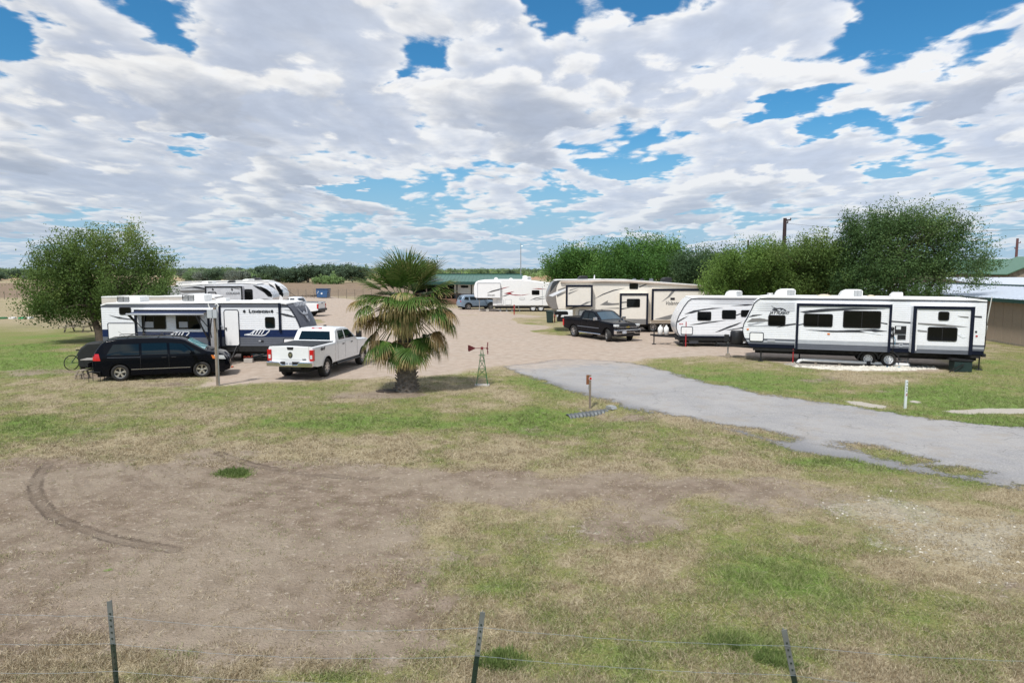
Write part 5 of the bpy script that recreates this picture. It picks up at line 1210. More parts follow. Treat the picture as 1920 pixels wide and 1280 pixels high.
# ---- pickups
def pickup(name, label, paint, L, Wd, wx, wr, top_bed, z_cab, z_hood, xc0, xc1, cover=False, bot=.50):
    zt = top_bed; zc = z_cab; zh = z_hood
    top = [(0, zt - .02), (.03, zt), (xc0 - .05, zt), (xc0 - .002, zt), (xc0 + .02, zt + .06), (xc0 + .20, zc - .10), (xc0 + .42, zc - .01), (xc0 + .9, zc + .0), (xc1 - 1.0, zc - .03), (xc1 - .78, zc - .10), (xc1, zh + .04), (xc1 + .06, zh + .02), (L - .55, zh - .06), (L - .22, zh - .13), (L - .12, zh - .24), (L - .07, .62), (L, .55)]
    bo = [(0, .62), (.35, .56), (.8, bot), (L - .9, bot), (L - .3, .40), (L, .42)]
    c = Car(name, label, 'pickup truck', L, Wd, top, bo, zt + .005, .28, paint, wx, wr, r=.075, crown=.03, archr=wr * 1.22,
            plan=[(0, .96), (.1, .985), (.5, 1.0), (xc0 - .03, 1.0), (xc0, .985), (L - 1.2, .99), (L - .6, .98), (L - .25, .93), (L - .1, .88), (L, .84)], extra=(xc0 + .01,))
    xm = (xc0 + xc1) / 2 - .15
    c.panel('rear_door_window', [(xc0 + .36, zt + .06), (xm - .04, zt + .05), (xm - .05, zc - .13), (xc0 + .46, zc - .13)], GLASSC, 0)
    c.panel('front_door_window', [(xm + .06, zt + .05), (xc1 - .10, zt + .04), (xc1 - .70, zc - .15), (xm + .05, zc - .13)], GLASSC, 0)
    c.toppanel('windscreen', [(xc1 - .74, -.66), (xc1 - .02, -.80), (xc1 - .02, .80), (xc1 - .74, .66)], GLASSB, n=8, m_=12)
    c.endpanel('rear_window', [(-.74, zt + .07), (.74, zt + .07), (.66, zc - .14), (-.66, zc - .14)], GLASSC, False, .008, 8, 10)
    for x in (xc0 + .26, xm, xc1 + .02): c.strip('door_seam', [(x, bot + .08), (x, zt)], .014, BLACK, 0)
    c.strip('cab_gap', [(xc0 - .03, bot + .05), (xc0 - .03, zt - .02)], .022, BLACK, 0)
    for x in (xm - .22, xc1 - .30 - .35): c.strip('door_handle', [(x - .10, zt - .16), (x + .10, zt - .16)], .05, BLACK if paint is PWHITE else paint, 0, .02)
    m = MB(); m.box(.15, L - .2, -.62, .62, .34, .62); m.box(.5, L - .8, -.5, -.42, .30, .4); m.tube([(wx[0], -Wd / 2 + .2, wr), (wx[0], Wd / 2 - .2, wr)], .06, 8); m.lathe([(.001, -.16), (.16, -.12), (.16, .12), (.001, .16)], 12, c=(wx[0], 0, wr)); m.build('underbody', DARKV, c.root)
    return c
def tailgate_parts(c, zt, big=True):
    wI = c.W / 2
    for sg in (-1, 1):
        y0, y1 = sorted((sg * (wI - .17), sg * (wI - .015)))
        m = MB(); m.box(-.035, .10, y0 - (.02 if sg < 0 else 0), y1 + (.02 if sg > 0 else 0), zt - .58, zt - .13, 0); m.box(-.04, -.0355, y0 + .03, y1 - .03, zt - .50, zt - .34, 1)
        m.build('tail_light', [RED, LENS], c.root, bevel=.012)
    m = MB(); m.prism([(-wI + .20, zt - .66), (wI - .20, zt - .66), (wI - .20, zt + .01), (-wI + .20, zt + .01)], -.022, .02, axis='x'); t = m.build('tailgate', c.paint_, c.root, bevel=.02)
    m = MB(); m.box(-.032, -.015, -wI + .28, wI - .28, zt - .52, zt - .505); m.build('tailgate_crease', c.paint_, t)
    m = MB(); m.prism([(-.15, zt - .02), (.15, zt - .02), (.12, zt - .13), (-.12, zt - .13)], -.04, -.01, axis='x'); m.build('tailgate_handle', BLACK, t, bevel=.01)
    return t
# white pickup
C = pickup('pickup_truck', 'white pickup truck with black bed cover and chrome rear bumper, beside the palm', PWHITE, 6.3, 2.02, [1.30, 5.25], .41, 1.42, 1.99, 1.33, 2.15, 4.55, bot=.55)
C.paint_ = PWHITE; t = tailgate_parts(C, 1.42)
m = MB(); m.box(.02, 2.12, -.93, .93, 1.40, 1.455); m.build('bed_cover', pm('black_vinyl', (.02, .024, .028), .7), C.root, bevel=.02)
m = MB(); m.prism([(-1.0, .60), (1.0, .60), (1.0, .80), (.42, .80), (.34, .70), (-.34, .70), (-.42, .80), (-1.0, .80)], -.17, .03, axis='x'); m.build('rear_bumper', CHROME, C.root, bevel=.03)
m = MB(); m.box(-.12, .02, -.40, .40, .655, .80); m.build('plate_recess', BLACK, C.root); plate(C, False, .665, x=-.185, w_=.30, h_=.15)
m = MB(); m.box(-.05, .2, -.45, .45, .48, .60); m.box(-.14, 0, -.05, .05, .48, .56); m.build('tow_hitch', BLACKM, C.root)
# ram's head shield on the tailgate
m = MB()
def yz_poly(mb, pts, x, th, mi): mb.prism(pts, x - th, x, mi, axis='x')
yz_poly(m, [(.10 * math.cos(R(a)) * (1.0), 1.08 + .12 * math.sin(R(a)) * (1 if a < 180 else 1.1)) for a in range(0, 360, 30)], -.024, .010, 0)
yz_poly(m, [(-.025, 1.14), (.025, 1.14), (.035, 1.06), (.018, .99), (-.018, .99), (-.035, 1.06)], -.034, .006, 1)
for sg in (-1, 1): yz_poly(m, [(sg * .025, 1.15), (sg * .07, 1.14), (sg * .082, 1.07), (sg * .055, 1.02), (sg * .045, 1.05), (sg * .058, 1.08), (sg * .05, 1.11), (sg * .028, 1.12)][::sg], -.034, .006, 1)
m.build('emblem', [BLACK, CHROME], t, fix=True)
C.strip('fender_flare', [(1.30 + .52 * math.cos(R(a)), .41 + .52 * math.sin(R(a))) for a in range(170, 9, -20)], .035, PWHITE, 0, .02)
for (x, y_, tx, s_) in ((.62, -1, '4x4', .20),):
    hp = C.hit(x, 1.20, -1, .012); tm = text_mesh('lettering', tx, s_, GRAPHD, C.root, hp, squash=1.35, shear=.3, bold=.006)
tm = text_mesh('lettering', '2500', .085, GRAPHD, t, (-.030, -.52, .87), rot=(math.pi / 2, 0, -math.pi / 2), bold=.002)
m = MB(); m.box(2.42, 2.50, -.24, .24, 1.955, 2.0, 0); m.box(2.415, 2.425, -.10, .10, 1.96, 1.99, 1); m.build('brake_light', [RED, LENS], C.root, bevel=.01)
C.strip('side_step', [(2.3, .52), (4.7, .52)], .05, BLACK, 0, .10)
m = MB()
for sg in (-1, 1): m.tube([(2.2, sg * 1.02, .45), (4.9, sg * 1.02, .45)], .045, 8)
m.build('running_board', BLACKM, C.root)
m = MB(); m.box(3.2, 3.35, -.05, .05, 1.99, 2.06); m.build('roof_aerial', BLACK, C.root, bevel=.02)
C.mirrors(4.35, 1.42, BLACK, (.12, .26, .30)); C.wheels([1.30, 5.25], .41, .28, 'alloy', ALLOY, spokes=8, rimr=.24)
m = MB(); m.box(1.7, 1.73, -1.0, -.72, .30, .62); m.box(1.7, 1.73, .72, 1.0, .30, .62); m.build('mud_flap', BLACK, C.root)
C.endpanel('grille', [(-.6, .75), (.6, .75), (.6, 1.1), (-.6, 1.1)], BLACK, True)
C.seat(G(611, 705.5), G(676, 683), 1.30, 5.25, -1); RAM = C

# black pickup
C = pickup('pickup_truck', 'black pickup truck with chrome front bumper and turned front wheels, facing the drive', PBLACK, 5.85, 2.06, [1.22, 4.95 - .02], .40, 1.30, 1.90, 1.28, 1.95, 4.15, bot=.50)
C.paint_ = PBLACK; tailgate_parts(C, 1.30)
# open bed
m = MB(); m.box(.08, 1.88, -.82, .82, 1.296, 1.345); m.build('bed_interior', DARKV, C.root)
m = MB(); m.box(.02, 1.90, -.98, -.82, 1.29, 1.36); m.box(.02, 1.90, .82, .98, 1.29, 1.36); m.box(.0, .08, -.98, .98, 1.29, 1.36); m.build('bed_rail', PBLACK, C.root, bevel=.015)
m = MB(); m.prism([(-1.0, .52), (-.55, .52), (-.45, .60), (.45, .60), (.55, .52), (1.0, .52), (1.0, .80), (-1.0, .80)], 5.62, 5.90, axis='x'); m.build('front_bumper', CHROME, C.root, bevel=.04)
m = MB(); m.box(5.60, 5.86, -.98, .98, .36, .58); m.build('lower_bumper', BLACK, C.root, bevel=.03)
m = MB(); m.prism([(-.90, .82), (.90, .82), (.94, 1.10), (-.94, 1.10)], 5.60, 5.80, axis='x'); g = m.build('grille', BLACK, C.root, bevel=.02)
m = MB(); m.box(5.795, 5.83, -.88, .88, .935, .985); m.box(5.795, 5.825, -.80, .80, .87, .89); m.build('grille_bar', CHROME, g)
m = MB(); P_ = [(-.14, .935), (-.045, .935), (-.045, .91), (.045, .91), (.045, .935), (.14, .935), (.14, .985), (.045, .985), (.045, 1.01), (-.045, 1.01), (-.045, .985), (-.14, .985)]
m.prism([(a + (b - .96) * .25, b) for a, b in P_], 5.83, 5.85, axis='x'); m.build('emblem', pm('gold_emblem', (.50, .38, .10), .3, .6), g)
for sg in (-1, 1):
    m = MB(); y0, y1 = sorted((sg * .70, sg * .99)); m.box(5.56, 5.82, y0, y1, .99, 1.13, 0); m.build('headlight', LENS, C.root, bevel=.03)
    m = MB(); m.box(5.6, 5.81, y0 + .02, y1 - .02, .84, .98); m.build('lamp_housing', BLACK, C.root, bevel=.02)
plate(C, True, .55, x=5.915, y0=-.35)
C.strip('side_moulding', [(1.75, .80), (4.1, .80)], .05, GREYS, 0, .012); C.strip('chrome_strip', [(2.3, 1.325), (4.1, 1.325)], .015, ALLOY, 0, .01)
m = MB()
for sg in (-1, 1): m.tube([(1.95, sg * 1.04, .42), (4.35, sg * 1.04, .42)], .045, 8)
m.build('side_step', CHROME, C.root)
C.mirrors(3.95, 1.30, CHROME, (.12, .24, .20)); C.wheels([1.22, 4.93], .40, .27, 'alloy', ALLOY, steer=R(-24), spokes=6, rimr=.245)
m = MB(); m.lathe([(.03, 1.88), (.02, 1.93), (.005, 1.97)], 8, axis='z', c=(3.1, 0, 0)); m.build('aerial', BLACKM, C.root)
C.seat(G(1077, 631), G(1140, 640), 1.22, 4.93, -1); CHEV = C

# far white pickup, mostly hidden by the navy trailer, tail to the right
C = pickup('pickup_truck', 'white pickup truck whose tail shows beyond the charcoal nose of the navy trailer', PWHITE, 5.9, 2.02, [1.25, 4.95], .40, 1.38, 1.92, 1.30, 2.0, 4.2)
C.paint_ = PWHITE; tailgate_parts(C, 1.38); m = MB(); m.box(.05, 1.95, -.85, .85, 1.36, 1.40); m.box(.02, 1.9, -.99, -.85, 1.375, 1.43); m.box(.02, 1.9, .85, .99, 1.375, 1.43); m.build('bed_liner', BLACK, C.root)
m = MB(); m.box(-.17, .03, -.96, .96, .56, .78); m.build('rear_bumper', BLACK, C.root, bevel=.03); m = MB(); m.box(-.15, .1, -.5, .5, .40, .56); m.build('tow_hitch', BLACKM, C.root)
m = MB(); m.tube([(1.6, .9, 1.4), (1.6, .9, 2.2)], .012, 5); m.build('aerial', BLACKM, C.root)
C.wheels([1.25, 4.95], .40, .26, 'alloy', ALLOY)
p = G(604, 592.5); C.root.location = (p.x, p.y, 0); C.root.rotation_euler = (0, 0, math.pi - .12)

# blue grey SUV
def suv(name, label, paint, cat='suv'):
    c = Car(name, label, cat, 4.65, 1.9, top=[(0, .95), (.06, 1.05), (.22, 1.40), (.42, 1.60), (.8, 1.66), (1.8, 1.67), (2.5, 1.62), (2.8, 1.52), (3.35, 1.12), (3.45, 1.09), (4.1, 1.02), (4.4, .92), (4.58, .75), (4.65, .55)],
            bot=[(0, .40), (.4, .32), (4.2, .30), (4.65, .36)], belt=1.08, tumble=.32, paint=paint, wheels=[.92, 3.72], wr=.36, r=.10, archr=.43,
            plan=[(0, .86), (.12, .94), (.5, 1.0), (3.8, .99), (4.3, .92), (4.65, .72)])
    c.panel('rear_side_window', [(.36, 1.16), (.95, 1.12), (.98, 1.46), (.56, 1.50)], GLASSC, 0); c.panel('rear_door_window', [(1.15, 1.12), (1.92, 1.11), (1.90, 1.50), (1.10, 1.50)], GLASSC, 0); c.panel('front_door_window', [(2.0, 1.11), (3.0, 1.12), (2.62, 1.44), (1.98, 1.50)], GLASSC, 0)
    c.toppanel('windscreen', [(2.78, -.58), (3.32, -.72), (3.32, .72), (2.78, .58)], GLASSB, m_=10); c.endpanel('rear_window', [(-.62, 1.14), (.62, 1.14), (.5, 1.48), (-.5, 1.48)], GLASSC, False)
    c.endpanel('tail_light', [(-.86, .90), (-.50, .92), (-.50, 1.05), (-.82, 1.08)], REDM, False, .012); c.endpanel('tail_light', [(.50, .92), (.86, .90), (.82, 1.08), (.50, 1.05)], REDM, False, .012)
    c.strip('wheel_arch_trim', [(.92 + .46 * math.cos(R(a)), .37 + .46 * math.sin(R(a))) for a in range(175, 4, -17)], .06, BLACK, 0, .008); c.strip('wheel_arch_trim', [(3.72 + .46 * math.cos(R(a)), .37 + .46 * math.sin(R(a))) for a in range(175, 4, -17)], .06, BLACK, 0, .008)
    c.strip('sill', [(1.36, .38), (3.28, .38)], .12, BLACK, 0, .008)
    c.mirrors(2.95, 1.08, paint); c.wheels([.92, 3.72], .36, .22, 'split', ALLOY); m = MB(); m.box(.1, 4.4, -.6, .6, .22, .36); m.build('underbody', DARKV, c.root)
    return c
C = suv('suv', 'blue grey SUV with black wheel arches beside the far white fifth wheel', PBLUE)
m = MB()
for sg in (-1, 1): m.tube([(.5, sg * .60, 1.68), (.6, sg * .60, 1.72), (2.3, sg * .60, 1.71), (2.4, sg * .60, 1.66)], .018, 6)
m.build('roof_rails', ALLOY, C.root); C.seat(G(877, 580.5), G(921, 579.5), .92, 3.72, -1)
C = suv('suv', 'white SUV with red tail lights behind the gas bottles of the ribbed trailer', PWHITE)
p = G(1246, 619); C.root.location = (p.x - .2, p.y - .3, 0); C.root.rotation_euler = (0, 0, R(62))
# ================================================================== PLANTS
def leaf_mat(name, dark, mid, light, tr=.33, rough=.6):
    m, t, b = new_mat(name)
    a = t.attr('tint'); c = t.mix(t.step(a, 0, .5), dark, mid); c = t.mix(t.step(a, .5, 1.0), c, light)
    t.put(b.inputs['Base Color'], c); b.inputs['Roughness'].default_value = rough; b.inputs['Specular IOR Level'].default_value = .25
    tl = t.new('ShaderNodeBsdfTranslucent'); t.put(tl.inputs[0], t.mix(.5, c, light)); mx = t.new('ShaderNodeMixShader'); mx.inputs[0].default_value = tr
    out = [n for n in t.n if n.type == 'OUTPUT_MATERIAL'][0]
    t.l.new(b.outputs[0], mx.inputs[1]); t.l.new(tl.outputs[0], mx.inputs[2]); t.l.new(mx.outputs[0], out.inputs[0])
    return m
LEAF1 = leaf_mat('leaf_olive_green', (.045, .088, .022), (.110, .180, .045), (.22, .28, .08))
LEAF2 = leaf_mat('leaf_bright_green', (.034, .090, .020), (.085, .190, .038), (.18, .30, .07))
LEAF3 = leaf_mat('leaf_dark_green', (.036, .080, .028), (.085, .155, .050), (.19, .26, .09))
LEAF4 = leaf_mat('leaf_yellow_green', (.065, .125, .025), (.135, .225, .046), (.22, .33, .08))
LEAF5 = leaf_mat('leaf_grey_green', (.045, .090, .040), (.090, .155, .070), (.17, .24, .11))
BROWNL = leaf_mat('bare_twigs', (.06, .05, .05), (.10, .085, .08), (.16, .14, .12))
def quads_from(P, A, B, tint):
    """P centres, A,B half axes -> verts/faces (diamond leaves)"""
    n = len(P); V = np.empty((n, 4, 3)); V[:, 0] = P - A; V[:, 1] = P - A * .1 + B; V[:, 2] = P + A; V[:, 3] = P - A * .1 - B
    Fq = np.arange(n * 4).reshape(n, 4); return V.reshape(-1, 3), Fq, np.repeat(tint, 4)
def unit(v): return v / (np.linalg.norm(v, axis=-1, keepdims=True) + 1e-9)
def crown(name, blobs, n, leaf, mat, parent, seed, per=70, crad=.42, lean=(0, 0, 0), elong=1.7, tintbase=.45, org=None):
    """blobs: world (x,y,z,rx,ry,rz,weight)"""
    rs = np.random.RandomState(seed); B = np.array(blobs, float); wt = B[:, 6] * (B[:, 3] * B[:, 4] * B[:, 5]) ** .66; wt /= wt.sum()
    nc = max(8, n // per); bi = rs.choice(len(B), nc, p=wt); d = unit(rs.normal(size=(nc, 3))); r = rs.rand(nc) ** .38
    far_ = rs.rand(nc) < .10; r = np.where(far_, 1.0 + .14 * rs.rand(nc), r)
    C = B[bi, :3] + d * r[:, None] * B[bi, 3:6]
    out = unit(d * .8 + np.array([0, 0, .45]) + np.array(lean))
    ctint = tintbase + .42 * (rs.rand(nc) - .5) + .16 * (bi % 3 - 1) + .12 * d[:, 2]
    ci = rs.randint(0, nc, n); q = np.clip(rs.normal(size=(n, 3)), -1.5, 1.5) * crad * .5; ax = (q * out[ci]).sum(1, keepdims=True)
    q = q + out[ci] * ax * (elong - 1) + out[ci] * np.clip(np.abs(rs.normal(size=(n, 1))), 0, 1.6) * crad * .35
    P = C[ci] + q * (0.6 + .8 * rs.rand(nc)[ci])[:, None]
    if org is not None: P = P - np.array(org)
    a = unit(rs.normal(size=(n, 3)) + out[ci] * .9); b = unit(np.cross(a, rs.normal(size=(n, 3))))
    s = leaf * (.6 + .8 * rs.rand(n, 1))
    V, Fq, T = quads_from(P, a * s * .5, b * s * .27, np.clip(ctint[ci] + .12 * (rs.rand(n) - .5), 0, 1))
    return np_mesh(name, V, Fq, mat, {'tint': T}, False, parent), C
def trunk_mesh(name, base, forks, r0, mat, parent, C, seed, nl=26, zmin=0):
    """base point, forks: end points of main limbs; thin limbs reach cluster centres C"""
    rs = random.Random(seed); m = MB(); ends = []
    for k, e in enumerate(forks):
        b = Vector(base) + Vector((rs.uniform(-.5, .5) * r0, rs.uniform(-.5, .5) * r0, 0)) * (1 if k else 0); e = Vector(e); pts = []
        for i in range(7):
            t = i / 6; p = b.lerp(e, t); p.z = b.z + (e.z - b.z) * t ** .8; p += Vector((rs.uniform(-1, 1), rs.uniform(-1, 1), 0)) * r0 * .7 * math.sin(t * math.pi)
            pts.append(p)
        m.tube(pts, [r0 * (1.25 if i == 0 else 1 - .70 * i / 6) * (1 if len(forks) == 1 or k == 0 else .75) for i in range(7)], 9, cap=False); ends.append(pts)
    for _ in range(nl):
        pts = rs.choice(ends); st = pts[rs.randint(3, 6)]; c = Vector(C[rs.randrange(len(C))]); 
        mid = st.lerp(c, .5) + Vector((rs.uniform(-.2, .2), rs.uniform(-.2, .2), rs.uniform(0, .3)))
        m.tube([st, mid, c], [r0 * .22, r0 * .13, r0 * .05], 5, cap=False)
    return m.build(name, mat, parent, smooth=True)
def tree(label, Y, blobs_px, n, leaf, mat, trunk_px, forks_px, r0, seed, lean=(0, 0, 0), dr=.8, per=150, crad=.52, bark=BARK, cat='tree', group=None, ybase=None, elong=1.7, nl=26, name='tree'):
    bx = G(trunk_px[0], trunk_px[1]) if len(trunk_px) == 2 else AT(trunk_px[0], 600, Y); bx.z = 0
    root = empty(name, bx, 0, label, cat, group); bl = []
    rsd = random.Random(seed)
    for q in blobs_px:
        px, py, rx, ry = q[:4]; wt = q[4] if len(q) > 4 else 1.0; dy = q[5] if len(q) > 5 else rsd.uniform(-1.2, 1.2)
        c = AT(px, py + (9 if n > 20000 else 0), Y + dy); k = Y / F; bl.append((c.x, c.y, c.z, rx * k, max(rx, ry) * k * dr, ry * k, wt))
    cr, C = crown('crown', bl, n, leaf, mat, root, seed, per, crad, lean, elong, org=tuple(bx))
    fk = [tuple(AT(a, b, Y) - bx) for a, b in forks_px]
    trunk_mesh('trunk', (0, 0, 0), fk, r0, bark, root, [Vector(c) - bx for c in C], seed, nl)
    return root
# left tree
tree('broad round olive green tree with dark leaning trunk, at the left behind the navy trailer', 43.6,
     [(118, 500, 52, 40), (165, 468, 55, 36), (235, 462, 52, 34), (282, 500, 34, 44), (200, 520, 90, 50), (85, 545, 50, 36, .8), (110, 572, 50, 22), (230, 568, 66, 28), (60, 560, 26, 14, .5), (292, 545, 26, 30), (75, 500, 24, 26, .6), (310, 505, 10, 18, .5), (180, 555, 80, 40)],
     90000, .12, LEAF1, (190, 642), [(168, 560), (195, 545), (230, 560)], .26, 3, lean=(.1, 0, .3), nl=50)
# hedge row of trees behind the trailers, left to right
RG = None
tree('dark green low tree at the left end of the row behind the cream trailer', 66, [(1058, 492, 26, 22), (1092, 480, 32, 16), (1080, 508, 46, 22), (1120, 498, 28, 22)], 38000, .165, LEAF2, (1085,), [(1075, 500), (1100, 498)], .2, 11, lean=(-.1, 0, .4), per=150, crad=.7)
tree('dense dark green tree rising highest behind the middle of the cream trailer', 64, [(1160, 482, 30, 18), (1198, 470, 38, 18), (1242, 468, 32, 18), (1200, 502, 76, 26), (1150, 506, 40, 22), (1262, 492, 18, 26)], 54000, .165, LEAF2, (1205,), [(1185, 490), (1225, 485)], .25, 12, lean=(0, 0, .4), per=150, crad=.75)
tree('pale green feathery tree between the dense dark tree and the ribbed trailers', 60, [(1298, 492, 30, 20), (1338, 486, 36, 18), (1312, 518, 50, 22)], 36000, .15, LEAF5, (1318,), [(1300, 500), (1335, 498)], .2, 13, lean=(0, 0, .7), per=120, crad=.62)
tree('light green tree standing at the rear end of the cream trailer', 49.5, [(1382, 490, 46, 22), (1430, 474, 44, 20), (1352, 522, 36, 26), (1415, 525, 60, 32), (1336, 545, 24, 14, .8), (1460, 498, 36, 36), (1400, 550, 50, 16)], 64000, .13, LEAF4, (1405,), [(1380, 510), (1430, 500)], .2, 14, lean=(0, 0, .5), crad=.58)
tree('mid green tree behind the long ribbed trailer, left of the big one', 48, [(1495, 476, 36, 22), (1538, 470, 36, 24), (1515, 522, 60, 34), (1565, 505, 40, 42), (1480, 520, 40, 30), (1470, 462, 18, 10, .6)], 60000, .13, LEAF1, (1520,), [(1505, 500), (1550, 495)], .22, 15, lean=(.2, 0, .5), crad=.58)
tree('big tall windswept tree with gaps in its crown, behind the long ribbed trailer', 46.5, [(1612, 436, 40, 32), (1672, 414, 48, 22), (1735, 418, 52, 24, .7), (1790, 432, 38, 26, .5), (1640, 480, 66, 44), (1720, 470, 70, 44, .55), (1795, 475, 50, 38, .30), (1835, 462, 22, 22, .35), (1838, 512, 34, 18, .30), (1600, 525, 46, 34), (1690, 530, 66, 26, .45), (1775, 530, 50, 22, .22), (1852, 485, 14, 10, .3)],
     90000, .12, LEAF3, (1700,), [(1640, 470), (1690, 440), (1740, 450), (1790, 470), (1660, 510)], .24, 16, lean=(.65, 0, .45), crad=.46, elong=2.4, per=130, nl=70, dr=.6)
tree('small grey green shrub tree behind the top of the palm', 92, [(800, 502, 14, 8), (790, 512, 16, 8)], 4000, .25, LEAF5, (800,), [(800, 508)], .12, 17, crad=.5)

# ---- fan palm
PAL = G(763, 733)
palm = empty('fan_palm', PAL, 0, 'shaggy fan palm with green top fronds and drooping brown dead fronds', 'palm tree')
FROND = leaf_mat('palm_frond_leaf', (.024, .072, .012), (.075, .150, .026), (.40, .31, .14), .22, .5)
DEADF = leaf_mat('dead_palm_leaf', (.19, .11, .04), (.30, .20, .085), (.40, .31, .16), .25, .8)
def frond(parent, start, az, el, plen, brad, dead, droop, seed, spread=120, tipdead=.3, roll=0.0):
    rs = random.Random(seed); S0 = Vector(start)
    d = Vector((math.cos(az) * math.cos(el), math.sin(az) * math.cos(el), math.sin(el)))
    pts = [S0]; dd = d.copy(); n = 6
    for i in range(n):
        dd = (dd + Vector((0, 0, -.055 * droop))).normalized(); pts.append(pts[-1] + dd * plen / n)
    m = MB(); m.tube(pts, [.028, .024, .02, .018, .016, .015, .013], 5, mi=1, cap=False)
    hub = pts[-1]; fwd = dd; side = fwd.cross(Vector((0, 0, 1)));
    if side.length < .05: side = Vector((math.sin(az), -math.cos(az), 0))
    side.normalize(); side = (Matrix.Rotation(roll, 3, fwd) @ side); nrm = side.cross(fwd).normalized()
    nb = 44; vs, fs, tt = [], [], []
    for k in range(nb):
        a = R(-spread + 2 * spread * k / (nb - 1)) + rs.uniform(-.03, .03); ln = brad * (.80 + .20 * math.cos(a * .6)) * rs.uniform(.85, 1.08)
        dirk = (fwd * math.cos(a) + side * math.sin(a)).normalized(); wv = (side * math.cos(a) - fwd * math.sin(a)).normalized()
        p = hub.copy(); cur = (dirk + nrm * (.12 if k % 2 else .04)).normalized(); ns = 6; base = len(vs)
        for i in range(ns + 1):
            t = i / ns; wd = ln * min(t + .06, .55) * R(2 * spread / nb) * (.52 if t < .5 else .52 * max(0, (1 - t) / .5) ** .8) + .0025
            lift = nrm * (wd * .35)
            vs += [p - wv * wd + lift, p, p + wv * wd + lift]
            if t < 1:
                cur = (cur + Vector((0, 0, -1)) * (droop * (.05 + .55 * t * t * rs.uniform(.7, 1.3)))).normalized(); p = p + cur * (ln / ns) * (1 if t < .5 else .95)
            v = (.12 + .36 * rs.random() + (.25 if rs.random() < .15 else 0)) if not dead else rs.random()
            tt += [v + (.75 * max(0, t - (1 - tipdead)) / max(tipdead, .01))] * 3
        for i in range(ns):
            for j in range(2):
                q = base + i * 3 + j; fs.append((q, q + 1, q + 4, q + 3))
    n0 = len(m.v); m.add(vs, fs, 0)
    o = m.build('frond', [DEADF if dead else FROND, PETI], parent, fix=False)
    att = o.data.attributes.new('tint', 'FLOAT', 'POINT'); att.data.foreach_set('value', np.clip(np.array([.4] * n0 + tt), 0, 1).astype(np.float32))
    return o
PETI = pm('palm_stalk', (.16, .19, .07), .55, var=.2)
HZ = 3.28
rs = random.Random(5)
# upright green fan
k = 0
for az_deg, el_deg in [(2, 36), (178, 34), (352, 50), (188, 48), (0, 64), (75, 80), (150, 66), (180, 62), (215, 74), (260, 84), (320, 74), (60, 55), (240, 62), (300, 58), (120, 50)]:
    k += 1; frond(palm, (0, 0, HZ + rs.uniform(-.25, .05)), R(az_deg), R(el_deg), rs.uniform(.80, 1.1), rs.uniform(1.2, 1.38), False, rs.uniform(.25, .6), 100 + k, 72, .15)
for az_deg, el_deg in [(0, 30), (22, 20), (158, 24), (180, 28), (202, 18), (338, 20), (232, 30), (308, 28), (255, 24), (288, 22), (45, 30), (135, 30)]:
    k += 1; frond(palm, (0, 0, HZ), R(az_deg), R(el_deg), rs.uniform(.8, 1.1), rs.uniform(1.0, 1.2), False, rs.uniform(.8, 1.3), 500 + k, 80, .25)
# middle ring with drooping, dying tips, thickest at the two sides
for az_deg, el_deg, dead in [(182, 26, 1), (176, 4, 1), (193, 12, 1), (168, 14, 0), (2, 16, 1), (12, 2, 1), (-8, 22, 1), (350, 6, 0), (30, 20, 0), (60, 22, 0), (95, 25, 0), (130, 20, 0), (150, 10, 1), (212, 28, 0), (330, 26, 0), (340, -12, 1), (200, -14, 1)]:
    k += 1; frond(palm, (0, 0, HZ - .05 + rs.uniform(-.1, .1)), R(az_deg), R(el_deg), rs.uniform(1.15, 1.6), rs.uniform(.85, 1.1), bool(dead), rs.uniform(1.8, 3.0), 200 + k, 95, .6)
for az_deg, el_deg in [(262, 44), (285, 36), (240, 40), (272, 58), (255, 10), (290, 5), (270, -12)]:
    k += 1; frond(palm, (0, 0, HZ), R(az_deg), R(el_deg), .75, 1.0, False, 2.9, 400 + k, 100, .95)
# skirt of old fronds hanging on long stalks over the trunk
for az_deg, el_deg, dead in [(0, -22, 0), (22, -34, 0), (150, -36, 0), (180, -24, 0), (200, -30, 0), (222, -38, 0), (188, -40, 0), (250, -50, 0), (272, -58, 1), (296, -50, 0), (318, -40, 0), (345, -30, 0), (100, -45, 1), (60, -40, 0), (285, -66, 1), (258, -64, 1), (330, -52, 1), (232, -56, 0), (308, -62, 1), (212, -50, 1), (352, -44, 0)]:
    k += 1; frond(palm, (0, 0, HZ - .25 + rs.uniform(-.15, .1)), R(az_deg), R(el_deg), rs.uniform(1.15, 1.6), rs.uniform(.8, 1.1), bool(dead), rs.uniform(.9, 2.2), 300 + k, 88, .42)
m = MB(); prof = [(.44, -.02), (.42, .1), (.37, .3), (.35, .55), (.36, .8), (.33, 1.1), (.27, 1.5), (.23, 2.2), (.20, 2.9), (.14, 3.25)]
m.lathe(prof, 18, axis='z')
for i in range(190):
    z = .05 + 2.9 * (i / 190) ** 1.25; a = i * 2.399; r = float(np.interp(z, [p[1] for p in prof], [p[0] for p in prof]))
    c, s_ = math.cos(a), math.sin(a); tw = .055; L_ = rs.uniform(.12, .20); dz_ = rs.uniform(.06, .12)
    p0 = Vector((c * r * .9, s_ * r * .9, z)); p1 = Vector((c * (r + L_ * .45), s_ * (r + L_ * .45), z + dz_)); t_ = Vector((-s_, c, 0))
    for sg in (-1, 1): m.bar(p0 + t_ * sg * tw * 1.4, p1 - t_ * sg * tw * .5, .05, .022)
m.build('trunk', pm('palm_trunk', (.17, .145, .12), .95, var=.45, scale=7, bump=.02), palm, fix=False)
m = MB()
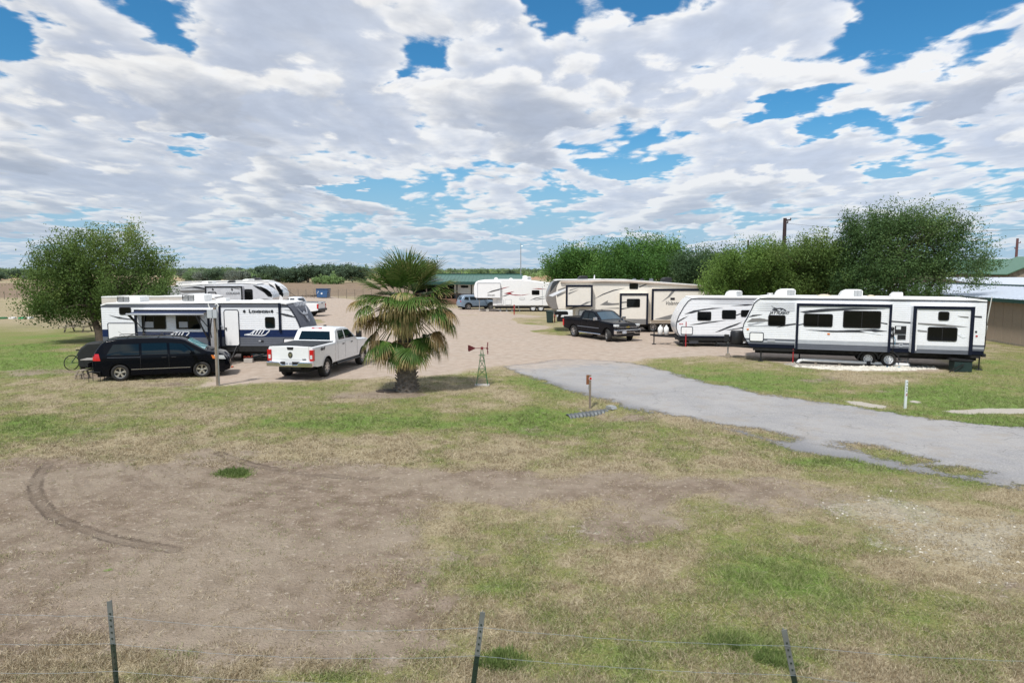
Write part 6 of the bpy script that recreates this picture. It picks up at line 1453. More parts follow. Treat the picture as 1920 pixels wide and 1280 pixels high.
for i in range(16):
    a = rs.uniform(0, 6.28); m.tube([(0, 0, HZ - .2), (math.cos(a) * .35, math.sin(a) * .35, HZ - .5), (math.cos(a) * .42, math.sin(a) * .42, HZ - 1.6)], [.03, .022, .012], 5)
m.build('dead_stalks', pm('dead_stalk', (.20, .15, .09), .9, var=.3), palm)
m = MB(); rs2 = random.Random(3)
pl = [(.62 * math.cos(R(a)) * rs2.uniform(.8, 1.1) - .45, .40 * math.sin(R(a)) * rs2.uniform(.8, 1.1)) for a in range(0, 360, 24)]
m.prism(pl, -.02, .03, axis='z'); mul = m.build('mulch', pm('dark_mulch', (.05, .035, .025), .95, var=.4, scale=12, bump=.02), None); mul.location = PAL + Vector((-.1, -.05, .0)); tag(mul, 'dark mulch bed around the foot of the fan palm', kind='stuff')

# ---- far country: separate trees and scrub masses
FM = [leaf_mat('hazed_bright_leaf', (.15, .24, .09), (.22, .33, .12), (.30, .42, .17)), leaf_mat('hazed_mid_leaf', (.11, .17, .09), (.16, .24, .12), (.23, .32, .16)), leaf_mat('hazed_dark_leaf', (.06, .10, .07), (.095, .15, .09), (.15, .21, .12)), leaf_mat('hazed_grey_leaf', (.14, .17, .14), (.19, .22, .18), (.26, .29, .23))]  # distance haze is put into these brightened leaf colours
def proto(label, seed, mat, n, leaf, cr, h):
    root = empty('tree', (0, 0, 0), 0, label, 'tree'); rs = random.Random(seed)
    bl = [(rs.uniform(-.5, .5) * cr, rs.uniform(-.5, .5) * cr, h * rs.uniform(.22, .66), cr * rs.uniform(.45, .7), cr * rs.uniform(.45, .7), h * rs.uniform(.18, .30), 1) for _ in range(6)]
    c, C = crown('crown', bl, n, leaf, mat, root, seed, 40, .8, (0, 0, 0), 1.3); trunk_mesh('trunk', (0, 0, 0), [(0, 0, h * .45)], .2, BARK, root, C, seed, 3); return root
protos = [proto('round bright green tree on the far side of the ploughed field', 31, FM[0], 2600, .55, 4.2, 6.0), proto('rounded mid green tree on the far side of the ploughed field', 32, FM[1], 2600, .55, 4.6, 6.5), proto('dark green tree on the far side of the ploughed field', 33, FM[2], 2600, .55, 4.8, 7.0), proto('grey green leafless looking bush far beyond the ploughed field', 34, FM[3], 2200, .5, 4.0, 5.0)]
GL = ['bright green trees across the far fields', 'mid green trees across the far fields', 'dark green trees across the far fields', 'grey green bushes across the far fields']
LBL = ['round bright green tree in the far tree line beyond the ploughed field', 'rounded mid green tree in the far tree line beyond the ploughed field', 'dark green tree in the far tree line beyond the ploughed field', 'grey green bush in the far tree line beyond the ploughed field']
def copy_tree(o, parent=None):
    c = o.copy(); COL.objects.link(c); c.parent = parent
    for ch in list(o.children): copy_tree(ch, c)
    return c
rs = random.Random(9); first = [True] * 4
spots = []
for i in range(62):
    px = rs.uniform(330, 700); Y = rs.uniform(262, 300) if i % 2 else rs.uniform(300, 430); spots.append((px, Y, rs.choice([0, 1, 1, 2, 3, 3, 2]), rs.uniform(.75, 1.15)))
for i in range(34): spots.append((rs.uniform(-30, 130), rs.uniform(290, 480), rs.choice([0, 1, 2, 3, 3]), rs.uniform(.6, 1.0)))
for i in range(48): spots.append((rs.uniform(810, 1060), rs.uniform(380, 760), rs.choice([0, 1, 1, 2, 3, 3]), rs.uniform(.6, 1.0)))
for i in range(70): spots.append((rs.uniform(300, 760), rs.uniform(430, 900), rs.choice([0, 0, 1, 1, 2, 3]), rs.uniform(.9, 1.3)))
for i in range(26): spots.append((rs.uniform(-60, 330), rs.uniform(480, 900), rs.choice([0, 1, 1, 3]), rs.uniform(.7, 1.1)))
for (px, Y, sc) in [(618, 235, 1.02), (600, 238, .8), (636, 238, .85)]: spots.append((px, Y, 0, sc * .85))
for (px, Y, sc) in [(578, 262, 1.25), (595, 268, 1.15), (645, 265, 1.2), (662, 268, 1.15), (680, 266, 1.0), (612, 275, 1.2), (540, 262, 1.1), (520, 262, 1.0), (556, 264, 1.0)]: spots.append((px, Y, 2, sc))
for (px, Y, kd, sc) in spots:
    x = (px - 960) / F * Y; o = protos[kd] if first[kd] else copy_tree(protos[kd]); first[kd] = False
    o['group'] = GL[kd]; o['label'] = LBL[kd]; z = gh(x, Y); o.location = (x, Y, z - .2); o.rotation_euler = (0, 0, rs.uniform(0, 6.28)); o.scale = (sc * rs.uniform(.9, 1.3), sc, sc * rs.uniform(.75, 1.05))
# scrub as one mass farther off
def scrub(name, label, n, y0, y1, seed, mat, leaf, hgt, px0=-500, px1=2500):
    r = np.random.RandomState(seed); nc = n // 40; Yc = y0 + (y1 - y0) * r.rand(nc); Xc = (px0 + (px1 - px0) * r.rand(nc) - 960) / F * Yc; keep = fbm(Xc, Yc, 1 / 120., 3, 2.) > .42
    Xc, Yc = Xc[keep], Yc[keep]; nc = len(Xc); Zc = hill(Xc, Yc); R_ = (2.5 + 3 * r.rand(nc)); H = hgt * (.6 + .7 * r.rand(nc)); T = r.rand(nc)
    ci = r.randint(0, nc, n); d = unit(r.normal(size=(n, 3))); rr = r.rand(n, 1) ** .4
    P = np.stack([Xc[ci], Yc[ci], Zc[ci] + H[ci] * .5], -1) + d * rr * np.stack([R_[ci], R_[ci], H[ci] * .5], -1)
    a = unit(r.normal(size=(n, 3))); b = unit(np.cross(a, r.normal(size=(n, 3)))); s = leaf * (.6 + .8 * r.rand(n, 1))
    V, Fq, TT = quads_from(P, a * s * .5, b * s * .35, np.clip(T[ci] * .8 + .2 * r.rand(n), 0, 1)); o = np_mesh(name, V, Fq, mat, {'tint': TT}, False); tag(o, label, kind='stuff'); return o
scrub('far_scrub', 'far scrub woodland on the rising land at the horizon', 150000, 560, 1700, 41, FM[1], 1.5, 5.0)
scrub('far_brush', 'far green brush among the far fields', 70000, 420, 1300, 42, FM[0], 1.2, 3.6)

# ---- grass and straw of the foreground, real blades
GRASSM = None
def grass_mat():
    m, t, b = new_mat('grass_blades'); a = t.attr('tint'); g = t.attr('kindg')
    dry = t.mix(a, (.24, .18, .105), (.62, .54, .39)); grn = t.mix(a, (.10, .17, .03), (.30, .37, .12)); c = t.mix(g, dry, grn)
    t.put(b.inputs['Base Color'], c); b.inputs['Roughness'].default_value = .8; b.inputs['Specular IOR Level'].default_value = .2
    tl = t.new('ShaderNodeBsdfTranslucent'); t.put(tl.inputs[0], c); mx = t.new('ShaderNodeMixShader'); mx.inputs[0].default_value = .25
    out = [n for n in t.n if n.type == 'OUTPUT_MATERIAL'][0]; t.l.new(b.outputs[0], mx.inputs[1]); t.l.new(tl.outputs[0], mx.inputs[2]); t.l.new(mx.outputs[0], out.inputs[0]); return m
GRASSM = grass_mat()
def grass(name, label, n, y0, y1, hl, wd, seed, thr=.30, marg=3.0):
    r = np.random.RandomState(seed)
    nt = n // 3
    u = r.rand(nt); Y = 1 / (1 / y0 + (1 / y1 - 1 / y0) * u)      # even on the picture, dense near
    X = (r.rand(nt) * 2 - 1) * (Y * .80 + marg)
    f = fields(X, Y); clump = fbm(X, Y, 3.4, 3, 6.)
    g = f['green']; bare = np.clip(f['bare'] * 1.25, 0, 1) * (1 - smooth(g, .6, .9))
    dens = (1 - bare * .93) * (.25 + 1.2 * smooth(clump, .38, .62)) * (f['lot'] < -.1) * (f['road'] + .35 * (r.rand(len(X)) - .5) < .02) * (f['strip'] < 0) * (1 - f['track']) * (1 - .6 * np.clip(f['rock'], 0, 1))
    k = r.rand(nt) < dens; X, Y, g = X[k], Y[k], g[k]
    X = np.repeat(X, 3) + r.normal(size=3 * len(X)) * .03; Y = np.repeat(Y, 3) + r.normal(size=len(X)) * .03; g = np.repeat(g, 3); nn = len(X)
    Z = hill(X, Y); lean = unit(np.stack([r.normal(size=nn), r.normal(size=nn), np.abs(r.normal(size=nn)) * .8 + .25], -1)); L = hl * (.5 + r.rand(nn)) * (1 + .7 * smooth(g, .5, 1.0)) ; L = L[:, None]
    sidev = unit(np.cross(lean, r.normal(size=(nn, 3)))); P = np.stack([X, Y, Z - .003], -1)
    V = np.empty((nn, 3, 3)); V[:, 0] = P - sidev * wd / 2; V[:, 1] = P + sidev * wd / 2; V[:, 2] = P + lean * L
    kg = smooth(g + .5 * (r.rand(nn) - .5), .22, .62) * (.55 + .45 * r.rand(nn)); T = r.rand(nn) ** 1.2
    o = np_mesh(name, V.reshape(-1, 3), np.arange(nn * 3).reshape(nn, 3), GRASSM, {'tint': np.repeat(T, 3), 'kindg': np.repeat(kg, 3)}, False); tag(o, label, kind='stuff'); return o
grass('short_grass', 'short dry and green grass of the foreground', 900000, 5.6, 15, .065, .0085, 51)
grass('lawn_grass', 'grass of the lawns around the drive', 600000, 15, 42, .075, .013, 52)
WEEDM = leaf_mat('weed_leaf', (.05, .08, .025), (.095, .145, .04), (.17, .23, .07))
def weeds(name, label, cx, cy, rx, ry, n, hl, seed):
    r = np.random.RandomState(seed); c = G(cx, cy); e = G(cx + rx, cy); f_ = G(cx, cy - ry); wx_, wy_ = abs(e.x - c.x), abs(f_.y - c.y)
    cc = r.normal(size=(9, 2)) * .45; ci = r.randint(0, 9, n); sg = (.12 + .25 * r.rand(9))[ci]; q = r.rand(n); X = c.x + (cc[ci, 0] + r.normal(size=n) * sg) * wx_; Y = c.y + (cc[ci, 1] + r.normal(size=n) * sg) * wy_; Z = hill(X, Y)
    lean = unit(np.stack([r.normal(size=n), r.normal(size=n), np.abs(r.normal(size=n)) + .5], -1)); sv = unit(np.cross(lean, r.normal(size=(n, 3)))); P = np.stack([X, Y, Z], -1); L = (hl * (.5 + r.rand(n)) * (1.1 - .6 * q))[:, None]
    V = np.empty((n, 4, 3)); V[:, 0] = P; V[:, 1] = P + lean * L * .5 + sv * .006; V[:, 2] = P + lean * L; V[:, 3] = P + lean * L * .5 - sv * .006
    o = np_mesh(name, V.reshape(-1, 3), np.arange(n * 4).reshape(n, 4), WEEDM, {'tint': np.repeat(.5 + .5 * r.rand(n), 4)}, False); o['label'] = label; o['category'] = 'weed'; return o
weeds('weed_clump', 'bright green weed clump right of the middle fence post', 945, 1240, 34, 18, 1950, 0.08800000000000001, 61)
weeds('weed_clump', 'low green weed patch on the bare soil by the tyre tracks', 447, 888, 34, 7, 1950, 0.096, 62)
weeds('weed_clump', 'green weed clump left of the right hand fence post', 1374, 1206, 32, 14, 1350, 0.072, 63)
weeds('weed_clump', 'green weed tuft behind the right hand fence post base', 1462, 1238, 34, 14, 1350, 0.072, 64)
# ================================================================== BUILDINGS AND SMALL THINGS
def lay(o, loc, rz=0.0): o.location = loc; o.rotation_euler = (0, 0, rz); return o
# tan metal building on the right
A_, B_ = G(1848, 638), G(1920, 650); dv = (B_ - A_).normalized(); ang = math.atan2(dv.y, dv.x)      # wall runs towards the camera
root = empty('metal_building', A_, ang, 'long tan metal building with pale roof and dark green eave, at the right edge', 'building')
L0, L1 = -24.0, 16.0; DP = 13.0                     # local x towards the camera, local +y to the right of the picture (away from the lot)
hE = AT(1848, 561, A_.y).z
sgn = 1
m = MB(); m.box(L0, L1, 0, DP, 0, hE)
for k in range(int((L1 - L0) / .9)): m.box(L0 + .4 + k * .9, L0 + .43 + k * .9, -.012, .001, .12, hE - .02)
m.build('wall', TAN, root)
m = MB(); m.box(L0 - .3, L1 + .3, -.03, .0, 0, .12); m.build('base_trim', WOOD, root)
m = MB(); m.box(L0, L1, -.38, -.02, hE + .02, hE + .06); m.box(L0 - .3, L1 + .3, -.46, -.36, hE - .10, hE + .12); m.build('gutter', DKGREEN, root)
m = MB(); zr = hE + .62
m.add([(L0 - .3, -.36, hE + .13), (L1 + .3, -.36, hE + .13), (L1 + .3, DP * .55, zr), (L0 - .3, DP * .55, zr), (L0 - .3, -.36, hE + .07), (L1 + .3, -.36, hE + .07), (L1 + .3, DP * .55, zr - .06), (L0 - .3, DP * .55, zr - .06)], [(0, 1, 2, 3), (7, 6, 5, 4), (0, 4, 5, 1), (1, 5, 6, 2), (2, 6, 7, 3), (3, 7, 4, 0)])
n_ = int((L1 - L0) / .45)
for k in range(n_):
    x = L0 + k * .45; m.add([(x, -.36, hE + .131), (x + .06, -.36, hE + .131), (x + .06, DP * .55, zr + .001), (x, DP * .55, zr + .001), (x, -.36, hE + .17), (x + .06, -.36, hE + .17), (x + .06, DP * .55, zr + .04), (x, DP * .55, zr + .04)], [(4, 5, 6, 7), (0, 1, 5, 4), (1, 2, 6, 5), (3, 0, 4, 7)])
m.build('roof', PALEROOF, root, fix=False)
m = MB(); m.box(L0, L1, DP * .55, DP * .55 + .15, hE, zr + .16); m.build('ridge_trim', DKGREEN, root)
m = MB(); m.tube([(-1.2, -.10, hE), (-1.2, -.10, .25), (-1.2, -.35, .12)], .06, 8); m.build('downpipe', TAN, root)
m = MB(); m.lathe([(.001, 0), (.08, 0), (.07, .12), (.001, .15)], 12, axis='z', c=(-1.3, -.4, .0)); m.build('downpipe_shoe', PVC, root)
root = empty('metal_shed', AT(1846, 600, 60), 0, 'farther low shed with pale roof and thick dark green eave, behind the tan building', 'shed'); root.location.z = 0
e = root.location; zE = AT(1846, 535, 60).z - .1
m = MB(); m.box(0, 26, 0, 9, 0, zE); m.build('wall', TAN, root)
m = MB(); m.box(-.4, 26, -.5, -.38, zE - .12, zE + .14); m.build('gutter', DKGREEN, root)
m = MB(); m.prism([(-.38, zE + .10), (6, zE + .75), (6, zE + .69), (-.38, zE + .04)], -.4, 26, axis='x'); m.build('roof', PALEROOF, root)
# house with green roof farther back
Yh = 80; p0 = AT(1775, 600, Yh); root = empty('house', (p0.x, Yh, 0), 0, 'stone house with green metal gable roof, behind the big tall tree at the right', 'house')
zr = AT(1850, 487, Yh + 4.5).z; ze = AT(1850, 512, Yh).z; Lh = 26
m = MB(); m.box(0, Lh, 0, 9, 0, ze); m.build('wall', STONE, root)
m = MB(); m.prism([(-.5, ze - .08), (4.5, zr), (9.5, ze - .08), (9.5, ze + .0), (4.5, zr + .09), (-.5, ze + .0)], -.5, Lh + .5, axis='x')
for k in range(56): 
    x = -.4 + k * .48; m.add([(x, -.5, ze + .0), (x + .05, -.5, ze + .0), (x + .05, 4.5, zr + .09), (x, 4.5, zr + .09), (x, -.5, ze + .05), (x + .05, -.5, ze + .05), (x + .05, 4.5, zr + .14), (x, 4.5, zr + .14)], [(4, 5, 6, 7), (0, 1, 5, 4), (1, 2, 6, 5), (3, 0, 4, 7)])
m.build('roof', GREENROOF, root, fix=False)
gx0 = AT(1893, 512, Yh - 3).x - p0.x; gx1 = gx0 + 8.6
m = MB(); m.prism([(gx0, 0), (gx1, 0), (gx1, ze), ((gx0 + gx1) / 2, zr + .1), (gx0, ze)], -3.0, .02); m.build('gable_wall', STONE, root)
m = MB(); xm = (gx0 + gx1) / 2; m.prism([(gx0 - .6, ze - .2), (xm, zr + .2), (gx1 + .6, ze - .2), (gx1 + .6, ze - .1), (xm, zr + .32), (gx0 - .6, ze - .1)], -3.4, 2.0); m.build('gable_roof', GREENROOF, root)
for wx in (2.4, 6.0): 
    m = MB(); m.box(wx, wx + 1.0, -.04, .0, ze - 1.6, ze - .5); w_ = m.build('window', PALEROOF, root); m = MB(); m.box(wx + .08, wx + .92, -.05, -.041, ze - 1.52, ze - .58); m.build('pane', GLASS, w_)
# long green roofed shelter in the middle distance
Ys = 92; x0, x1 = AT(772, 515, Ys).x, AT(981, 515, Ys).x; root = empty('shelter', (x0, Ys, 0), 0, 'long open shelter with green metal roof on dark posts, behind the palm', 'shelter')
ze, zr = AT(900, 529, Ys).z, AT(900, 514.5, Ys + 6).z; Ls = x1 - x0
m = MB(); m.prism([(-.4, ze), (6, zr - .05), (12.4, ze), (12.4, ze + .06), (6, zr), (-.4, ze + .06)], 0, Ls, axis='x')
for k in range(int(Ls / .5)): x = k * .5; m.add([(x, -.4, ze + .06), (x + .05, -.4, ze + .06), (x + .05, 6, zr), (x, 6, zr), (x, -.4, ze + .10), (x + .05, -.4, ze + .10), (x + .05, 6, zr + .04), (x, 6, zr + .04)], [(4, 5, 6, 7), (0, 1, 5, 4), (1, 2, 6, 5), (3, 0, 4, 7)])
m.build('roof', TEALROOF, root, fix=False)
m = MB(); m.box(-.05, Ls + .05, -.46, -.40, ze - .32, ze + .07); m.build('fascia', DKGREEN, root)
m = MB(); m.box(-.05, Ls + .05, 5.93, 6.07, zr - .0, zr + .12); m.build('ridge_cap', DKGREEN, root)
for k in range(6):
    m = MB(); xk = .3 + (Ls - .6) * k / 5; m.box(xk - .09, xk + .09, 0, .18, 0, ze); m.build('post', BLACKM, root)
m = MB(); m.box(.1, Ls - .1, 11.6, 11.75, 0, ze); m.box(.05, .2, 0.3, 11.5, 0, ze); m.build('back_wall', pm('dark_wall', (.03, .045, .04), .8), root)
m = MB(); m.box(.2, 6.6, .4, 3, .05, .75)
for k in range(9): m.box(.3 + k * .7, .38 + k * .7, .36, .40, .75, 1.5)
m.box(.2, 6.6, .34, .40, 1.42, 1.52); m.build('wood_deck', pm('brown_deck', (.20, .11, .075), .8, var=.2), root)
S = Side(852, 93.5, 897, 93.5, 'travel_trailer', 'white and dark travel trailer parked under the green roofed shelter', 'trailer')
ribbed_body(S, [(0, .7), (0, 2.85)], [(S.L, .7), (S.L, 2.85)], 2.85, 2.4, [(1.45, 1), (9, 0)], [WHITE, GREYS, TRIM], (0, 0, 0)); S.window(864, 535, 878, 539.5); chassis(S, .1, S.L - .1, .45, .701, 2.4); trailer_wheels(S, [1.4, 2.2], 0, .33)
a, b, c, d = S.rect(883, 534, 885, 560); m = MB(); m.box(a, b, -.05, 0, c, d); m.build('slide_frame', BLACK, S.root)

# poles and wires
def pole(name, label, px, ytop, Y, r, mat=POLEW, arm=None):
    p = AT(px, ytop, Y); root = empty(name, (p.x, Y, 0), 0, label, 'utility pole'); m = MB(); m.tube([(0, 0, 0), (0, 0, p.z)], [r * 1.3, r], 10); m.build('shaft', mat, root)
    if arm:
        for (dx, dz, w_) in arm: m = MB(); m.bar((0, -.05, p.z + dz), (dx, -.05, p.z + dz + .05), w_, w_); m.lathe([(.04, 0), (.09, .06), (.05, .2), (.001, .24)], 8, axis='z', c=(dx, -.05, p.z + dz + .06)); m.build('crossarm', mat, root)
    return p
DPOLE = pm('creosote_pole', (.035, .020, .022), .9)
q1 = pole('utility_pole', 'thick dark utility pole with a short arm rising above the tree row', 1472, 409, 78, .19, DPOLE, [(.62, -.25, .16), (.3, -.6, .1)])
q2 = pole('utility_pole', 'thin dark utility pole whose top just clears the tree row', 1403, 450, 110, .14, DPOLE)
q3 = pole('utility_pole', 'reddish utility pole above the green roofed house', 1908, 447, 120, .20, pm('red_brown_pole', (.12, .055, .055), .9), [(.5, -.8, .12), (-.4, -1.8, .1)])
def wire(name, label, p, q, sag, r=.012):
    m = MB(); pts = [Vector(p).lerp(Vector(q), t / 16) - Vector((0, 0, sag * 4 * (t / 16) * (1 - t / 16))) for t in range(17)]; m.tube(pts, r, 4); tag(m.build(name, BLACKM, None), label, 'power line')
wire('power_line', 'thin overhead wire from the thick pole to the upper right edge', (q1.x + .6, 78, q1.z), AT(2060, 352, 62), .8, .014)
wire('power_line', 'lower overhead wire crossing the sky beside the reddish pole', (q1.x + .3, 78, q1.z - .6), AT(2100, 417, 70), .9, .012)
p = AT(976.5, 458, 97); root = empty('antenna_mast', (p.x, 97, 0), 0, 'tall thin grey antenna mast above the green roofed shelter', 'mast'); m = MB(); m.tube([(0, 0, 0), (0, 0, p.z)], [.10, .045], 8); m.build('shaft', GALV, root); m = MB(); m.tube([(-.0, 0, p.z - .3), (.28, 0, p.z - .25)], .03, 6); m.tube([(0, 0, p.z - .4), (.0, 0, p.z + .15)], .03, 5); m.build('antenna_head', GALV, root)

# meter pole in front of the navy trailer
P = G(409, 722); root = empty('meter_pole', P, 0, 'grey wooden pole with meter box and white insulators beside the minivan nose', 'utility pole'); zt_ = AT(409, 576, P.y).z
m = MB(); m.tube([(0, 0, -.05), (0, 0, zt_)], [.075, .065], 10); m.build('shaft', POLEW, root)
m = MB(); m.tube([(.07, -.05, 0), (.07, -.05, zt_ - .15), (.12, -.05, zt_ + .05)], .02, 6); m.build('conduit', GALV, root)
m = MB(); m.box(-.26, -.06, -.13, .02, zt_ - .42, zt_ - .08, 0); m.build('meter_box', METER, root, bevel=.012)
m = MB(); m.box(-.03, .14, -.16, -.06, zt_ - .42, zt_ - .1); m.build('switch_box', METER, root, bevel=.012)
m = MB(); m.tube([(-.1, -.05, zt_ - .08), (-.2, -.05, zt_ + .02), (-.22, -.05, zt_ + .14)], .022, 6); m.tube([(.10, -.05, zt_ - .06), (.17, -.05, zt_ + .06), (.12, -.05, zt_ + .14), (.04, -.05, zt_ + .10)], .024, 6); m.build('insulator', PVC, root)
m = MB(); m.tube([(.02, -.09, zt_ - .1), (.05, -.1, zt_ - .7), (.09, -.08, zt_ - 1.0)], .012, 5); m.build('cable', BLACKM, root)

# garden windmill
P = G(904, 722.5); k_ = P.y * CP / F; root = empty('garden_windmill', P, 0, 'small garden windmill with green lattice tower, maroon tail and maroon wheel on a slab', 'windmill')
hb = .045; m = MB(); m.box(-.29, .29, -.22, .22, 0, hb); m.build('slab', CONC, root)
zt_ = AT(904, 655, P.y).z; w0, w1 = .22, .03; m = MB(); C4 = [(-1, -1), (1, -1), (1, 1), (-1, 1)]
wz = lambda z: w0 + (w1 - w0) * (z - hb) / (zt_ - hb)
for a, b in C4: m.tube([(a * w0, b * w0 * .75, hb), (a * w1, b * w1, zt_)], .011, 5)
Lz = [hb + .30, hb + .62, hb + .95]
for z in Lz:
    for i in range(4): a, b = C4[i], C4[(i + 1) % 4]; m.tube([(a[0] * wz(z), a[1] * wz(z) * .8, z), (b[0] * wz(z), b[1] * wz(z) * .8, z)], .008, 4)
for z, z2 in zip(Lz, Lz[1:] + [zt_ - .12]):
    for i in range(4):
        a, b = C4[i], C4[(i + 1) % 4]
        m.tube([(a[0] * wz(z), a[1] * wz(z) * .8, z), (b[0] * wz(z2), b[1] * wz(z2) * .8, z2)], .006, 4); m.tube([(b[0] * wz(z), b[1] * wz(z) * .8, z), (a[0] * wz(z2), a[1] * wz(z2) * .8, z2)], .006, 4)
m.build('tower', GREENP, root)
m = MB(); m.box(-.13, .13, -.05, .05, zt_ - .24, zt_ - .22); m.build('platform', GREENP, root)
m = MB(); m.box(-.05, .05, -.05, .05, zt_ - .0, zt_ + .10); m.tube([(-.30, 0, zt_ + .05), (.20, 0, zt_ + .05)], .014, 6); m.build('head', MAROON, root)
m = MB(); m.prism([(-.55, zt_ - .06), (-.55, zt_ + .17), (-.50, zt_ + .17), (-.27, zt_ + .07), (-.27, zt_ + .03), (-.50, zt_ - .08)], -.006, .006); m.build('tail_vane', MAROON, root)
m = MB(); m.lathe([(.001, .17), (.04, .17), (.04, .22), (.001, .23)], 12, axis='x', c=(0, 0, zt_ + .05))
for i in range(10):
    a = 2 * math.pi * i / 10 + .3; p0 = Vector((.19, math.cos(a) * .03, zt_ + .05 + math.sin(a) * .03)); p1 = Vector((.19 + .03, math.cos(a) * .235, zt_ + .05 + math.sin(a) * .235)); t_ = Vector((0, -math.sin(a), math.cos(a)))
    m.add([p0 - t_ * .012, p0 + t_ * .012, p1 + t_ * .045 + Vector((.03, 0, 0)), p1 - t_ * .045 - Vector((.01, 0, 0)), p0 - t_ * .012 + Vector((.004, 0, 0)), p0 + t_ * .012 + Vector((.004, 0, 0)), p1 + t_ * .045 + Vector((.034, 0, 0)), p1 - t_ * .045 - Vector((.006, 0, 0))], [(0, 1, 2, 3), (7, 6, 5, 4), (0, 4, 5, 1), (1, 5, 6, 2), (2, 6, 7, 3), (3, 7, 4, 0)])
m.build('fan_wheel', MAROON, root, fix=False)

# sign on a post by the culvert
P = on(G(1106, 762)); root = empty('sign_post', P, R(8), 'small brown board with red reflector on a grey post beside the drive', 'sign'); zt_ = AT(1107, 703, P.y).z - P.z
m = MB(); m.box(-.03, .03, -.03, .03, -.1, zt_); m.build('post', POLEW, root)
m = MB(); m.box(-.12, .045, .032, .055, zt_ - .32, zt_ + .0); m.build('board', WOODB, root)
m = MB(); m.lathe([(.001, -.052), (.042, -.050), (.045, -.031), (.001, -.031)], 18, c=(.0, 0, zt_ - .11), mi=0); m.lathe([(.045, -.045), (.055, -.045), (.055, -.031), (.045, -.031)], 18, c=(0, 0, zt_ - .11), mi=1); m.build('reflector', [RED, WHITE2], root)
m = MB(); m.box(-.05, -.03, -.02, .02, zt_ - .5, zt_ - .33); m.build('bracket', GALV, root)
# corrugated culvert half buried in the ditch
a, b = G(1064, 785, -.2), G(1141, 770, -.12); root = empty('culvert_pipe', (0, 0, 0), 0, 'corrugated steel culvert pipe half buried in the ditch by the sign', 'culvert'); a.z = b.z = 0; root.location = a + Vector((0, 0, gh(a.x, a.y) + .015)); dvv = Vector((b.x - a.x, b.y - a.y, 0)); Lc = dvv.length; root.rotation_euler = (0, 0, math.atan2(dvv.y, dvv.x))
n_ = int(Lc / .016); prof = [(.185 + .022 * math.sin(2 * math.pi * i * .016 / .15), i * .016) for i in range(n_ + 1)]
m = MB(); m.lathe(prof, 28, axis='x', c=(0, 0, -.135)); m.lathe([(r_ - .02, x_) for r_, x_ in prof[::3]], 28, axis='x', c=(0, 0, -.135)); m.build('pipe', pm('weathered_culvert_steel', (.11, .12, .125), .6, .3, var=.3), root, smooth=True, fix=False)
m = MB(); m.lathe([(.20, Lc - .16), (.20, Lc - .10), (.18, Lc - .10)], 24, axis='x', c=(0, 0, -.135)); m.prism([(-.18, .06), (.18, .06), (.12, .15), (-.12, .15)], Lc, Lc + .22, axis='x'); m.build('end_collar', pm('galvanised_pale', (.35, .36, .36), .5, .3), root)
# white numbered marker on the right lawn
P = on(G(1697, 765)); root = empty('marker_post', P, 0, 'thin white marker post with dark lettering and a red mark on the right lawn', 'post'); zt_ = AT(1699, 712, P.y).z
m = MB(); m.box(-.035, .035, -.035, .035, -.1, zt_); m.build('post', pm('marker_white', (.66, .70, .68), .6, dirt=.2), root, bevel=.01)
for i, (z_, mt) in enumerate([(.08, DKGREEN), (.17, DKGREEN), (.26, DKGREEN), (.34, DKGREEN)]):
    pts = [[(-.022, -.02), (-.01, .03), (.018, .03), (.02, .0), (-.005, .0)], [(-.02, -.025), (-.012, .025), (.0, .0), (.012, .025), (.02, -.025), (.0, -.012)], [(-.022, -.03), (.02, -.025), (.02, -.015), (-.01, -.012), (-.01, .028), (-.022, .028)], [(-.02, -.03), (.02, -.03), (.0, .03)]][i]
    m = MB(); m.prism([(x_, zt_ - z_ + y_) for x_, y_ in pts], -.039, -.0355); m.build('lettering', mt, root)
m = MB(); m.prism([(-.02, zt_ - .52), (.016, zt_ - .50), (.02, zt_ - .42), (-.004, zt_ - .44)], -.039, -.0355); m.build('red_mark', REDP, root)

# dumpster
P = G(603.5, 559); root = empty('dumpster', P, R(-6), 'blue steel dumpster with round white stickers by the far fence', 'dumpster')
m = MB(); m.prism([(-.85, .12), (.85, .12), (1.0, 1.25), (.98, 1.45), (-.98, 1.45), (-1.0, 1.25)], 0, 1.5); m.build('bin', PAINTB, root, bevel=.03)
m = MB(); m.box(-1.02, 1.02, -.06, 1.56, 1.45, 1.53); m.box(-.98, -.02, -.02, 1.5, 1.53, 1.60); m.box(.02, .98, -.02, 1.5, 1.53, 1.60); m.build('lid', pm('navy_lid', (.012, .04, .11), .5), root, bevel=.02)
for sg in (-1, 1): m = MB(); m.box(min(sg * .96, sg * 1.08), max(sg * .96, sg * 1.08), .2, 1.2, .75, .98); m.build('lifting_pocket', PAINTB, root, bevel=.01)
for (x_, z_, r_) in ((-.02, .78, .16), (-.6, 1.1, .08), (-.72, .85, .07)): m = MB(); m.lathe([(.001, -.012), (r_, -.012), (r_, .03)], 16, c=(x_, 0, z_)); m.build('sticker', PLATE, root)
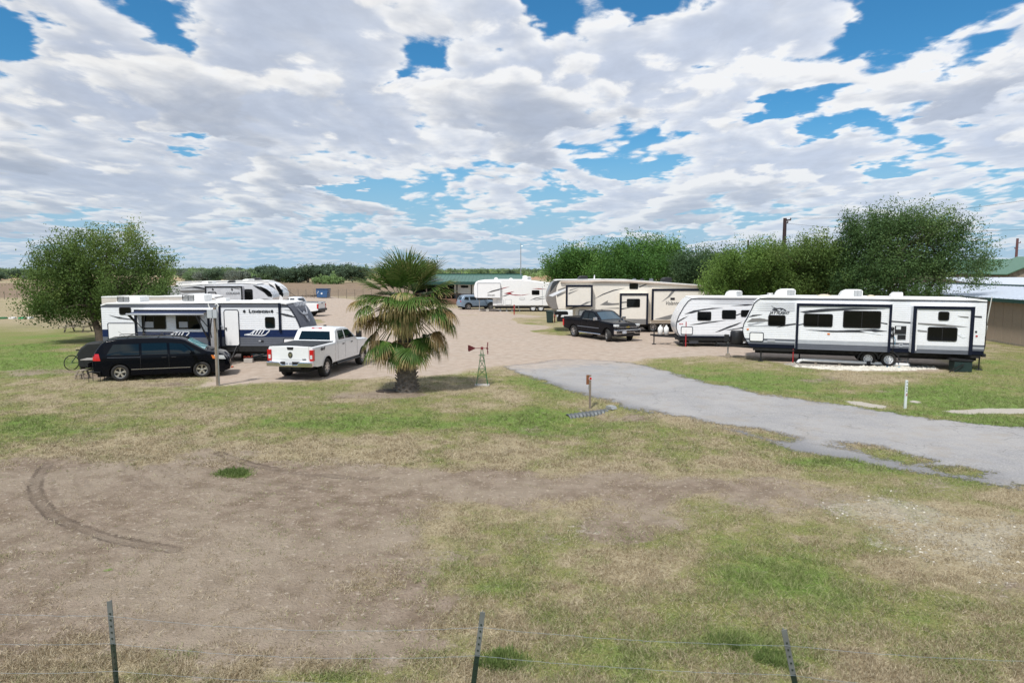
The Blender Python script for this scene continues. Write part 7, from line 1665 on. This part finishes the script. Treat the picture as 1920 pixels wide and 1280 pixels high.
# far pipe and mesh fence
root = empty('mesh_fence', (0, 0, 0), 0, 'low wire mesh fence on thin posts along the ploughed field', 'fence'); a, b = G(515, 558), G(760, 560.5); d_ = b - a; NP = 16
for i in range(NP + 1):
    p = a + d_ * i / NP; m = MB(); m.tube([(p.x, p.y, 0), (p.x, p.y, 1.5)], .05, 6); m.build('post', pm('fence_post_grey', (.20, .165, .13), .8), root)
MESHF = pm('fence_wire', (.22, .20, .17), .6)
m = MB()
for z in (.1, .4, .7, 1.0, 1.42): m.bar((a.x, a.y, z), (b.x, b.y, z), .012, .022)
for i in range(150): p = a + d_ * i / 150; m.bar((p.x, p.y, .1), (p.x, p.y, 1.42), .01, .010)
m.build('mesh', MESHF, root)
root = empty('field_fence', (0, 0, 0), 0, 'thin post and wire fence on the dry land left of the round tree', 'fence'); a, b = G(-40, 561), G(250, 561); d_ = b - a
for i in range(13): p = a + d_ * i / 12; m = MB(); m.tube([(p.x, p.y, 0), (p.x, p.y, 1.3)], .05, 6); m.build('post', pm('fence_post_grey', (.20, .165, .13), .8), root)
m = MB()
for z in (.5, .9, 1.2): m.bar((a.x, a.y, z), (b.x, b.y, z), .01, .016)
m.build('wire', MESHF, root)

# wheelie bin, cargo box, posts near the cream trailer
P = G(1031, 605); root = empty('trash_bin', P, R(-10), 'dark green wheeled trash bin under the nose of the cream trailer', 'trash bin')
m = MB(); b0, b1 = .24, .30
m.add([(-b0, -b0, .04), (b0, -b0, .04), (b0, b0, .04), (-b0, b0, .04), (-b1, -b1, .95), (b1, -b1, .95), (b1, b1, .95), (-b1, b1, .95)], [(0, 3, 2, 1), (4, 5, 6, 7), (0, 1, 5, 4), (1, 2, 6, 5), (2, 3, 7, 6), (3, 0, 4, 7)]); m.build('bin', BIN, root, bevel=.02)
m = MB(); m.prism([(-.33, .95), (.33, .95), (.33, .99), (.1, 1.05), (-.25, 1.05), (-.33, 1.0)], -.33, .33); m.build('lid', BIN, root, bevel=.015)
for sg in (-1, 1): m = MB(); m.lathe([(.001, -.03), (.10, -.03), (.10, .03), (.001, .03)], 14, axis='x', c=(sg * .22, .26, .10)); m.build('wheel', BLACK, root)
P = G(1045, 603); root = empty('cargo_box', P, 0, 'white ribbed cargo box on a black base between the trash bin and the black pickup', 'cargo box'); Lb = 34 * P.y / F
m = MB(); siding(m, .42, .98, lambda z: 0, lambda z: Lb, 0, lambda z: 0, .1); m.add([(0, 0, .42), (0, 1.1, .42), (0, 1.1, .98), (0, 0, .98)], [(0, 1, 2, 3)]); m.add([(Lb, 0, .42), (Lb, 1.1, .42), (Lb, 1.1, .98), (Lb, 0, .98)], [(3, 2, 1, 0)]); m.add([(0, 0, .98), (Lb, 0, .98), (Lb, 1.1, .98), (0, 1.1, .98)], [(0, 1, 2, 3)]); m.add([(0, 1.1, .42), (Lb, 1.1, .42), (Lb, 1.1, .98), (0, 1.1, .98)], [(3, 2, 1, 0)]); m.build('box', WHITE, root, fix=False)
m = MB(); m.box(.02, Lb - .02, .03, 1.07, .0, .42); m.build('base', DARKV, root)
for (px, py, yt, lab) in ((1486.5, 680, 625, 'red stake standing before the long ribbed trailer'), (1285.5, 650, 603, 'red stake in front of the shorter ribbed trailer'), (1040, 604, 583, 'red stake beside the dark green trash bin'), (964, 590, 571, 'red stake before the far white fifth wheel')):
    P = G(px, py); z_ = AT(px, yt, P.y).z; root = empty('stake', P, 0, lab, 'stake'); m = MB(); m.tube([(0, 0, 0), (.0, .02, z_)], .028 * P.y / 33, 6); m.build('rod', REDP, root); m = MB(); m.tube([(0, 0.01, z_ * .42), (0, .01, z_ * .52)], .04 * P.y / 33, 6); m.build('clamp', MAROON, root)
P = G(899, 583); root = empty('stake', P, 0, 'thin white stake beside the blue grey SUV', 'stake'); m = MB(); m.tube([(0, 0, 0), (0, 0, 1.25)], .045, 6); m.build('rod', PVC, root); m = MB(); m.box(-.05, .05, -.05, .05, 1.1, 1.3); m.build('cap', GALV, root)
P = G(914, 584); m = MB(); m.box(-.16, .16, -.1, .1, 0, .28); o = m.build('water_tap_box', CONC, None, bevel=.02); lay(o, P); tag(o, 'small pale tap box on the gravel in front of the blue grey SUV', 'box')
P = G(969, 584); root = empty('sawhorse', P, 0, 'small white folding step stand before the far white fifth wheel', 'stand')
m = MB()
for a_, b_ in (((-.35, -.2), (-.08, 0)), ((.35, -.2), (.08, 0)), ((-.3, .2), (-.05, .02)), ((.3, .2), (.05, .02))): m.bar((a_[0], a_[1], 0), (b_[0], b_[1], 1.0), .05, .05)
m.build('legs', GALV, root); m = MB(); m.box(-.12, .12, -.1, .1, 1.0, 1.05); m.build('top', GALV, root)

# drain pipe and things in front of the long ribbed trailer
a, b = G(1504, 682), G(1705, 688); root = empty('drain_pipe', a, math.atan2((b - a).y, (b - a).x), 'white plastic drain pipe lying before the long ribbed trailer', 'pipe'); Lp = (b - a).length
m = MB(); m.tube([(0, 0, .20), (Lp * .62, 0, .14)], .075, 12); m.tube([(Lp * .63, 0, .14), (Lp, 0, .10)], .075, 12); m.build('pipe', PVC, root, auto=40)
m = MB(); m.lathe([(.09, Lp * .62 - .08), (.095, Lp * .62), (.09, Lp * .62 + .1)], 14, axis='x', c=(0, 0, .14)); m.build('coupling', BLACK, root)
m = MB(); m.tube([(-.0, 0, .20), (-.15, 0, .15), (-.22, -.02, .04)], .08, 10); m.build('elbow', PVC, root, smooth=True)
m = MB()
for x_ in (.6, Lp * .35, Lp * .75): m.box(x_ - .05, x_ + .05, -.12, .12, 0, .07)
m.build('support', WOOD, root)
m = MB(); h0 = G(1648, 690); m.tube([on(G(px, py)) + Vector((0, 0, .03)) for px, py in [(1648, 684), (1660, 688), (1672, 686), (1684, 690), (1694, 686), (1686, 683), (1672, 684), (1662, 690), (1676, 691), (1690, 688), (1697, 678)]], .018, 6); tag(m.build('water_hose', BLUEH, None, smooth=True), 'blue water hose coiled on the white stones', 'hose')
P = G(1698, 685); root = empty('ladder_steps', P, R(-10), 'folded white metal steps leaning at the gap between the slide-outs', 'steps')
for sg in (-.17, .17): m = MB(); m.bar((sg - .12, -.1, 0), (sg + .05, .35, .78), .05, .03); m.build('rail', PVC, root)
for k in range(4): m = MB(); t_ = (k + .5) / 4; m.box(-.26 + .17 * t_, .10 + .17 * t_, -.12 + .45 * t_, .02 + .45 * t_, .78 * t_ - .01, .78 * t_ + .015); m.build('tread', GREYL, root)
P = G(1789, 697); root = empty('generator_box', P, R(-8), 'black generator box with folded top beside the rear of the long ribbed trailer', 'box')
m = MB(); m.box(0, .74, 0, .55, 0, .46); m.build('case', BIN, root, bevel=.02); m = MB(); m.prism([(-.12, .50), (.76, .46), (.78, .54), (-.05, .60)], -.03, .58); m.build('lid', BLACK, root, bevel=.01)
m = MB(); m.bar((-.3, -.2, .02), (.35, -.06, .36), .03, .05); m.build('handle', BLACKM, root)
# items at the rear of the long trailer: leaning white pole
a, b = AT(1846, 628, 32.2), AT(1860, 556, 32.2); m = MB(); m.tube([a, b], .022, 6, 0); m.tube([a - (b - a) * .02, a + (b - a) * .25], .06, 8, 0); o = m.build('flag_pole', pm('pale_pole', (.50, .50, .46), .6), None); tag(o, 'pale slanting pole fixed at the rear ladder of the long ribbed trailer', 'pole')
# left camp: bicycle, covered grill, tables, chair
P = G(178, 693); root = empty('covered_grill', P, R(15), 'barbecue grill under a black cover behind the minivan', 'grill')
m = MB(); m.prism([(-.55, .12), (.55, .12), (.60, .8), (.62, 1.15), (.35, 1.30), (-.15, 1.28), (-.45, 1.05), (-.62, .78)], -.3, .35); m.build('cover', TARP, root, bevel=.08)
m = MB()
for sg in (-.5, .5): m.box(sg - .03, sg + .03, -.2, .25, 0, .12)
m.build('legs', BLACKM, root)
P = G(157, 691); root = empty('bicycle', P, R(62), 'dark green bicycle leaning by the covered grill', 'bicycle')
for x_ in (-.52, .52):
    m = MB(); m.tube([(x_ + .33 * math.cos(R(t)), 0, .34 + .33 * math.sin(R(t))) for t in range(0, 361, 18)], .022, 5, cap=False); w_ = m.build('wheel', RUBBER, root, smooth=True)
    m = MB(); 
    for t in range(0, 360, 45): m.tube([(x_, 0, .34), (x_ + .32 * math.cos(R(t)), 0, .34 + .32 * math.sin(R(t)))], .003, 4)
    m.build('spokes', GALV, w_)
m = MB(); bb = (0, 0, .30); hd = (.40, 0, .85); st_ = (-.15, 0, .80)
for p_, q_ in ((bb, hd), (bb, st_), (st_, hd), ((-.52, 0, .34), bb), ((-.52, 0, .34), st_), (hd, (.52, 0, .34))): m.tube([p_, q_], .018, 6)
m.build('bike_frame', DKGREEN, root)
m = MB(); m.tube([(.34, -.28, 1.02), (.40, -.1, 1.0), (.40, .1, 1.0), (.34, .28, 1.02)], .014, 6); m.tube([(.40, 0, .85), (.40, 0, 1.0)], .014, 6); m.build('handlebar', BLACKM, root)
m = MB(); m.prism([(-.28, .86), (-.05, .88), (-.05, .91), (-.28, .92)], -.06, .06); m.build('saddle', BLACK, root, bevel=.015)
P = G(152, 703); root = empty('folding_table', P, R(6), 'folding table with grey top behind the rear of the minivan', 'table')
m = MB(); m.box(0, 1.25, 0, .6, .64, .68); m.build('tabletop', pm('grey_table_top', (.30, .28, .25), .6, var=.2), root, bevel=.01)
for x_, x2 in ((.1, .25), (1.15, 1.0)):
    for y_ in (.06, .52): m = MB(); m.tube([(x_, y_, .64), (x2, y_, 0)], .014, 6); m.build('leg', BLACKM, root)
P = G(147, 711); root = empty('step_stool', P, R(-15), 'low grey wooden step stool on the worn grass left of the chair', 'stool')
m = MB(); m.box(-.05, .28, 0, .3, .36, .39); m.box(-.16, .12, -.05, .25, .18, .21); m.build('tread', WOOD, root); 
for y_ in (0, .28): m = MB(); m.bar((-.18, y_, 0), (.02, y_, .37), .03, .05); m.bar((.32, y_, 0), (.2, y_, .37), .03, .05); m.build('side_rail', WOOD, root)
P = G(166, 717); root = empty('camp_chair', P, R(10), 'black metal chair standing at the minivan tail', 'chair')
m = MB(); m.box(0, .45, 0, .42, .40, .43); m.build('seat', BLACK, root)
for x_, y_ in ((.01, .01), (.44, .01), (.01, .41), (.44, .41)): m = MB(); m.tube([(x_, y_, 0), (x_, y_, .41 if x_ > .2 else .80)], .012, 5); m.build('leg', BLACKM, root)
m = MB(); m.box(-.01, .02, .02, .40, .60, .80); m.build('backrest', BLACK, root)
P = G(147, 622); root = empty('picnic_table', P, R(2), 'weathered wooden picnic table on the left lawn behind the round tree', 'picnic table')
m = MB(); 
for k in range(4): m.box(-.95, .95, -.38 + k * .19, -.38 + k * .19 + .17, .72, .76)
m.build('tabletop', WOOD, root)
for y_ in (-.85, .62): m = MB(); m.box(-.95, .95, y_, y_ + .25, .42, .46); m.build('bench', WOOD, root)
for x_ in (-.65, .65):
    for sg in (-1, 1): m = MB(); m.bar((x_, sg * .62, 0), (x_, sg * .2, .72), .09, .05); m.build('leg', WOOD, root)
    m = MB(); m.bar((x_ + .06, -.8, .40), (x_ + .06, .8, .40), .05, .09); m.build('brace', WOOD, root)
for (px, w_, mt, lab) in ((2, 12, GREENP, 'green low box at the far left edge of the field'), (20, 9, PVC, 'small white low box right of the leftmost green one'), (38, 9, BRIGHTG, 'bright green low box in the row left of the round tree'), (51, 11, PVC, 'white low box nearest the round tree')):
    P = G(px, 598); wd_ = w_ * P.y / F; m = MB(); m.prism([(-wd_ / 2, 0), (wd_ / 2, 0), (wd_ / 2, .10), (wd_ * .35, .17), (-wd_ * .35, .17), (-wd_ / 2, .10)], 0, .5); o = m.build('utility_cover', mt, None, bevel=.02); lay(o, P); tag(o, lab, 'box', 'low coloured boxes at the edge of the far left field')
# block with flowers and mat by the navy trailer
P = G(457, 680); root = empty('cinder_block', P, R(5), 'grey cinder block planter with red flowers under the navy trailer', 'planter'); m = MB(); m.box(0, .42, 0, .2, 0, .2); m.build('block', CONC, root, bevel=.01)
m = MB(); rs = random.Random(2)
for i in range(34): x_, y_, z_ = rs.uniform(.0, .42), rs.uniform(.0, .2), rs.uniform(.22, .32); r_ = rs.uniform(.015, .03); m.add([(x_ - r_, y_, z_), (x_, y_ - r_, z_ + r_ * .5), (x_ + r_, y_, z_), (x_, y_ + r_, z_ + r_ * .5), (x_, y_, z_ + r_)], [(0, 1, 4), (1, 2, 4), (2, 3, 4), (3, 0, 4), (3, 2, 1, 0)])
m.build('flowers', pm('flower_red', (.60, .10, .06), .7), root)
P = G(431, 688); m = MB(); m.lathe([(.16, 0), (.17, .03), (.10, .05), (.001, .05)], 16, axis='z'); o = m.build('orange_disc', ORANGE, None, smooth=True); lay(o, P); tag(o, 'orange leveling pad lying by the steps of the navy trailer', 'pad')
m = MB(); m.tube([on(G(px, py)) + Vector((0, 0, .05)) for px, py in [(470, 668), (480, 664), (492, 667), (505, 664), (515, 668), (500, 671), (485, 669), (474, 672), (462, 670)]], .035, 6); tag(m.build('sewer_hose', pm('teal_hose', (.07, .20, .23), .5), None, smooth=True), 'teal drain hose lying under the navy trailer', 'hose')
m = MB(); m.box(0, .5, 0, .35, 0, .3); o = m.build('storage_tote', BLACK, None, bevel=.03); lay(o, G(452, 671)); tag(o, 'black tote box under the navy trailer beside the cinder block', 'box')
m = MB(); m.lathe([(.001, 0), (.30, 0), (.33, .05), (.33, .18), (.28, .22), (.001, .22)], 22, axis='x', c=(-.24, .9, .95)); m.build('spare_wheel', BLACK, LONG.root, auto=40)

# loose pale stones: limestone bed and stony patch
def stones(name, label, n, seed, mode):
    r = np.random.RandomState(seed); b = MB()
    if mode == 0: X = 12 + 9 * r.rand(n); Y = 26 + 6 * r.rand(n)
    else:
        Y = 1 / (1 / 6. + (1 / 18. - 1 / 6.) * r.rand(n)); X = (r.rand(n) * .85 - .05) * Y * 1.0 + .5
    f = fields(X, Y); k = (f['rock'] > (1.15 if mode == 0 else .35)) & (f['road'] < -.1) & (r.rand(n) < (1.0 if mode == 0 else np.clip(f['rock'] * .7, .02, 1))); X, Y = X[k], Y[k]; Z = hill(X, Y)
    base = np.array([(1, 0, 0), (.3, .9, 0), (-.8, .6, 0), (-.8, -.6, 0), (.3, -.9, 0), (.2, .1, .7), (0, 0, -.3)]); F_ = [(0, 1, 5), (1, 2, 5), (2, 3, 5), (3, 4, 5), (4, 0, 5)]
    V = []; T = []; Fs = []
    s = (.02 + .05 * r.rand(len(X)) ** 2) * (1.7 if mode == 0 else .5)
    for i in range(len(X)):
        a = r.rand() * 6.28; c, si = math.cos(a), math.sin(a); q = base[:6] * s[i] * (.7 + .6 * r.rand(6, 1)); n0 = len(V)
        for v in q: V.append((X[i] + c * v[0] - si * v[1], Y[i] + si * v[0] + c * v[1], Z[i] + v[2]))
        Fs += [(x_ + n0, y_ + n0, z_ + n0) for x_, y_, z_ in F_]
    o = np_mesh(name, np.array(V), np.array(Fs), pm('pale_stone', (.56, .53, .46), .9, var=.25, scale=2), None, False); tag(o, label, kind='stuff')
stones('limestone_chips', 'bed of broken white limestone before the long ribbed trailer', 14000, 71, 0)
stones('pale_stones', 'small pale stones scattered on the soil at the right', 9000, 72, 1)
# slab bits on the lawn
# near wire fence
root = empty('wire_fence', (0, 0, 0), 0, 'near barbed wire fence with weathered dark green steel posts along the bottom of the picture', 'fence')
tops = []
TP = pm('dark_green_steel', (.010, .024, .016), .5, dirt=.25, var=.3); TPW = pm('worn_grey_steel', (.13, .14, .135), .6, var=.25)
for (px, py, bx) in ((205, 1127, 218), (905, 1147, 888), (1470, 1180, 1490)):
    t_ = G(px, py, 1.38); best = None
    for i in range(-120, 121):
        base = Vector((t_.x + i * .005, t_.y, 0)); q = [(proj(*(t_.lerp(base, s_)))) for s_ in np.linspace(.1, 1, 30)]
        q = min(q, key=lambda a: abs(a[1] - 1280)); e_ = abs(q[0] - bx)
        if best is None or e_ < best[0]: best = (e_, base)
    tops.append((t_, best[1]))
d_ = (tops[2][0] - tops[0][0]) / 2
tops = [(tops[0][0] - d_ * 1.0, tops[0][1] - d_)] + tops + [(tops[2][0] + d_, tops[2][1] + d_)]
for t_, b_ in tops:
    m = MB(); ax = (t_ - b_); up_ = ax.normalized()
    def tp(m, p, q, mi):
        m.bar(p, q, .048, .008, mi); m.bar(p + Vector((0, .018, 0)), q + Vector((0, .018, 0)), .008, .034, mi)
    c_ = b_ + ax * .70; tp(m, b_ - up_ * .3, c_, 0); tp(m, c_ + up_ * .0005, t_, 1)
    for k in range(20): z_ = b_ + ax * (.06 + .045 * k); m.box(z_.x - .007, z_.x + .007, z_.y - .012, z_.y - .003, z_.z - .006, z_.z + .006, 0)
    m.build('post', [TP, TPW], root)
rs = random.Random(8)
for hgt in (.90, .70, .50):
    m = MB()
    for i in range(len(tops) - 1):
        (t0, b0), (t1, b1) = tops[i], tops[i + 1]; p = b0.lerp(t0, hgt) + Vector((0, -.012, 0)); q = b1.lerp(t1, hgt) + Vector((0, -.012, 0)); n_ = 40; sg = rs.uniform(.02, .09)
        pts = [p.lerp(q, k / n_) + Vector((0, 0, -sg * 4 * (k / n_) * (1 - k / n_) + rs.uniform(-.004, .004))) for k in range(n_ + 1)]; m.tube(pts, .0017, 4, cap=False)
        for k in range(2, n_, 2):
            c_ = pts[k]; m.tube([c_ + Vector((0, 0, -.012)), c_ + Vector((0, 0, .012))], .0008, 3)
    m.build('barbed_wire', pm('dull_wire', (.20, .23, .25), .7), root, fix=False)
